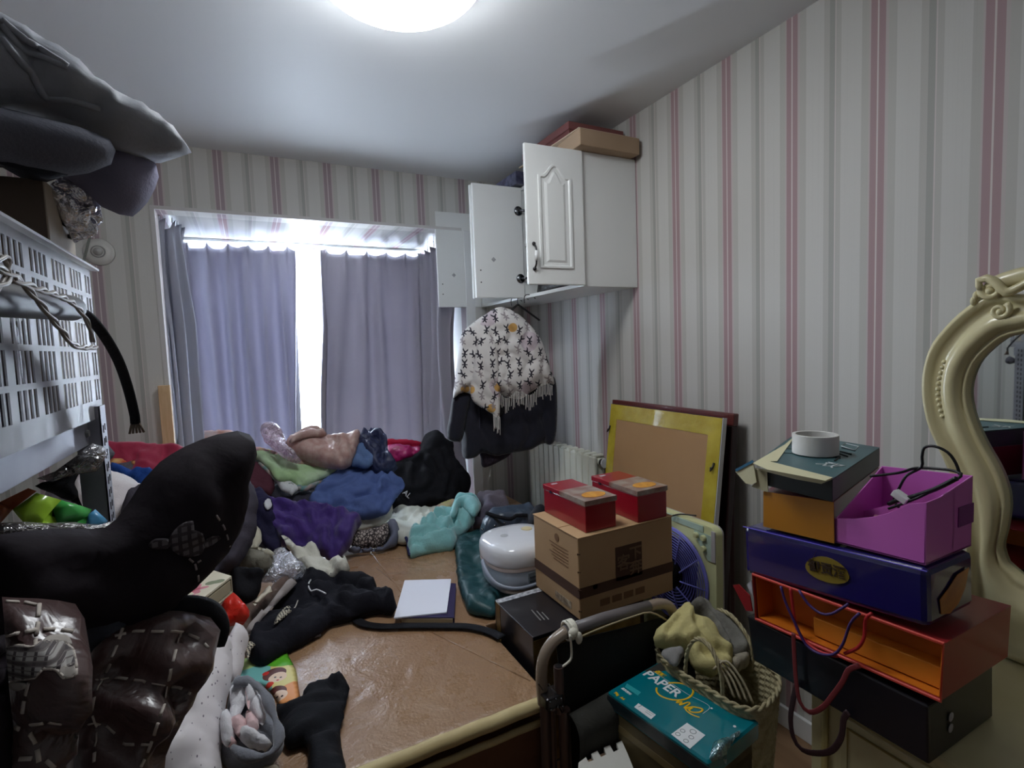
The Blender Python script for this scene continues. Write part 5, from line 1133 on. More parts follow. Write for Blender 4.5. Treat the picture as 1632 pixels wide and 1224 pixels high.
CB = lambda *p: crop(p, 780, 900, 3.4)
bc = cen.copy()
S_('yellow_cloth', 'pale yellow cloth bag stuffed into the woven basket', 'cloth', CB((890, 405), (935, 325), (1000, 272), (1045, 228), (1085, 222), (1112, 290), (1160, 300), (1205, 335), (1245, 400), (1325, 480), (1290, 560), (1225, 600), (1130, 560), (1060, 470), (960, 445)), (bc.x - .02, bc.y + .02, zb_ + .03), (-.1, -.45, .88), cloth('pale_yellow', (206, 196, 138), c2=(196, 184, 126)), T=.03, B=.04, edge=.025, wr=.014, wf=60, seed=81, res=.009, creases=[CB((1090, 300), (1110, 380), (1200, 470), (1300, 500)), CB((950, 400), (1010, 330), (1060, 280)), CB((1060, 470), (1120, 430), (1180, 520)), CB((1000, 290), (1040, 270), (1080, 250))], cd=.012, cw=.007)
S_('grey_cloth', 'grey knitted cloth behind the yellow cloth in the woven basket', 'cloth', CB((1080, 235), (1100, 205), (1140, 188), (1190, 196), (1222, 270), (1260, 285), (1325, 300), (1372, 380), (1398, 470), (1370, 500), (1300, 470), (1240, 390), (1170, 300)), (bc.x + .02, bc.y + .05, zb_ + .03), (-.1, -.45, .88), cloth('grey_knit', (136, 134, 126), c2=(108, 106, 100)), T=.03, B=.04, edge=.02, wr=.02, wf=90, seed=82, res=.009)
S_('grey_pouch', 'small grey pouch tucked at the basket rim under the yellow cloth', 'pouch', CB((940, 470), (990, 450), (1045, 448), (1062, 500), (1015, 548), (955, 505)), (bc.x - .07, bc.y - .03, zb_ + .02), (-.2, -.5, .85), cloth('grey_p', (142, 140, 138)), T=.015, B=.012, edge=.015, wr=.003, seed=83, res=.008)
cc = thing('coiled_cord', 'beige cord coiled inside the right end of the woven basket', 'cord')
for k in range(4):
    a = P(1110 + k * 9, 1052 + k * 5, 2, zb_ + .012); b = P(1170 + k * 10, 1095 + k * 3, 2, zb_ - .02)
    MB().tube(spline([a, a.lerp(b, .35) + V(.01, .01, .02 + .006 * k), a.lerp(b, .75) + V(.006, .006, .012), b + V(0, 0, -.03)], .01, False), .0035, 6).build('cord_loop', mat('beige_cord%d' % k, (186, 174, 146)), cc, smooth=True)
rebase(cc)
S_('straw_hat_roll', 'curled grey-beige cloth roll inside the basket right end', 'cloth', CB((1285, 520), (1330, 485), (1395, 480), (1400, 540), (1350, 590), (1290, 560)), (bc.x + .05, bc.y - .01, zb_ + .0), (-.1, -.5, .86), cloth('gbr', (156, 148, 132)), T=.03, B=.03, edge=.03, wr=.006, seed=84, res=.009)

# foam puzzle tile
pz = [(922, 1215), (934, 1206), (938, 1214), (946, 1211), (942, 1201), (952, 1196), (958, 1206), (966, 1202), (962, 1191), (972, 1187), (978, 1198), (986, 1194), (982, 1184), (991, 1180), (1000, 1200), (1016, 1240), (920, 1240)]
tag(MB().prism([P(x, y, 2, .43) for x, y in pz], (0, 0, -.012)).build('foam_tile', mat('foam_white', (206, 204, 196), rough=.8, bump=.4), bevel=.001), 'white interlocking foam tile beside the mottled carton', 'foam tile')

lc_ = P(965, 1225, 2, .41)
lcb = thing('low_carton', 'low brown carton under the white foam tile', 'box')
MB().bb(lc_.x - .045, lc_.x + .03, lc_.y - .08, lc_.y + .04, 0, .416).build('carton', m_kraft2, lcb, bevel=.002); rebase(lcb)
# ================================================================ VANITY, MIRROR
m_van = mat('vanity_cream', (218, 208, 164), c2=(210, 199, 154), rough=.3, coat=.3)
m_gl = mat('antique_gold', (168, 150, 96), rough=.35, metal=.3)
vn = thing('vanity_table', 'cream vanity table with gold lines under the stack of gift bags', 'table')
VX0, VX1, VY0, VY1, VZ = 1.155, 1.735, -.45, .765, .675
MB().bb(VX0 + .01, VX1, VY0, VY1 - .012, .10, VZ - .025).build('carcass', m_van, vn, bevel=.004)
MB().bb(VX0 - .012, VX1, VY0 - .01, VY1 + .006, VZ - .025, VZ).build('table_top', m_van, vn, bevel=.006)
for y in (.745, .36, -.02, -.42):
    MB().tube([V(VX0 + .004, y - .03, .12), V(VX0 + .004, y - .03, VZ - .03)], .008, 8).build('reeded_trim', m_gl, vn, smooth=True)
for k in range(2):
    for j, (ya, yb_) in enumerate(((.37, .68), (-.01, .30), (-.39, -.08))):
        d = MB().bb(VX0 + .001, VX0 + .012, ya, yb_, .13 + k * .26, .37 + k * .26).build('drawer', m_van, vn, bevel=.004)
        MB().tube([V(VX0 - .002, y_, z_) for y_, z_ in ((ya + .02, .15 + k * .26), (yb_ - .02, .15 + k * .26), (yb_ - .02, .35 + k * .26), (ya + .02, .35 + k * .26))], .003, 6, closed=True).build('gold_beading', m_gl, d)
        MB().tube([V(VX0, (ya + yb_) / 2, .25 + k * .26), V(VX0 - .02, (ya + yb_) / 2, .25 + k * .26)], .010, 12).build('knob', m_gl, d, smooth=True)
for y in (VY0 + .05, VY1 - .06):
    for x in (VX0 + .05, VX1 - .05):
        MB().tube([V(x, y, .10), V(x, y, .06), V(x, y, 0)], [.03, .022, .014], 12).build('leg', m_van, vn, smooth=True)
rebase(vn)

mr = thing('dressing_mirror', 'ornate cream scrolled mirror standing on the vanity table', 'mirror')
MXp = 1.66
Yc = P(1632, 600, 0, MXp)[1] - .235
om = [(1632, 505), (1600, 512), (1570, 525), (1545, 545)]
outer_px = [(1660, 470), (1620, 468), (1581, 470), (1545, 492), (1515, 520), (1490, 553), (1478, 595), (1478, 635), (1486, 674), (1500, 705), (1515, 738), (1530, 775), (1540, 815), (1546, 860), (1549, 905), (1552, 940)]
inner_px = [(1660, 524), (1632, 532), (1608, 538), (1585, 555), (1565, 575), (1553, 600), (1549, 625), (1552, 650), (1562, 680), (1577, 711), (1594, 740), (1606, 768), (1612, 800), (1607, 840), (1600, 870), (1608, 895)]
def pl_(px, n=40):
    pts = [P(x, y, 0, MXp) for x, y in px]; sp = spline(pts, .01, False)
    L = [0]
    for a, b in zip(sp, sp[1:]): L.append(L[-1] + (b - a).length)
    out = []
    for k in range(n + 1):
        s = L[-1] * k / n * .9999; i = 0
        while L[i + 1] < s: i += 1
        out.append(sp[i].lerp(sp[i + 1], (s - L[i]) / (L[i + 1] - L[i])))
    return out
oL = pl_(outer_px); iL = pl_(inner_px)
top_o = V(MXp, Yc, oL[0].z + .045); top_i = V(MXp, Yc, iL[0].z + .03)
oo = [top_o, top_o.lerp(oL[0], .5) + V(0, 0, .008)] + oL; ii = [top_i, top_i.lerp(iL[0], .5) + V(0, 0, .006)] + iL
bz = VZ + .004
ib = V(MXp, Yc, iL[-1].z - .035)
oo += [V(MXp, oo[-1].y + .01, bz + .05), V(MXp, oo[-1].y + .02, bz), V(MXp, oo[-1].y - .12, bz), V(MXp, Yc, bz)]
ii += [V(MXp, ii[-1].y - .03, ii[-1].z - .022), ii[-1].lerp(ib, .5) + V(0, 0, -.03), ii[-1].lerp(ib, .8) + V(0, 0, -.012), ib]
prof = [(0, 0), (.0, .022), (.06, .034), (.13, .036), (.22, .026), (.34, .020), (.5, .034), (.66, .042), (.78, .036), (.84, .022), (.88, .020), (.93, .027), (.98, .02), (1, .002)]
def half(sgn):
    vs = []
    for a, b in zip(oo, ii):
        for t, h in prof:
            p = a.lerp(b, t); y = p.y if sgn > 0 else 2 * Yc - p.y; vs.append((MXp - h * 1.15, y, p.z))
    n = len(prof); m_ = len(oo)
    fs = [(i * n + k, i * n + k + 1, (i + 1) * n + k + 1, (i + 1) * n + k) for i in range(m_ - 1) for k in range(n - 1)]
    return vs, fs
fm = MB(); v_, f_ = half(1); fm.add(v_, f_); v_, f_ = half(-1); fm.add(v_, [tuple(reversed(f)) for f in f_])
fm.build('frame', m_van, mr, smooth=True)
bkp = [V(MXp + .001, p.y, p.z) for p in oo] + [V(MXp + .001, 2 * Yc - p.y, p.z) for p in reversed(oo[1:-1])]
MB().prism(bkp, (.018, 0, 0)).build('backboard', m_van, mr)
gp = [V(MXp - .004, p.y, p.z) for p in ii] + [V(MXp - .004, 2 * Yc - p.y, p.z) for p in reversed(ii[1:-1])]
m_mir = mat('mirror_glass', (215, 222, 222), rough=.02, metal=1)
MB().prism(gp, (.003, 0, 0)).build('mirror_glass', m_mir, mr)
for s in (1, -1):
    for k in range(11):
        px, py = 1503 - 4.5 * math.sin((k - 1) / 9 * math.pi) * 1.6, 577 + k * 8.6
        p = P(px, py, 0, MXp - .03); y = p.y if s > 0 else 2 * Yc - p.y
        MB().sph(V(MXp - .034, y, p.z), .0058, 8, 6).build('bead', m_van, mr, smooth=True)
    def scroll(c, r0, turns, a0, rr, dirn=1):
        pts = []; n = int(turns * 16)
        for k in range(n + 1):
            t = k / n; a = a0 + dirn * turns * 2 * math.pi * t; r = r0 * (1 - .8 * t)
            p = V(MXp - .045, c.y - s * 0 + r * math.cos(a), c.z + r * math.sin(a)); pts.append(V(p.x, p.y if s > 0 else 2 * Yc - p.y, p.z))
        MB().tube(pts, [rr * (1 - .5 * k / n) for k in range(n + 1)], 8).sph(pts[-1], rr * 1.1, 8, 6).build('scroll', m_van, mr, smooth=True)
    scroll(P(1607, 495, 0, MXp), .020, 1.4, 2.2, .007)
    scroll(P(1594, 462, 0, MXp), .022, 1.2, .5, .009, -1)
    lf = [P(x, y, 0, MXp) for x, y in ((1563, 482), (1572, 470), (1585, 462), (1598, 452), (1612, 448), (1632, 442), (1660, 436))]
    lf = spline(lf, .01, False); lf = [V(MXp - .04, p.y if s > 0 else 2 * Yc - p.y, p.z) for p in lf]
    MB().tube(lf, [.004 + .010 * min(1, k / 6) for k in range(len(lf))], 8, flat=(1.4, .8)).build('acanthus_crest', m_van, mr, smooth=True)
    lf = spline([P(x, y, 0, MXp) for x, y in ((1578, 462), (1575, 448), (1588, 444), (1604, 452), (1618, 466), (1640, 458), (1660, 446))], .01, False); lf = [V(MXp - .05, p.y if s > 0 else 2 * Yc - p.y, p.z) for p in lf]
    MB().tube(lf, [.007 + .004 * math.sin(k / len(lf) * 3) for k in range(len(lf))], 8).build('acanthus_crest', m_van, mr, smooth=True)
    for (x, y) in ((1564, 480), (1568, 472), (1575, 468)):
        p = P(x, y, 0, MXp); MB().sph(V(MXp - .04, p.y if s > 0 else 2 * Yc - p.y, p.z), .010, 8, 6, (1, .7, 1.2)).build('leaf_tip', m_van, mr, smooth=True)
MB().sph(V(MXp - .035, Yc, top_o.z + .012), .045, 16, 10, (.5, 1, 1)).build('crest_shell', m_van, mr, smooth=True)
rebase(mr)

# ================================================================ STACK OF GIFT BAGS ON THE VANITY
FX = 1.10
def face(px4, depth=.34, drop=0, x=FX):
    """front face given by 4 pixels (far-bottom, near-bottom, near-top, far-top) standing in the plane X = x, depth behind"""
    f = [P(a, b, 0, x) for a, b in px4]; b_ = [p + V(depth, 0, drop) for p in f]
    return f, b_
m_bb = mat('black_gift_card', (24, 22, 30), rough=.35, coat=.2)
bg1 = thing('gift_bag', 'black cardboard gift bag lying flat at the bottom of the stack', 'gift bag')
f, b_ = face(((1200, 1050), (1481, 1202), (1480, 1126), (1190, 981)), P(1583, 1127, 1, P(1481, 1202, 0, FX)[1])[0] - FX)
z_l = VZ + .003
f[0].z = f[1].z = z_l; b_[0].z = b_[1].z = z_l
MB().hexa([f[0], f[1], b_[1], b_[0]], [f[3], f[2], b_[2], b_[3]]).build('bag_body', m_bb, bg1, bevel=.004)
em = f[1].lerp(b_[1], .30); eu = V(0, 0, 1)
for dz in (.045, .068): MB().sph(V(em.x, em.y - .001, z_l + dz), .012, 10, 8, (.8, .1, .75)).build('silver_emblem', mat('emb%d' % int(dz * 1000), (170, 168, 176), rough=.3), bg1, smooth=True)
def ribbon(pts, m, nm, par, r=.012, fl=(.14, 1), x=FX):
    MB().tube(spline([P(a, b, 0, x) for a, b in pts], .01, False), r, 8, flat=fl, up=(1, 0, 0)).build(nm, m, par, smooth=True)
C7 = lambda *p: crop(p, 1150, 860, 3.363)
m_rib = mat('dark_ribbon', (52, 30, 34), rough=.5)
ribbon(C7((405, 770), (385, 850), (370, 960), (385, 1060), (430, 1125), (510, 1145), (590, 1130), (640, 1060), (655, 960), (680, 925)), m_rib, 'ribbon_handle', bg1, .0065, x=FX - .01)
ribbon(C7((385, 500), (390, 620), (400, 760), (420, 870), (470, 925), (540, 900), (600, 830), (650, 760), (680, 700), (740, 675)), mat('red_brown_ribbon', (112, 34, 38), rough=.5), 'ribbon_handle', bg1, .0055, x=FX - .018)
rebase(bg1)
bg2 = thing('gift_bag', 'open red gift bag with orange lining lying above the black bag', 'gift bag')
m_rb = mat('red_gift_card', (150, 34, 36), rough=.4, coat=.2); m_or = mat('orange_lining', (214, 122, 26), rough=.45, c2=(200, 108, 22), nscale=3)
f, b_ = face(((1205, 986), (1500, 1117), (1505, 1026), (1200, 915)), P(1612, 946, 1, P(1505, 1026, 0, FX)[1])[0] - FX)
for p in (f[0], f[1]): p.z = max(p.z, 0)
ctr = (f[0] + f[2]) / 2 + V(.12, 0, 0)
def plate(a, b, c, d, th, nm, m, par):
    nrm = (b - a).cross(d - a).normalized()
    if nrm.dot(ctr - a) < 0: nrm = -nrm
    return MB().prism([a, b, c, d], nrm * th).build(nm, m, par)
F0, F1, F2, F3 = f; B0, B1, B2, B3 = b_
for (a, b, c, d, nm) in ((F0, F1, B1, B0, 'bottom_panel'), (F3, F2, B2, B3, 'top_panel'), (F1, F2, B2, B1, 'side_panel'), (F0, F3, B3, B0, 'side_panel')):
    plate(a, b, c, d, .0025, nm, m_rb, bg2)
g = [p + (ctr - p) * .02 for p in (F0, F1, F2, F3)]
G0, G1, G2, G3 = [V(FX + .004, p.y, p.z) + V(0, (ctr.y - p.y) * .02, (ctr.z - p.z) * .06) for p in (F0, F1, F2, F3)]
H0, H1, H2, H3 = [p + V(.055, 0, 0) for p in (G0, G1, G2, G3)]
ctr = (G0 + G2) / 2 + V(.1, 0, 0)
for (a, b, c, d) in ((G0, G1, H1, H0), (G3, G2, H2, H3), (G1, G2, H2, H1), (G0, G3, H3, H0)): plate(a, b, c, d, .0015, 'orange_lining', m_or, bg2)
MB().prism([H0, H1, H2, H3], (.002, 0, 0)).build('orange_inner_box', m_or, bg2)
I_ = [H0.lerp(H1, .34) + V(-.035, 0, .004), H1 + V(-.035, .006, .004), H2.lerp(H1, .55) + V(-.035, .006, 0), H3.lerp(H0, .55).lerp(H2.lerp(H1, .55), .34) + V(-.035, 0, 0)]
MB().prism(I_, (.034, 0, 0)).build('orange_carton', mat('orange_card', (224, 136, 34), rough=.5), bg2, bevel=.002)
# red rim and flared left corner
MB().tube([V(FX - .001, p.y, p.z) for p in (F0, F1, F2, F3)], .0035, 6, closed=True).build('red_rim', mat('bright_rim', (206, 70, 56), rough=.4), bg2)
MB().prism([P(a, b, 0, FX - .006) for a, b in C7((60, 245), (90, 240), (150, 300), (165, 385), (130, 380))], (.003, 0, 0)).build('flared_corner', m_rb, bg2)
MB().prism([P(a, b, 0, FX - .002) for a, b in C7((135, 240), (160, 220), (168, 300), (150, 275))], (.003, 0, 0)).build('white_tag', m_wprint, bg2)
m_rc_ = mat('red_cord', (190, 40, 46), rough=.5)
ribbon(C7((370, 262), (385, 380), (405, 480), (470, 565), (550, 610), (620, 625)), m_rc_, 'cord_handle', bg2, .0035, (1, 1), FX - .012)
ribbon(C7((805, 395), (770, 430), (765, 520), (730, 580), (660, 610)), m_rc_, 'cord_handle', bg2, .0035, (1, 1), FX - .012)
rebase(bg2)
bg3 = thing('gift_bag', 'glossy dark blue gift bag with a gold oval crest lying on the red bag', 'gift bag')
m_bl = mat('blue_foil', (30, 24, 96), c2=(22, 20, 72), rough=.2, coat=.8, nscale=2)
f, b_ = face(((1188, 914), (1480, 1003), (1478, 909), (1185, 838)), P(1552, 862, 1, P(1478, 909, 0, FX)[1])[0] - FX)
F0, F1, F2, F3 = f; B0, B1, B2, B3 = b_
MB().hexa([F0, F1, B1, B0], [F3, F2, B2, B3]).build('bag_body', m_bl, bg3, bevel=.012)
m_vio = mat('violet_edge', (110, 96, 210), rough=.3)
MB().tube([F3 + V(-.001, 0, -.002), F3.lerp(F2, .5) + V(-.002, 0, -.001), F2 + V(-.001, 0, -.002)], .0012, 6).build('violet_edging', m_vio, bg3)
oc = P(1317, 908, 0, FX - .0022); oy = [V(FX - .0012, oc.y + (.058 * math.cos(a)) * -1, oc.z + .024 * math.sin(a) - .16 * .058 * math.cos(a) * -1 * -1 * 0) for a in [k * math.pi / 12 for k in range(24)]]
eY = (F1 - F0).normalized()
cpt = [oc + eY * .048 * math.cos(a) * (1 - .15 * math.sin(a)) + V(0, 0, .028 * math.sin(a)) for a in [k * math.pi / 12 for k in range(24)]]
MB().prism(cpt, (.002, 0, 0)).build('gold_crest', mat('crest_gold', (150, 128, 48), rough=.4, metal=.3), bg3)
text('crest_letters', '御贡酒', .028, oc - eY * .040 + V(-.0012, 0, -.008), eY, V(0, 0, 1), mat('crest_ink', (54, 34, 14), rough=.6), bg3, bold=.0006)
e1 = F1.lerp(F2, .1); 
gy = F1.y - .0012
gp_ = [V(F1.x + .03 + x * .13, gy, F1.z + .01 + z * .075) for x, z in ((.1, .1), (.35, .0), (.6, .15), (.8, .5), (.9, 1.0), (.55, .95), (.3, .7), (.05, .5))]
MB().prism(gp_, (0, .001, 0)).build('gold_motif', mat('motif_gold', (190, 120, 40), c2=(150, 84, 30), rough=.35, nscale=20), bg3)
m_pc = mat('purple_cord', (58, 30, 96), rough=.5)
ribbon(C7((318, 250), (345, 340), (400, 460), (450, 560), (520, 610), (600, 615), (650, 560), (690, 450), (740, 395)), m_pc, 'cord_handle', bg3, .003, (1, 1), FX - .018)
ribbon(C7((415, 270), (460, 340), (530, 395), (590, 398), (650, 365), (680, 345)), m_pc, 'cord_handle', bg3, .003, (1, 1), FX - .014)
rebase(bg3)

# purple organiser
po_ = thing('purple_organiser', 'open purple plastic desk tray with a swooping front wall', 'organiser')
m_pu = mat('purple_plastic', (208, 108, 196), rough=.3, coat=.3)
XP = FX + .012
fl_ = [P(x, y, 0, XP) for x, y in ((1331, 864), (1475, 901))]
tp = [P(x, y, 0, XP) for x, y in ((1476, 801), (1462, 802), (1448, 803), (1436, 808), (1415, 818), (1390, 824), (1360, 827), (1330, 826))]
MB().prism(fl_ + tp, (.003, 0, 0)).build('front_wall', m_pu, po_, bevel=.0008)
zb0_, zb1_ = fl_[0].z, fl_[1].z; yN, yFf = fl_[1].y, fl_[0].y
Xb = P(1551, 758, 1, yN)[0]
hN = tp[0].z
back_h = P(1551, 758, 1, yN)[2]
MB().prism([V(XP, yN, zb1_), V(Xb, yN, zb1_), V(Xb, yN, back_h), V(XP + .05, yN, hN + .002), V(XP, yN, hN)], (0, .003, 0)).build('side_wall', m_pu, po_, bevel=.0008)
MB().prism([V(Xb, yN, zb1_), V(Xb, yFf, zb0_), V(Xb, yFf, back_h - .012), V(Xb, yN, back_h)], (-.003, 0, 0)).build('back_wall', m_pu, po_, bevel=.0008)
MB().prism([V(XP, yFf, zb0_), V(Xb, yFf, zb0_), V(Xb, yFf, back_h - .012), V(XP, yFf, tp[-1].z)], (0, -.003, 0)).build('side_wall', m_pu, po_, bevel=.0008)
MB().prism([V(XP, yN, zb1_), V(Xb, yN, zb1_), V(Xb, yFf, zb0_), V(XP, yFf, zb0_)], (0, 0, .003)).build('tray_floor', m_pu, po_)
MB().prism([V(XP + .10, yN, zb1_), V(XP + .10, yFf, zb0_), V(XP + .10, yFf, zb0_ + .05), V(XP + .10, yN, hN + .01)], (.002, 0, 0)).build('divider', m_pu, po_)
MB().bb((XP + Xb) / 2 + .03, (XP + Xb) / 2 + .09, yN - .002, yN, zb1_ + .05, zb1_ + .09).build('recess_panel', mat('pu_d', (128, 52, 128), rough=.4), po_)
rebase(po_)
tag(MB().box((XP + .06, (yN + yFf) / 2 + .01, zb1_ + .028), (.06, .055, .04), Matrix.Rotation(.4, 3, 'Z')).build('small_box', mat('pinkish_carton', (176, 120, 130), c2=(150, 96, 104), rough=.5), bevel=.002), 'small dusty pink carton lying inside the purple tray', 'box')
cb = thing('black_cable', 'black cables looping above and inside the purple tray', 'cable')
yM = (yN + yFf) / 2
def cable(pts, x, r=.0028, nm='cable_strand'):
    MB().tube(spline([P(a, b, 0, x + dx) for (a, b), dx in pts], .006, False), r, 8).build(nm, m_blkp, cb, smooth=True)
C8 = lambda *p: crop(p, 1150, 650, 3.386)
c8 = C8((800, 370), (960, 350), (1050, 325), (1180, 330), (1270, 345), (1290, 370), (1180, 425), (1060, 485), (900, 545))
cable([(p, d) for p, d in zip(c8, (.06, .08, .10, .10, .10, .09, .08, .07, .06))], FX)
c8 = C8((1285, 360), (1265, 300), (1220, 240), (1150, 208), (1095, 215), (1082, 265), (1078, 320), (1000, 365), (960, 430), (930, 500), (960, 540))
cable([(p, .10) for p in c8], FX)
c8 = C8((1270, 380), (1150, 440), (1030, 480), (950, 500), (900, 520))
cable([(p, .075) for p in c8], FX, .0045, 'cable_bundle')
pg = P(*C8((970, 480))[0], 0, FX + .07); MB().box(pg, (.02, .03, .014), Matrix.Rotation(.5, 3, 'X')).build('white_plug', m_white, cb, bevel=.002)
rebase(cb)

# amber box + teal box + tape roll
yb = thing('amber_box', 'amber-fronted dark red gift box beneath the torn teal carton', 'box')
m_am = mat('amber_card', (190, 128, 28), c2=(178, 116, 24), rough=.4, coat=.2, nscale=3); m_dr = mat('dark_red_card', (104, 20, 40), rough=.35, coat=.3)
f, _b = face(((1217, 839), (1330, 866), (1329, 800), (1217, 783)), .20, x=FX + .008)
YQ = P(1327, 764, 2, P(1328, 764, 0, FX + .004)[2]), P(1402, 714, 2, P(1328, 764, 0, FX + .004)[2])
dv2 = YQ[1] - YQ[0]; dv2.z = 0; dv2 *= .96
b_ = [p + dv2 for p in f]
MB().hexa([f[0], f[1], b_[1], b_[0]], [f[3], f[2], b_[2], b_[3]]).build('carton', m_dr, yb, bevel=.001)
MB().prism([p + V(-.0012, 0, 0) for p in f], (.001, 0, 0)).build('amber_front', m_am, yb); rebase(yb)
tb = thing('teal_carton', 'torn-open dark teal carton with cream flaps under the white tape roll', 'box')
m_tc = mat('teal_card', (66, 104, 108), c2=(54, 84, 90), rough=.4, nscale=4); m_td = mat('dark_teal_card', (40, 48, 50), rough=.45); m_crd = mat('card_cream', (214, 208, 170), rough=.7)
XT = FX + .004
tf_ = [P(x, y, 0, XT) for x, y in ((1224, 783), (1330, 801), (1328, 764), (1223, 745))]
TZ = tf_[2].z
tq = [P(1204, 738, 2, TZ), P(1327, 764, 2, TZ), P(1402, 714, 2, TZ), P(1268, 692, 2, TZ)]
zbt = tf_[1].z
tl = tq[0].lerp(tq[1], .16), tq[3].lerp(tq[2], .10)
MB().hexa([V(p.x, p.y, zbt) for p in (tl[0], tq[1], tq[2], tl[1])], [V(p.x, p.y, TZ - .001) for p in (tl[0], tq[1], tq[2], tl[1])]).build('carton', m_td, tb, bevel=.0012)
top = [p + V(0, 0, .0002) for p in tq]; tb_ = [tq[1], tq[1], tq[2], tq[3]]; tf_[3] = tq[0]; tf_[2] = tq[1]
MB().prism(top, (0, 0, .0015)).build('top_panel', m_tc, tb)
MB().prism([P(x, y, 0, XT - .004) for x, y in C8((160, 322), (245, 333), (600, 385), (540, 410), (400, 385), (245, 345))], (-.001, 0, 0)).build('cream_flap', m_crd, tb)
MB().prism([P(x, y, 2, TZ + .003) for x, y in C8((170, 300), (340, 200), (400, 150), (300, 290), (260, 290), (600, 378), (560, 395), (250, 335))], (0, 0, .001)).build('cream_flap', m_crd, tb)
MB().prism([P(x, y, 0, XT - .01) for x, y in C8((75, 345), (170, 295), (188, 400), (165, 415), (130, 408))], (.002, 0, 0)).build('side_flap', m_crd, tb)
MB().prism([P(x, y, 0, XT - .012) for x, y in C8((72, 332), (165, 282), (172, 294), (78, 345))], (.002, 0, 0)).build('flap_edge', mat('flap_blue', (58, 110, 140), rough=.4), tb)
MB().prism([P(x, y, 0, XT - .004) for x, y in C8((170, 330), (245, 345), (250, 455), (160, 425), (190, 400))], (.002, 0, 0)).build('inner_flap', mat('card_cream_dull', (178, 172, 140), rough=.7), tb)
tx0 = P(*C8((560, 330))[0], 2, TZ + .0025)
gx = (tb_[2] - tf_[2]).normalized(); gy_ = V(0, 1, 0)
m_gw = mat('glyph_white', (196, 200, 200), rough=.5)
for (k, ch) in enumerate('双'):
    p = P(*C8((505, 300))[0], 2, TZ + .0025)
    text('outlined_letters', ch, .052, p, (P(*C8((590, 320))[0], 2, TZ + .0025) - p), (P(*C8((530, 265))[0], 2, TZ + .0025) - p), m_gw, tb)
for p0, p1 in (((640, 235), (700, 250)), ((650, 215), (720, 232)), ((600, 262), (640, 272)), ((615, 240), (680, 262)), ((640, 262), (610, 285))):
    MB().tube([P(*C8(p0)[0], 2, TZ + .003), P(*C8(p1)[0], 2, TZ + .003)], .0018, 6).build('printed_strokes', mat('gd%d' % p0[0], (34, 40, 42)), tb)
lb = [P(*c, 2, TZ + .0028) for c in C8((645, 205), (670, 192), (740, 208), (718, 230))]
MB().tube(lb, .0012, 6, closed=True).build('label_outline', m_gw, tb)
rp2 = P(*C8((355, 232))[0], 2, TZ + .003)
MB().tube([rp2 + V(.03 * math.cos(a), .03 * math.sin(a), 0) for a in [k * .3 for k in range(21)]], .0008, 5, closed=True).build('printed_circle', m_td, tb)
rebase(tb)
tr = P(1300, 727, 2, TZ + .004)
rad_ = (P(1266, 712, 2, TZ) - P(1334, 712, 2, TZ)).length / 2 * .98
zt3 = TZ + .0045
tc_ = P(1299, 712, 2, TZ + .03)
tcn = V(P(1299, 726, 2, zt3).x + .0, P(1299, 726, 2, zt3).y, zt3)
dv = V(ray(1299, 726)[0], ray(1299, 726)[1], 0).normalized(); tcn = tcn + dv * rad_ * .62
h_t = .050
tag(MB().lathe([(rad_ * .84, 0), (rad_, 0), (rad_, h_t), (rad_ * .84, h_t), (rad_ * .84, 0)], tcn, 48).build('tape_roll', mat('white_tape', (222, 220, 216), rough=.45), smooth='auto', bevel=.0006), 'roll of white adhesive tape on top of the teal carton', 'tape')

# dark red bag at right edge
tag(soft('dark_red_bag', None, (1.36, .30, VZ + .17), (-.35, -.8, .3), mat('dark_red_bagm', (92, 16, 26), rough=.4, wrink=.4), T=.06, B=.06, edge=.07, seed=90, world=[(1.45, .26, VZ + .09), (1.72, .18, VZ + .09), (1.73, .17, VZ + .22), (1.60, .22, VZ + .27), (1.47, .26, VZ + .22)]), 'dark red bag standing on the vanity right of the gift bag stack', 'bag')
# ================================================================ projection of trims onto soft surfaces
from mathutils.bvhtree import BVHTree
_bv = {}
def hit(o, px, py):
    if o.name not in _bv:
        me = o.data; _bv[o.name] = BVHTree.FromPolygons([v.co.copy() for v in me.vertices], [tuple(p.vertices) for p in me.polygons])
    d = Vector(ray(px, py)).normalized(); h = _bv[o.name].ray_cast(Vector(O), d)
    return (h[0], h[1] if h[1].dot(d) < 0 else -h[1]) if h[0] else (None, None)
def stitches(name, o, lines, m, dash=15, gap=13, r=.0022, off=.001):
    mb = MB()
    for ln in lines:
        L = [0]
        for a, b in zip(ln, ln[1:]): L.append(L[-1] + math.hypot(b[0] - a[0], b[1] - a[1]))
        s = 0
        while s < L[-1]:
            pts = []
            for k in range(4):
                t = min(L[-1], s + dash * k / 3); i = 0
                while i < len(L) - 2 and L[i + 1] < t: i += 1
                u = (t - L[i]) / max(1e-6, L[i + 1] - L[i]); x = ln[i][0] + (ln[i + 1][0] - ln[i][0]) * u; y = ln[i][1] + (ln[i + 1][1] - ln[i][1]) * u
                h, n = hit(o, x, y)
                if h: pts.append(h + n * off)
            if len(pts) == 4: mb.tube(pts, r * .8, 6, flat=(.5, 1.1), up=tuple(n))
            s += dash + gap
    if mb.v: return tag(mb.build(name, m, o, smooth=True), None, None, kind='stuff')
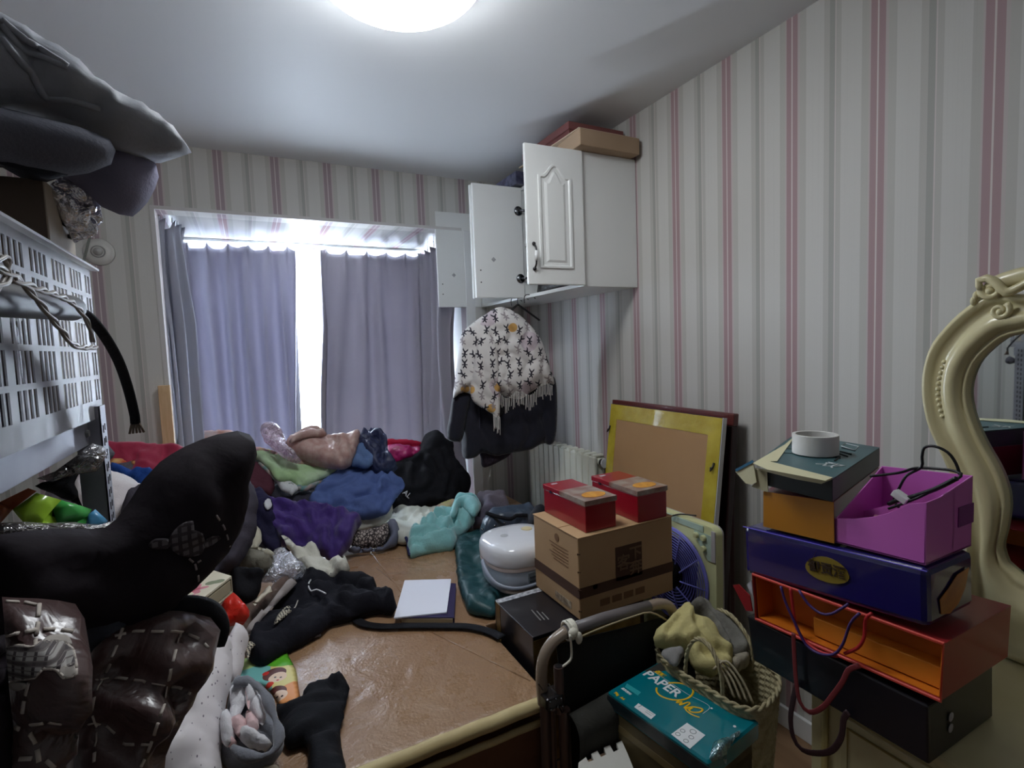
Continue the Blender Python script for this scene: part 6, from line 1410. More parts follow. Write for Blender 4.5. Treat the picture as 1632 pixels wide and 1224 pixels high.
def patch(name, o, px, m, off=.0015, step=5, th=.0015, parent=None, sharp=False):
    p3 = [Vector((x, y, 0)) for x, y in px]
    lp = spline(p3, step) if not sharp else sum([[a.lerp(b, k / max(1, int((b - a).length / step))) for k in range(max(1, int((b - a).length / step)))] for a, b in zip(p3, p3[1:] + p3[:1])], [])
    L = [(p.x, p.y) for p in lp]
    xs = [p[0] for p in L]; ys = [p[1] for p in L]; G = []
    y = min(ys)
    while y < max(ys):
        x = min(xs) + (step / 2 if int((y - min(ys)) / step) % 2 else 0)
        while x < max(xs):
            c = False
            for (x1, y1), (x2, y2) in zip(L, L[1:] + L[:1]):
                if (y1 > y) != (y2 > y) and x < (x2 - x1) * (y - y1) / (y2 - y1) + x1: c = not c
            if c and min((x - a) ** 2 + (y - b) ** 2 for a, b in L) > (step * .45) ** 2: G.append((x, y))
            x += step
        y += step * .87
    r = geometry.delaunay_2d_cdt([Vector(p) for p in L + G], [], [list(range(len(L)))], 1, 1e-4)
    vs = []; ok = []
    for p in r[0]:
        h, n = hit(o, p.x, p.y); ok.append(h is not None); vs.append((h + n * off) if h else Vector((0, 0, -5)))
    fs = [tuple(f) for f in r[2] if all(ok[i] for i in f)]
    mb = MB(); used = sorted({i for f in fs for i in f}); mp = {i: k for k, i in enumerate(used)}
    mb.v = [vs[i] for i in used]; mb.f = [tuple(mp[i] for i in f) for f in fs]
    if not mb.f: return None
    return mb.build(name, m, parent or o, smooth=True, solid=th)

# ================================================================ HANGING COAT AND SCARF
hg = thing('clothes_hanger', 'black wire hangers hooked on the lower front lip of the wall cabinet', 'hanger')
for k, y in enumerate((2.56, 2.64, 2.72)):
    x = CF + .005; z = CZ0 - .002
    MB().tube(spline([V(x + .05, y, z - .004), V(x + .02, y, z + .016 + .0), V(x - .012, y, z + .014), V(x - .022, y, z - .006), V(x - .02, y, z - .03)], .006, False), .0025, 6).build('hook', m_dark, hg, smooth=True)
MB().tube([V(x - .02, 2.64, z - .03), V(x - .16, 2.60, z - .12)], .006, 8).tube([V(x - .02, 2.64, z - .03), V(x + .13, 2.66, z - .12)], .006, 8).build('shoulder_bar', m_blkp, hg)
rebase(hg)
m_coat = cloth('navy_coat_wool', (34, 34, 46), c2=(28, 28, 40), wrink=.3, sheen=.2)
CA = (1.38, 2.62, 1.4); CN = (-.30, -.95, .0)
ct = thing('coat', 'dark navy coat hanging from the cabinet under the patterned scarf', 'coat')
body = soft('coat_body', [(738, 610), (742, 560), (760, 525), (790, 500), (815, 498), (845, 520), (868, 560), (880, 600), (885, 640), (885, 697), (862, 708), (844, 717), (815, 722), (790, 727), (768, 722), (757, 729), (738, 728), (736, 690)], CA, CN, m_coat, T=.07, B=.06, edge=.07, wr=.010, wf=55, wd=0.0, seed=101, parent=ct, ripple=.05)
soft('sleeve', [(722, 632), (736, 622), (752, 628), (745, 660), (737, 700), (728, 704), (716, 702), (712, 690), (717, 660)], (1.36, 2.57, 1.3), CN, m_coat, T=.035, B=.03, edge=.04, wr=.005, seed=102, parent=ct, ripple=.02)
soft('lining_tail', [(765, 700), (812, 700), (815, 722), (795, 736), (771, 745), (766, 730)], (1.38, 2.63, 1.3), CN, cloth('lining', (48, 38, 48)), T=.02, B=.02, edge=.02, wr=.004, seed=103, parent=ct, ripple=.02)
soft('sleeve', [(866, 610), (884, 602), (888, 650), (884, 702), (868, 704), (862, 660)], (1.38, 2.575, 1.3), CN, m_coat, T=.03, B=.03, edge=.035, wr=.005, seed=104, parent=ct, ripple=.02)
MB().tube([hit(body, 763, 640)[0] + V(0, -.004, 0), hit(body, 764, 680)[0] + V(0, -.004, 0), hit(body, 766, 718)[0] + V(0, -.004, 0)], .004, 6, flat=(1, .5)).build('front_edge', cloth('coat_edge', (62, 62, 78)), ct, smooth=True)
rebase(ct)
# scarf print
m_sc = mat('printed_scarf', (216, 210, 206), rough=.85); q = NB(m_sc); b = q.N['Principled BSDF']
uv = q.n('ShaderNodeUVMap'); sc_ = q.n('ShaderNodeVectorMath', operation='SCALE'); sc_.inputs['Scale'].default_value = 17.0; q.L.new(uv.outputs[0], sc_.inputs[0])
vo = q.n('ShaderNodeTexVoronoi'); vo.voronoi_dimensions = '2D'; vo.inputs['Scale'].default_value = 1.0; vo.inputs['Randomness'].default_value = .45; q.L.new(sc_.outputs[0], vo.inputs['Vector'])
df = q.n('ShaderNodeVectorMath', operation='SUBTRACT'); q.L.new(sc_.outputs[0], df.inputs[0]); q.L.new(vo.outputs['Position'], df.inputs[1])
sep = q.n('ShaderNodeSeparateColor'); q.L.new(vo.outputs['Color'], sep.inputs[0])
rt = q.n('ShaderNodeVectorRotate', rotation_type='Z_AXIS'); q.L.new(df.outputs[0], rt.inputs[0]); q.L.new(q.m('MULTIPLY', q.m('SUBTRACT', sep.outputs[0], .5), 1.8), rt.inputs['Angle'])
sx = q.n('ShaderNodeSeparateXYZ'); q.L.new(rt.outputs[0], sx.inputs[0]); x_, y_ = sx.outputs[0], sx.outputs[1]
ax = q.m('ABSOLUTE', x_)
armU = q.m('MULTIPLY', q.m('LESS_THAN', q.m('ABSOLUTE', q.m('SUBTRACT', q.m('SUBTRACT', y_, .10), q.m('MULTIPLY', ax, 1.3))), .10), q.m('LESS_THAN', ax, .24))
bodyy = q.m('MULTIPLY', q.m('LESS_THAN', ax, .085), q.m('LESS_THAN', q.m('ABSOLUTE', y_), .26))
mid = q.m('MULTIPLY', q.m('LESS_THAN', q.m('ABSOLUTE', q.m('ADD', y_, .06)), .05), q.m('LESS_THAN', ax, .24))
leg = q.m('MULTIPLY', q.m('LESS_THAN', q.m('ABSOLUTE', q.m('ADD', q.m('ADD', y_, .16), q.m('MULTIPLY', ax, 1.1))), .09), q.m('LESS_THAN', ax, .17))
fig = q.m('MINIMUM', q.m('ADD', q.m('ADD', armU, bodyy), q.m('ADD', mid, leg)), 1)
vo2 = q.n('ShaderNodeTexVoronoi'); vo2.voronoi_dimensions = '2D'; vo2.inputs['Scale'].default_value = .55; q.L.new(sc_.outputs[0], vo2.inputs['Vector'])
sep2 = q.n('ShaderNodeSeparateColor'); q.L.new(vo2.outputs['Color'], sep2.inputs[0])
och = q.m('MULTIPLY', q.m('GREATER_THAN', sep2.outputs[1], .80), q.m('LESS_THAN', vo2.outputs['Distance'], .22))
lil = q.m('MULTIPLY', q.m('LESS_THAN', sep2.outputs[0], .25), q.m('LESS_THAN', vo2.outputs['Distance'], .5))
figc = q.mix(q.m('GREATER_THAN', sep.outputs[1], .72), (48, 44, 54), (150, 140, 142))
col = q.mix(lil, (216, 211, 208), (198, 184, 190)); col = q.mix(och, col, (206, 160, 92)); col = q.mix(fig, col, figc)
q.L.new(col, b.inputs['Base Color'])
scf = thing('fringed_scarf', 'white fringed scarf printed with little black figures draped over the coat', 'scarf')
sdr = soft('scarf_cloth', [(722, 634), (725, 605), (731, 560), (736, 532), (752, 516), (775, 500), (797, 489), (822, 498), (845, 518), (864, 545), (875, 580), (884, 612), (872, 612), (850, 622), (830, 636), (812, 634), (797, 630), (780, 628), (757, 630), (740, 626), (730, 630)], (1.38, 2.545, 1.4), CN, m_sc, T=.085, B=.10, edge=.10, wr=.012, wf=75, wd=.0, seed=110, parent=scf, ripple=.04)
flp = soft('front_flap', [(764, 538), (775, 530), (790, 545), (796, 590), (797, 640), (795, 668), (785, 660), (765, 648), (752, 636), (750, 610), (756, 570)], (1.38, 2.46, 1.4), CN, m_sc, T=.02, B=.02, edge=.03, wr=.006, wf=80, seed=111, parent=scf, ripple=.03)
fg = MB(); random.seed(4)
def fringe(x, y0, ln, A):
    p0 = PP(x, y0, A, CN); w = random.uniform(-1, 1); 
    pts = [p0 + V(.003 * w * math.sin(t * 3 + w), -.002, -ln * t) for t in [k / 5 for k in range(6)]]
    fg.tube(pts, [.0018] * 5 + [.003], 5)
for k in range(34):
    x = 797 + k * 2.5; y = 628 + 6 * math.sin(k * .4) - max(0, k - 14) * .9
    fringe(x, y, random.uniform(.05, .09), (1.38, 2.47, 1.4))
for k in range(8): fringe(786 + k * 1.4, 660 + k * .6, random.uniform(.07, .10), (1.38, 2.45, 1.4))
tag(fg.build('fringe', cloth('fringe_white', (214, 210, 206)), scf, smooth=True), None, None, kind='stuff')
rebase(scf)

# ================================================================ RACK AT THE LEFT
RX = -.262
m_zinc = mat('zinc_steel', (160, 162, 172), rough=.5, metal=.55, c2=(146, 148, 160), nscale=8)
m_zincd = mat('steel_dull', (116, 116, 118), rough=.5, metal=.3)
rk = thing('storage_rack', 'grey metal angle-iron storage rack at the left with perforated posts', 'rack')
def beam(z, th=.043):
    a = MB(); a.bb(RX - .003, RX, -.10, 1.225, z - th, z); a.bb(RX - .04, RX, -.10, 1.225, z - .003, z); return a
for z in (1.395, .93, .42): beam(z).build('side_beam', m_zinc, rk, bevel=.001)
for z in (1.395, .93, .42):
    MB().bb(-.70, RX - .004, 1.19, 1.225, z - .04, z - .004).build('cross_beam', m_zinc, rk)
    MB().bb(-.70, RX - .004, -.10, 1.188, z - .012, z - .003).build('shelf_board', m_zincd, rk)
    MB().bb(-.703, -.70, -.10, 1.225, z - .043, z).build('side_beam', m_zinc, rk)
def post(x, y, sx):
    r = thing_part = MB(); r.bb(x - .038 * sx if sx > 0 else x, x if sx > 0 else x + .038, y, y + .0025, 0, 1.42)
    r.bb(x - .0025 if sx > 0 else x, x if sx > 0 else x + .0025, y, y + .038, 0, 1.42)
    o = r.build('post', m_zinc, rk)
    return o
P1 = post(RX + .020, 1.175, 1); post(-.705, 1.175, -1); post(RX + .020, -.12, 1); post(-.705, -.12, -1)
hl = MB()
for k in range(56):
    z = .05 + k * .024
    hl.bb(RX + .0195, RX + .0208, 1.175 + .010, 1.175 + .014, z, z + .014); hl.bb(RX + .0195, RX + .0208, 1.175 + .022, 1.175 + .026, z + .004, z + .016)
hl.build('post_slots', mat('slot_dark', (40, 40, 44), rough=.6), P1)
for y in (1.16, .25): MB().lathe([(0, .005), (.006, .005), (.007, 0)], (RX, y, 1.374), 10, Matrix.Rotation(math.pi / 2, 3, 'Y')).build('bolt', m_zincd, rk, smooth='auto')
rebase(rk)
# translucent basket
m_tp = bpy.data.materials.new('frosted_plastic'); m_tp.use_nodes = True; q = NB(m_tp); b = q.N['Principled BSDF']; b.inputs['Base Color'].default_value = (*lin((196, 196, 202)), 1); b.inputs['Roughness'].default_value = .25
trn = q.n('ShaderNodeBsdfTransparent'); trl = q.n('ShaderNodeBsdfTranslucent'); trl.inputs[0].default_value = (*lin((200, 200, 206)), 1)
a1 = q.n('ShaderNodeMixShader'); a1.inputs[0].default_value = .4; q.L.new(b.outputs[0], a1.inputs[1]); q.L.new(trl.outputs[0], a1.inputs[2])
a2 = q.n('ShaderNodeMixShader'); a2.inputs[0].default_value = .46; q.L.new(a1.outputs[0], a2.inputs[1]); q.L.new(trn.outputs[0], a2.inputs[2]); q.L.new(a2.outputs[0], q.N['Material Output'].inputs[0])
pbk = thing('plastic_basket', 'clear frosted plastic slotted basket on the top shelf of the rack', 'basket')
bx1_, bx0_, by0_, by1_, bz0_, bz1_ = -.25, -.56, .45, 1.235, 1.400, 1.672
def wall(nm, f, L_):
    """f(s,z,t): point along wall s, height z, thickness t"""
    mb = MB()
    def bar(s0, s1, z0, z1, t=.002):
        c = [f(s0, z0, 0), f(s1, z0, 0), f(s1, z0, t), f(s0, z0, t)]; d = [f(s0, z1, 0), f(s1, z1, 0), f(s1, z1, t), f(s0, z1, t)]; mb.hexa(c, d)
    H = bz1_ - bz0_; rows = [(0.0, .03), (.068, .076), (.118, .126), (.168, .176), (.218, .226), (.258, H)]
    for z0, z1 in rows: bar(0, L_, bz0_ + z0, bz0_ + z1, .003)
    s = 0; k = 0
    while s < L_:
        if k % 4 == 0: bar(s, min(L_, s + .024), bz0_, bz1_); s += .036
        else: bar(s, min(L_, s + .006), bz0_, bz1_); s += .018
        k += 1
    bar(L_ - .006, L_, bz0_, bz1_)
    mb.build(nm, m_tp, pbk)
wall('slotted_side', lambda s, z, t: V(bx1_ - t, by0_ + s, z), by1_ - by0_); wall('slotted_side', lambda s, z, t: V(bx0_ + t, by0_ + s, z), by1_ - by0_)
wall('slotted_end', lambda s, z, t: V(bx0_ + s, by1_ - t, z), bx1_ - bx0_); wall('slotted_end', lambda s, z, t: V(bx0_ + s, by0_ + t, z), bx1_ - bx0_)
MB().bb(bx0_, bx1_, by0_, by1_, bz0_ - .003, bz0_).build('basket_floor', m_tp, pbk)
rl = MB()
for (x0, x1, y0, y1) in ((bx1_ - .002, bx1_ + .012, by0_ - .012, by1_ + .012), (bx0_ - .012, bx0_ + .002, by0_ - .012, by1_ + .012), (bx0_, bx1_, by1_ - .002, by1_ + .012), (bx0_, bx1_, by0_ - .012, by0_ + .002)): rl.bb(x0, x1, y0, y1, bz1_, bz1_ + .004)
rl.build('rim', m_tp, pbk)
rebase(pbk)
jr = thing('storage_jar', 'dark jar with a white lid inside the plastic basket', 'jar')
jc = P(15, 560, 0, -.33)
MB().lathe([(.052, 0), (.056, .006), (.056, .150), (.05, .156)], (-.325, .92, bz0_ + .001), 28).build('jar_body', mat('jar_dark', (52, 50, 60), rough=.2, coat=.4), jr, smooth='auto')
MB().lathe([(.058, .157), (.060, .160), (.060, .176), (.05, .182), (0, .183)], (-.325, .92, bz0_ + .001), 28).build('jar_lid', m_white, jr, smooth='auto'); rebase(jr)
tag(soft('dark_bag', None, (-.40, .66, 1.50), (1, 0, 0), mat('dkbag', (44, 42, 50), rough=.4, wrink=.6), T=.08, B=.05, edge=.08, seed=121, world=[(-.36, .50, 1.41), (-.36, .83, 1.41), (-.36, .83, 1.58), (-.36, .50, 1.60)]), 'dark crumpled bag inside the plastic basket left of the jar', 'bag')
# tall carton in the basket
tcn_ = thing('tall_carton', 'tall brown cardboard carton standing in the plastic basket', 'box')
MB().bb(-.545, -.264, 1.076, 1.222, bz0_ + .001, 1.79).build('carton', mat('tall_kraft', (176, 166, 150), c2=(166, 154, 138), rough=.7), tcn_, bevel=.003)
MB().bb(-.545, -.266, 1.0745, 1.0758, bz0_ + .002, 1.788).build('shaded_face', mat('tall_kraft_shaded', (112, 98, 86), rough=.8), tcn_)  # thin darker sheet: shade on the camera-facing side put into the colour
rebase(tcn_)
S_('foil_wrap', 'crumpled shiny clear foil stuck over the top of the tall carton', 'foil', [(84, 282), (78, 310), (92, 330), (100, 352), (112, 372), (118, 388), (130, 382), (142, 362), (148, 338), (138, 305), (118, 282)], (-.258, 1.15, 1.7), (1, -.25, 0), mat('foil', (240, 240, 246), rough=.16, metal=.8, wrink=1, wscale=29, bump=1, bscale=55), T=.010, B=.006, edge=.012, wr=.018, wf=260, seed=122, res=.006)
S_('dark_board', 'thin dark board edge beside the tall carton', 'board', [(149, 340), (153, 346), (140, 400), (132, 428), (130, 420), (140, 380)], (-.255, 1.20, 1.7), (1, -.3, 0), mat('dark_brd', (64, 66, 60), rough=.5), T=.003, B=.002, edge=.01, wr=0, seed=1, res=.008, ripple=0)

# pole with twisted wires and black strap
pole = thing('metal_pole', 'grey metal pole end pointing out in front of the plastic basket', 'pole')
pa, pb_ = P(-60, 470, 0, -.20), P(113, 491, 0, -.20)
MB().tube([pa, pb_], .0165, 20).build('tube', mat('pole_grey', (58, 57, 59), rough=.45, metal=.0), pole, smooth='auto')
MB().tube([pb_, pb_ + (pb_ - pa).normalized() * .001], .0125, 16).build('bore', mat('bore', (52, 50, 52)), pole)
rebase(pole)
wr_ = thing('twisted_wire', 'twisted grey wire coiled around the metal pole end', 'wire')
m_wire = mat('wire_grey', (150, 144, 138), rough=.4)
for pts in ([(-40, 400), (0, 428), (30, 446), (60, 478), (85, 510), (100, 528), (112, 545), (128, 553), (152, 553)], [(20, 444), (55, 458), (90, 470), (115, 482), (132, 500), (142, 520), (148, 545)], [(-20, 420), (5, 408), (14, 425), (8, 450), (-20, 470)]):
    sp = spline([P(x, y, 0, -.175) for x, y in pts], .004, False)
    for ph in (0, math.pi):
        MB().tube([p + V(.001 * math.cos(i * .4 + ph), .002 * math.cos(i * .4 + ph), .0022 * math.sin(i * .4 + ph)) for i, p in enumerate(sp)], .0019, 6).build('wire_strand', m_wire, wr_, smooth=True)
rebase(wr_)
stp = thing('black_strap', 'black strap curving down from the pole end to a frayed tip', 'strap')
sp = spline([P(x, y, 0, -.20) for i, (x, y) in enumerate(((116, 489), (140, 503), (168, 538), (190, 578), (205, 622), (215, 664), (216, 676)))], .01, False)
MB().tube(sp, .0085, 8, flat=(1, .35), up=(1, 0, 0)).build('webbing', m_blk, stp, smooth=True)
e = sp[-1]
for k in range(5): MB().tube([e + V((k - 2) * .003, 0, .002), e + V((k - 2) * .0055, .002 * k, -.018)], .0022, 5).build('frayed_end', mat('fray%d' % k, (120, 104, 92)), stp, smooth=True)
rebase(stp)

# duvets on top
m_duv = cloth('grey_duvet', (162, 166, 174), c2=(154, 158, 168), wrink=.6, wscale=5, rough=.6, bump=.15)
DN = (.35, -.93, -.05)
S_('grey_duvet', 'grey pillow-cased duvet overhanging the top of the rack, uppermost', 'duvet', [(-90, -40), (0, 20), (50, 48), (110, 86), (160, 130), (222, 163), (268, 196), (305, 243), (282, 250), (240, 246), (190, 232), (150, 206), (90, 180), (40, 165), (-90, 150)], (-.08, 1.08, 1.86), DN, m_duv, T=.07, B=.22, edge=.10, wr=.015, wf=70, wd=2.2, seed=130, res=.014, ripple=.1, creases=[[(0, 30), (50, 66), (108, 107)], [(0, 60), (40, 105), (68, 150), (105, 160), (158, 174)], [(130, 135), (128, 158)], [(150, 140), (146, 165)], [(195, 165), (192, 180)], [(238, 190), (236, 205)], [(282, 225), (284, 240)]], cd=.012, cw=.006)
dv_ = [o for o in bpy.data.objects if o.name == 'grey_duvet'][0]
def fold_line(pts, r=.004):
    mb = MB(); P3 = []
    for a in spline([Vector((x, y, 0)) for x, y in pts], 6, False):
        h, n = hit(dv_, a.x, a.y)
        if h: P3.append(h + n * .001)
    if len(P3) > 2: mb.tube(P3, r, 6, flat=(1.2, 1)).build('hem_piping', m_duv, dv_, smooth=True)
fold_line([(2, 62), (25, 90), (50, 118), (65, 145), (75, 156), (100, 158), (125, 163), (158, 174)]); fold_line([(2, 32), (40, 62), (80, 88), (108, 106)]); fold_line([(2, 38), (35, 78), (70, 92), (108, 108)])
S_('dark_duvet', 'dark slate duvet roll beneath the uppermost grey duvet', 'duvet', [(-90, 150), (0, 170), (60, 185), (120, 200), (175, 222), (185, 240), (178, 262), (140, 275), (80, 270), (20, 255), (-90, 240)], (-.17, 1.0, 1.8), DN, cloth('dk_duv', (104, 106, 118), wrink=.3), T=.07, B=.2, edge=.10, wr=.008, seed=131, res=.018, ripple=.08)
S_('lilac_duvet', 'grey-lilac duvet corner hanging in front of the striped wall', 'duvet', [(60, 235), (150, 215), (205, 220), (232, 240), (248, 262), (253, 282), (247, 300), (236, 322), (212, 346), (190, 342), (162, 330), (138, 308), (100, 280)], (-.14, 1.16, 1.8), (.2, -.97, -.05), cloth('lilac', (136, 134, 156), c2=(128, 126, 148), wrink=.3), T=.06, B=.10, edge=.09, wr=.008, seed=132, res=.015, ripple=.05)
S_('black_duvet', 'near-black bedding roll at the far left above the tall carton', 'duvet', [(-90, 215), (0, 222), (80, 250), (120, 275), (80, 285), (50, 275), (0, 262), (-90, 260)], (-.22, 1.02, 1.8), DN, cloth('blk_duv', (40, 42, 52)), T=.05, B=.2, edge=.06, wr=.006, seed=133, res=.018)
# supports for the duvets, hidden behind: big brown carton
bc_ = thing('storage_carton', 'big dark brown carton on the top shelf under the duvets', 'box')
MB().bb(-.70, -.565, .30, 1.22, 1.398, 1.785).build('carton', mat('dkkraft', (92, 82, 74), rough=.8), bc_, bevel=.003)
MB().bb(-.56, -.30, .30, .44, 1.398, 1.785).build('carton_wing', mat('dkkraft2', (92, 82, 74), rough=.8), bc_, bevel=.003); rebase(bc_)

# under the beam
S_('grey_bag', 'grey translucent plastic bag hanging beneath the rack beam', 'bag', [(60, 762), (85, 752), (120, 728), (148, 706), (168, 712), (172, 722), (165, 742), (150, 750), (120, 758), (80, 770)], (-.27, 1.12, 1.3), (.4, -.9, 0), film('greyfilm', (150, 148, 152), gloss=.4, haze=.5, wsc=30), T=.03, B=.03, edge=.03, wr=.01, wf=90, seed=140)
S_('ball_bag', 'dark crumpled cloth knot at the top of the rack post', 'cloth', [(150, 722), (155, 708), (166, 704), (176, 712), (184, 722), (172, 734), (158, 738)], (-.25, 1.24, 1.3), (.2, -.95, 0), cloth('dkknot', (78, 76, 84)), T=.03, B=.02, edge=.025, wr=.01, seed=141, res=.008)
S_('black_cloth', 'black cloth hanging under the rack beam beside the post', 'cloth', [(60, 775), (90, 764), (128, 752), (116, 772), (128, 800), (134, 812), (120, 800), (90, 785)], (-.28, 1.16, 1.25), (.3, -.95, 0), m_blk, T=.02, B=.02, edge=.02, wr=.005, seed=142, res=.01)
def segs(nm, px, m, par=None, A=(-.27, 1.02, 1.2), N_=(.35, -.85, .35)):
    return soft(nm, px, A, N_, m, T=.006, B=.004, edge=.02, wr=.006, seed=7, parent=par, sharp=True, ripple=.03)
cbg = thing('striped_bag', 'plastic bag striped orange, lime, green and blue under the rack beam', 'bag')
segs('orange_panel', [(-20, 815), (0, 800), (45, 778), (58, 783), (20, 812), (0, 835)], mat('or_p', (160, 78, 40), rough=.35, coat=.4), cbg)
segs('lime_panel', [(20, 812), (58, 786), (98, 797), (84, 812), (92, 835), (40, 835)], mat('li_p', (176, 222, 60), rough=.3, coat=.5, wrink=.3), cbg)
segs('green_panel', [(84, 812), (98, 797), (146, 812), (140, 822), (136, 838), (92, 836)], mat('gr_p', (74, 176, 84), rough=.3, coat=.5, wrink=.3), cbg)
segs('blue_panel', [(137, 838), (141, 820), (152, 812), (172, 830), (160, 844), (140, 843)], mat('bl_p', (80, 148, 190), rough=.3, coat=.5, wrink=.3), cbg)
rebase(cbg)
S_('grey_film_bag', 'grey plastic bag edge lying along the top of the dark quilted cover', 'bag', [(-20, 838), (40, 832), (100, 829), (160, 836), (186, 828), (190, 850), (120, 862), (-20, 868)], (-.25, .95, 1.15), (.35, -.8, .5), film('greyfilm2', (150, 144, 146), gloss=.35, haze=.55, wsc=26), T=.025, B=.02, edge=.03, wr=.008, wf=70, seed=144)

# ================================================================ DARK QUILTED COVERS IN THE FOREGROUND
m_q = mat('brown_satin', (84, 60, 58), c2=(72, 50, 50), rough=.34, spec=.8, nscale=3, wrink=1.0, wscale=9, sheen=.12, coat=.3, bump=.15, bscale=200)
m_qd = cloth('dark_quilt_back', (36, 29, 36), c2=(29, 24, 30), wrink=.25, bump=.1)
m_st = mat('cream_stitch', (206, 196, 186), rough=.7)
m_pl = mat('plaid_patch', (150, 146, 142), rough=.7); q = NB(m_pl); b = q.N['Principled BSDF']; tc = q.n('ShaderNodeTexCoord'); sp = q.n('ShaderNodeSeparateXYZ'); q.L.new(tc.outputs['Object'], sp.inputs[0])
def band(v, f, w): return q.m('LESS_THAN', q.m('FRACT', q.m('MULTIPLY', v, f)), w)
col = q.mix(band(sp.outputs[2], 95, .35), (176, 172, 168), (92, 84, 84)); col = q.mix(band(sp.outputs[0], 100, .3), col, (78, 70, 72)); col = q.mix(band(sp.outputs[2], 300, .25), col, (120, 112, 110)); q.L.new(col, b.inputs['Base Color'])
m_plc = mat('cream_applique', (176, 168, 160), rough=.7)
QN = (.5, -.84, .12)
uq = S_('quilted_cover', 'big dark brown quilted cover rising to a rounded peak in the foreground', 'quilt', [(-30, 862), (0, 852), (80, 842), (165, 842), (185, 828), (205, 800), (228, 766), (255, 735), (295, 710), (345, 692), (378, 687), (398, 692), (405, 702), (400, 740), (392, 790), (390, 830), (368, 872), (335, 912), (300, 948), (262, 980), (190, 1010), (100, 1000), (-30, 1000)], (0, .955, 1.2), QN, m_qd, T=.07, B=.05, edge=.12, wr=.012, wf=16, wd=.8, seed=150, res=.018, ripple=.1)
stitches('stitching', uq, [C3((1330, 548), (1380, 620), (1415, 740)), C3((1165, 815), (1200, 850), (1240, 825)), C3((1200, 850), (1218, 915), (1225, 980))], mat('dim_stitch', (150, 140, 140)), dash=9, gap=9, r=.0018, off=.003)
m_pd = mat('dim_plaid', (92, 86, 92), rough=.7); q = NB(m_pd); b = q.N['Principled BSDF']; tc = q.n('ShaderNodeTexCoord'); sp = q.n('ShaderNodeSeparateXYZ'); q.L.new(tc.outputs['Object'], sp.inputs[0])
col = q.mix(band(sp.outputs[2], 90, .4), (100, 94, 98), (58, 50, 56)); col = q.mix(band(sp.outputs[0], 90, .4), col, (52, 44, 50)); q.L.new(col, b.inputs['Base Color'])
for pts in (((1045, 700), (1080, 640), (1130, 600), (1195, 588), (1200, 640), (1245, 660), (1262, 730), (1240, 790), (1170, 805), (1100, 790), (1050, 745)), ((915, 735), (960, 695), (1040, 695), (1065, 720), (1040, 748), (960, 755)), ((1255, 715), (1290, 680), (1350, 672), (1358, 695), (1310, 735), (1262, 755))):
    patch('bear_patch', uq, C3(*pts), m_pd, off=.003, step=5)
# lower left piece
LA = (0, .86, 1.0)
cr_ = [C4(*l) for l in (((30, 202), (130, 205), (205, 222)), ((212, 215), (205, 300), (195, 370), (185, 470)), ((38, 380), (120, 372), (200, 350), (300, 352), (425, 366)), ((160, 640), (135, 740), (122, 830)), ((90, 880), (110, 890)), ((170, 868), (260, 850), (350, 862)), ((160, 912), (185, 960), (208, 1030), (212, 1075)), ((108, 1052), (215, 1048)), ((60, 780), (200, 810), (350, 830)), ((60, 300), (190, 290), (400, 310)))]
lq = S_('quilted_cover', 'shiny brown quilted cushion at the lower left with plaid patch and cream stitches', 'quilt', [(-25, 952), (0, 948), (60, 955), (120, 962), (135, 985), (132, 1040), (126, 1100), (118, 1160), (118, 1240), (122, 1380), (-25, 1380)], LA, QN, m_q, T=.06, B=.05, edge=.06, wr=.022, wf=22, wd=1.3, seed=152, res=.017, ripple=.08, creases=cr_, cd=.016, cw=.011)
for ln in (((30, 202), (130, 205), (205, 222)), ((212, 215), (205, 300), (195, 370), (185, 470)), ((38, 380), (120, 372), (200, 350), (300, 352), (425, 366)), ((160, 640), (135, 740), (122, 830)), ((90, 880), (110, 890)), ((170, 868), (260, 850), (350, 862)), ((160, 912), (185, 960), (208, 1030), (212, 1075)), ((108, 1052), (215, 1048)), ((250, 1060), (290, 1095))):
    stitches('stitching', lq, [C4(*ln)], m_st, dash=20, gap=9, r=.0026, off=.001)
for nm, pts, m_ in (('plaid_patch', ((44, 452), (110, 440), (190, 450), (215, 425), (340, 425), (395, 470), (408, 540), (380, 560), (300, 572), (242, 565), (205, 605), (70, 625), (52, 560)), m_pl), ('bear_ear', ((232, 420), (262, 395), (330, 388), (372, 405), (388, 445), (330, 432), (235, 436)), m_plc), ('bear_foot', ((312, 590), (322, 560), (360, 548), (402, 552), (412, 600), (370, 615), (325, 612)), m_plc), ('cream_patch', ((66, 640), (110, 632), (150, 640), (160, 655), (120, 678), (70, 660)), m_plc)):
    patch(nm, lq, C4(*pts), m_, off=.002, step=5)
olp = C4((44, 452), (110, 440), (190, 450), (215, 425), (340, 425), (395, 470), (412, 545), (412, 605), (340, 618), (300, 572), (242, 565), (205, 605), (70, 625))
stitches('patch_outline', lq, [olp], m_st, dash=14, gap=.1, r=.002, off=.002)
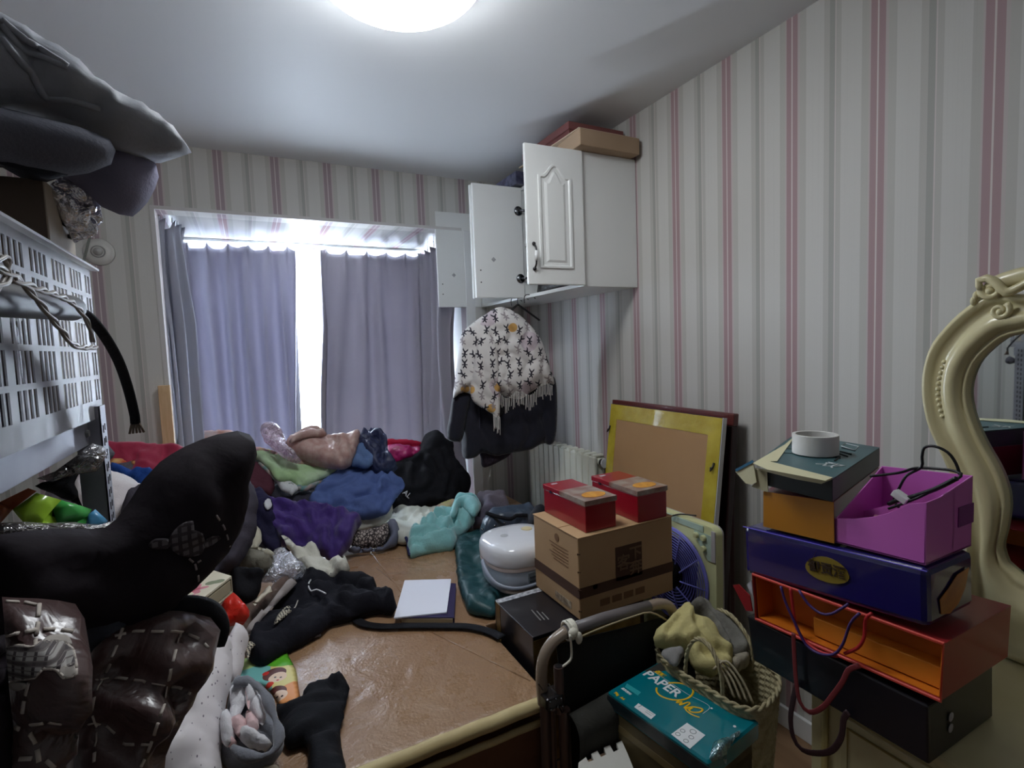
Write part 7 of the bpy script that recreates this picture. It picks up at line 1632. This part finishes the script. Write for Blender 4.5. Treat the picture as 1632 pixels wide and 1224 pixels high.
# lower right piece
cr_ = [C4(*l) for l in (((620, 388), (730, 362), (860, 362), (985, 362), (1080, 400), (1130, 450)), ((665, 345), (635, 430), (595, 530), (575, 580)), ((975, 365), (945, 490), (920, 610), (900, 660)), ((525, 625), (640, 612), (760, 632), (905, 655), (970, 660), (1030, 700)), ((548, 620), (515, 720), (500, 800), (520, 860), (518, 960), (512, 1070)), ((905, 660), (885, 770), (855, 870), (820, 970)), ((385, 905), (440, 880), (520, 858), (580, 870), (625, 912)), ((960, 330), (860, 420), (720, 500), (640, 550), (450, 500)), ((450, 560), (560, 560), (640, 600)), ((620, 900), (700, 980), (820, 1010)), ((400, 800), (470, 800), (520, 850)))]
rq = S_('quilted_cover', 'shiny brown quilted cushion with a dashed cream grid right of the plaid one', 'quilt', [(132, 1062), (150, 1035), (180, 1005), (220, 985), (268, 974), (310, 976), (335, 985), (347, 1003), (342, 1035), (330, 1070), (310, 1105), (285, 1150), (264, 1195), (250, 1240), (220, 1380), (112, 1380), (112, 1230), (118, 1160), (126, 1110)], (0, .90, .98), QN, m_q, T=.065, B=.05, edge=.07, wr=.020, wf=18, wd=.3, seed=153, res=.016, ripple=.08, creases=cr_, cd=.018, cw=.012)
for ln in (((620, 388), (730, 362), (860, 362), (985, 362), (1080, 400), (1130, 450)), ((665, 345), (635, 430), (595, 530), (575, 580)), ((975, 365), (945, 490), (920, 610), (900, 660)), ((525, 625), (640, 612), (760, 632), (905, 655), (970, 660), (1030, 700)), ((548, 620), (515, 720), (500, 800), (520, 860), (518, 960), (512, 1070)), ((905, 660), (885, 770), (855, 870), (820, 970), (800, 1020)), ((385, 905), (440, 880), (520, 858), (580, 870), (625, 912)), ((665, 972), (820, 972)), ((780, 1060), (760, 1100))):
    stitches('stitching', rq, [C4(*ln)], m_st, dash=19, gap=11, r=.0024, off=.001)
patch('bear_paw', rq, C4((390, 745), (410, 718), (450, 715), (478, 740), (470, 770), (420, 780)), m_plc, off=.002, step=4)
bp_ = []
for a in spline([Vector((x, y, 0)) for x, y in ((238, 985), (262, 972), (300, 968), (335, 978), (350, 1002), (346, 1030))], 5, False): bp_.append(PP(a.x, a.y, (0, .925, .98), QN))
soft('dark_binding', [(-30, 945), (3, 950), (8, 1010), (14, 1090), (20, 1150), (26, 1240), (-30, 1240)], (0, .79, 1.0), QN, m_qd, T=.012, B=.01, edge=.02, wr=.003, seed=160, parent=lq, sharp=True, ripple=.05)
MB().tube(bp_, [.010 + .008 * math.sin(i / len(bp_) * 3.1) for i in range(len(bp_))], 8).build('black_binding', m_blk, rq, smooth=True)
S_('grey_fleece_lining', 'dark grey-blue fleece showing between the brown quilted cushions', 'fleece', [(128, 975), (150, 955), (210, 950), (260, 965), (275, 985), (200, 1020), (150, 1050), (135, 1070)], (0, .935, 1.0), QN, cloth('gfl', (70, 76, 86), bump=.9, bscale=120), T=.03, B=.03, edge=.05, wr=.008, seed=154, res=.014)
stl = thing('wooden_stool', 'wooden stool under the brown quilted covers at the lower left', 'stool')
MB().bb(-.225, .06, .62, .93, .60, .64).build('seat', m_wood, stl, bevel=.004)
for x in (-.20, .035):
    for y in (.65, .90): MB().bb(x - .015, x + .015, y - .015, y + .015, 0, .60).build('leg', m_wood, stl, bevel=.002)
rebase(stl)
S_('folded_bedding', 'brown folded bedding below the frame under the quilted cushions', 'bedding', None, (-.1, .78, .645), (0, 0, 1), m_qd, T=.12, B=.0, edge=.1, world=[(-.22, .62, .645), (.05, .62, .645), (.05, .93, .645), (-.22, .93, .645)], seed=155)
S_('beige_sheet', 'beige sheet edge at the bottom below the flecked quilt roll', 'sheet', [(340, 1224), (365, 1205), (400, 1215), (440, 1222), (470, 1260), (330, 1260)], (0, 1.27, BZ + .02), (0, -.2, .98), cloth('bsheet', (170, 158, 140)), T=.02, B=.015, edge=.03, wr=.005, seed=156)

# ================================================================ groups of look-alikes
for o in COL.objects:
    if o.parent or 'category' not in o: continue
    k = o.name.split('.')[0]
    g = {'curtain': 'curtains in the window bay', 'gift_bag': 'gift bags stacked on the vanity table', 'quilted_cover': 'brown quilted covers in the foreground', 'picture_frame': 'picture frames leaning on the right wall',
         'folded_garment': 'clothes on the cabinet shelves', 'rolled_quilt': 'flecked white quilt rolls', 'folded_quilt': 'quilts folded on the heap', 'grey_duvet': 'duvets on top of the rack', 'dark_duvet': 'duvets on top of the rack', 'lilac_duvet': 'duvets on top of the rack', 'black_duvet': 'duvets on top of the rack'}.get(k)
    if g: o['group'] = g
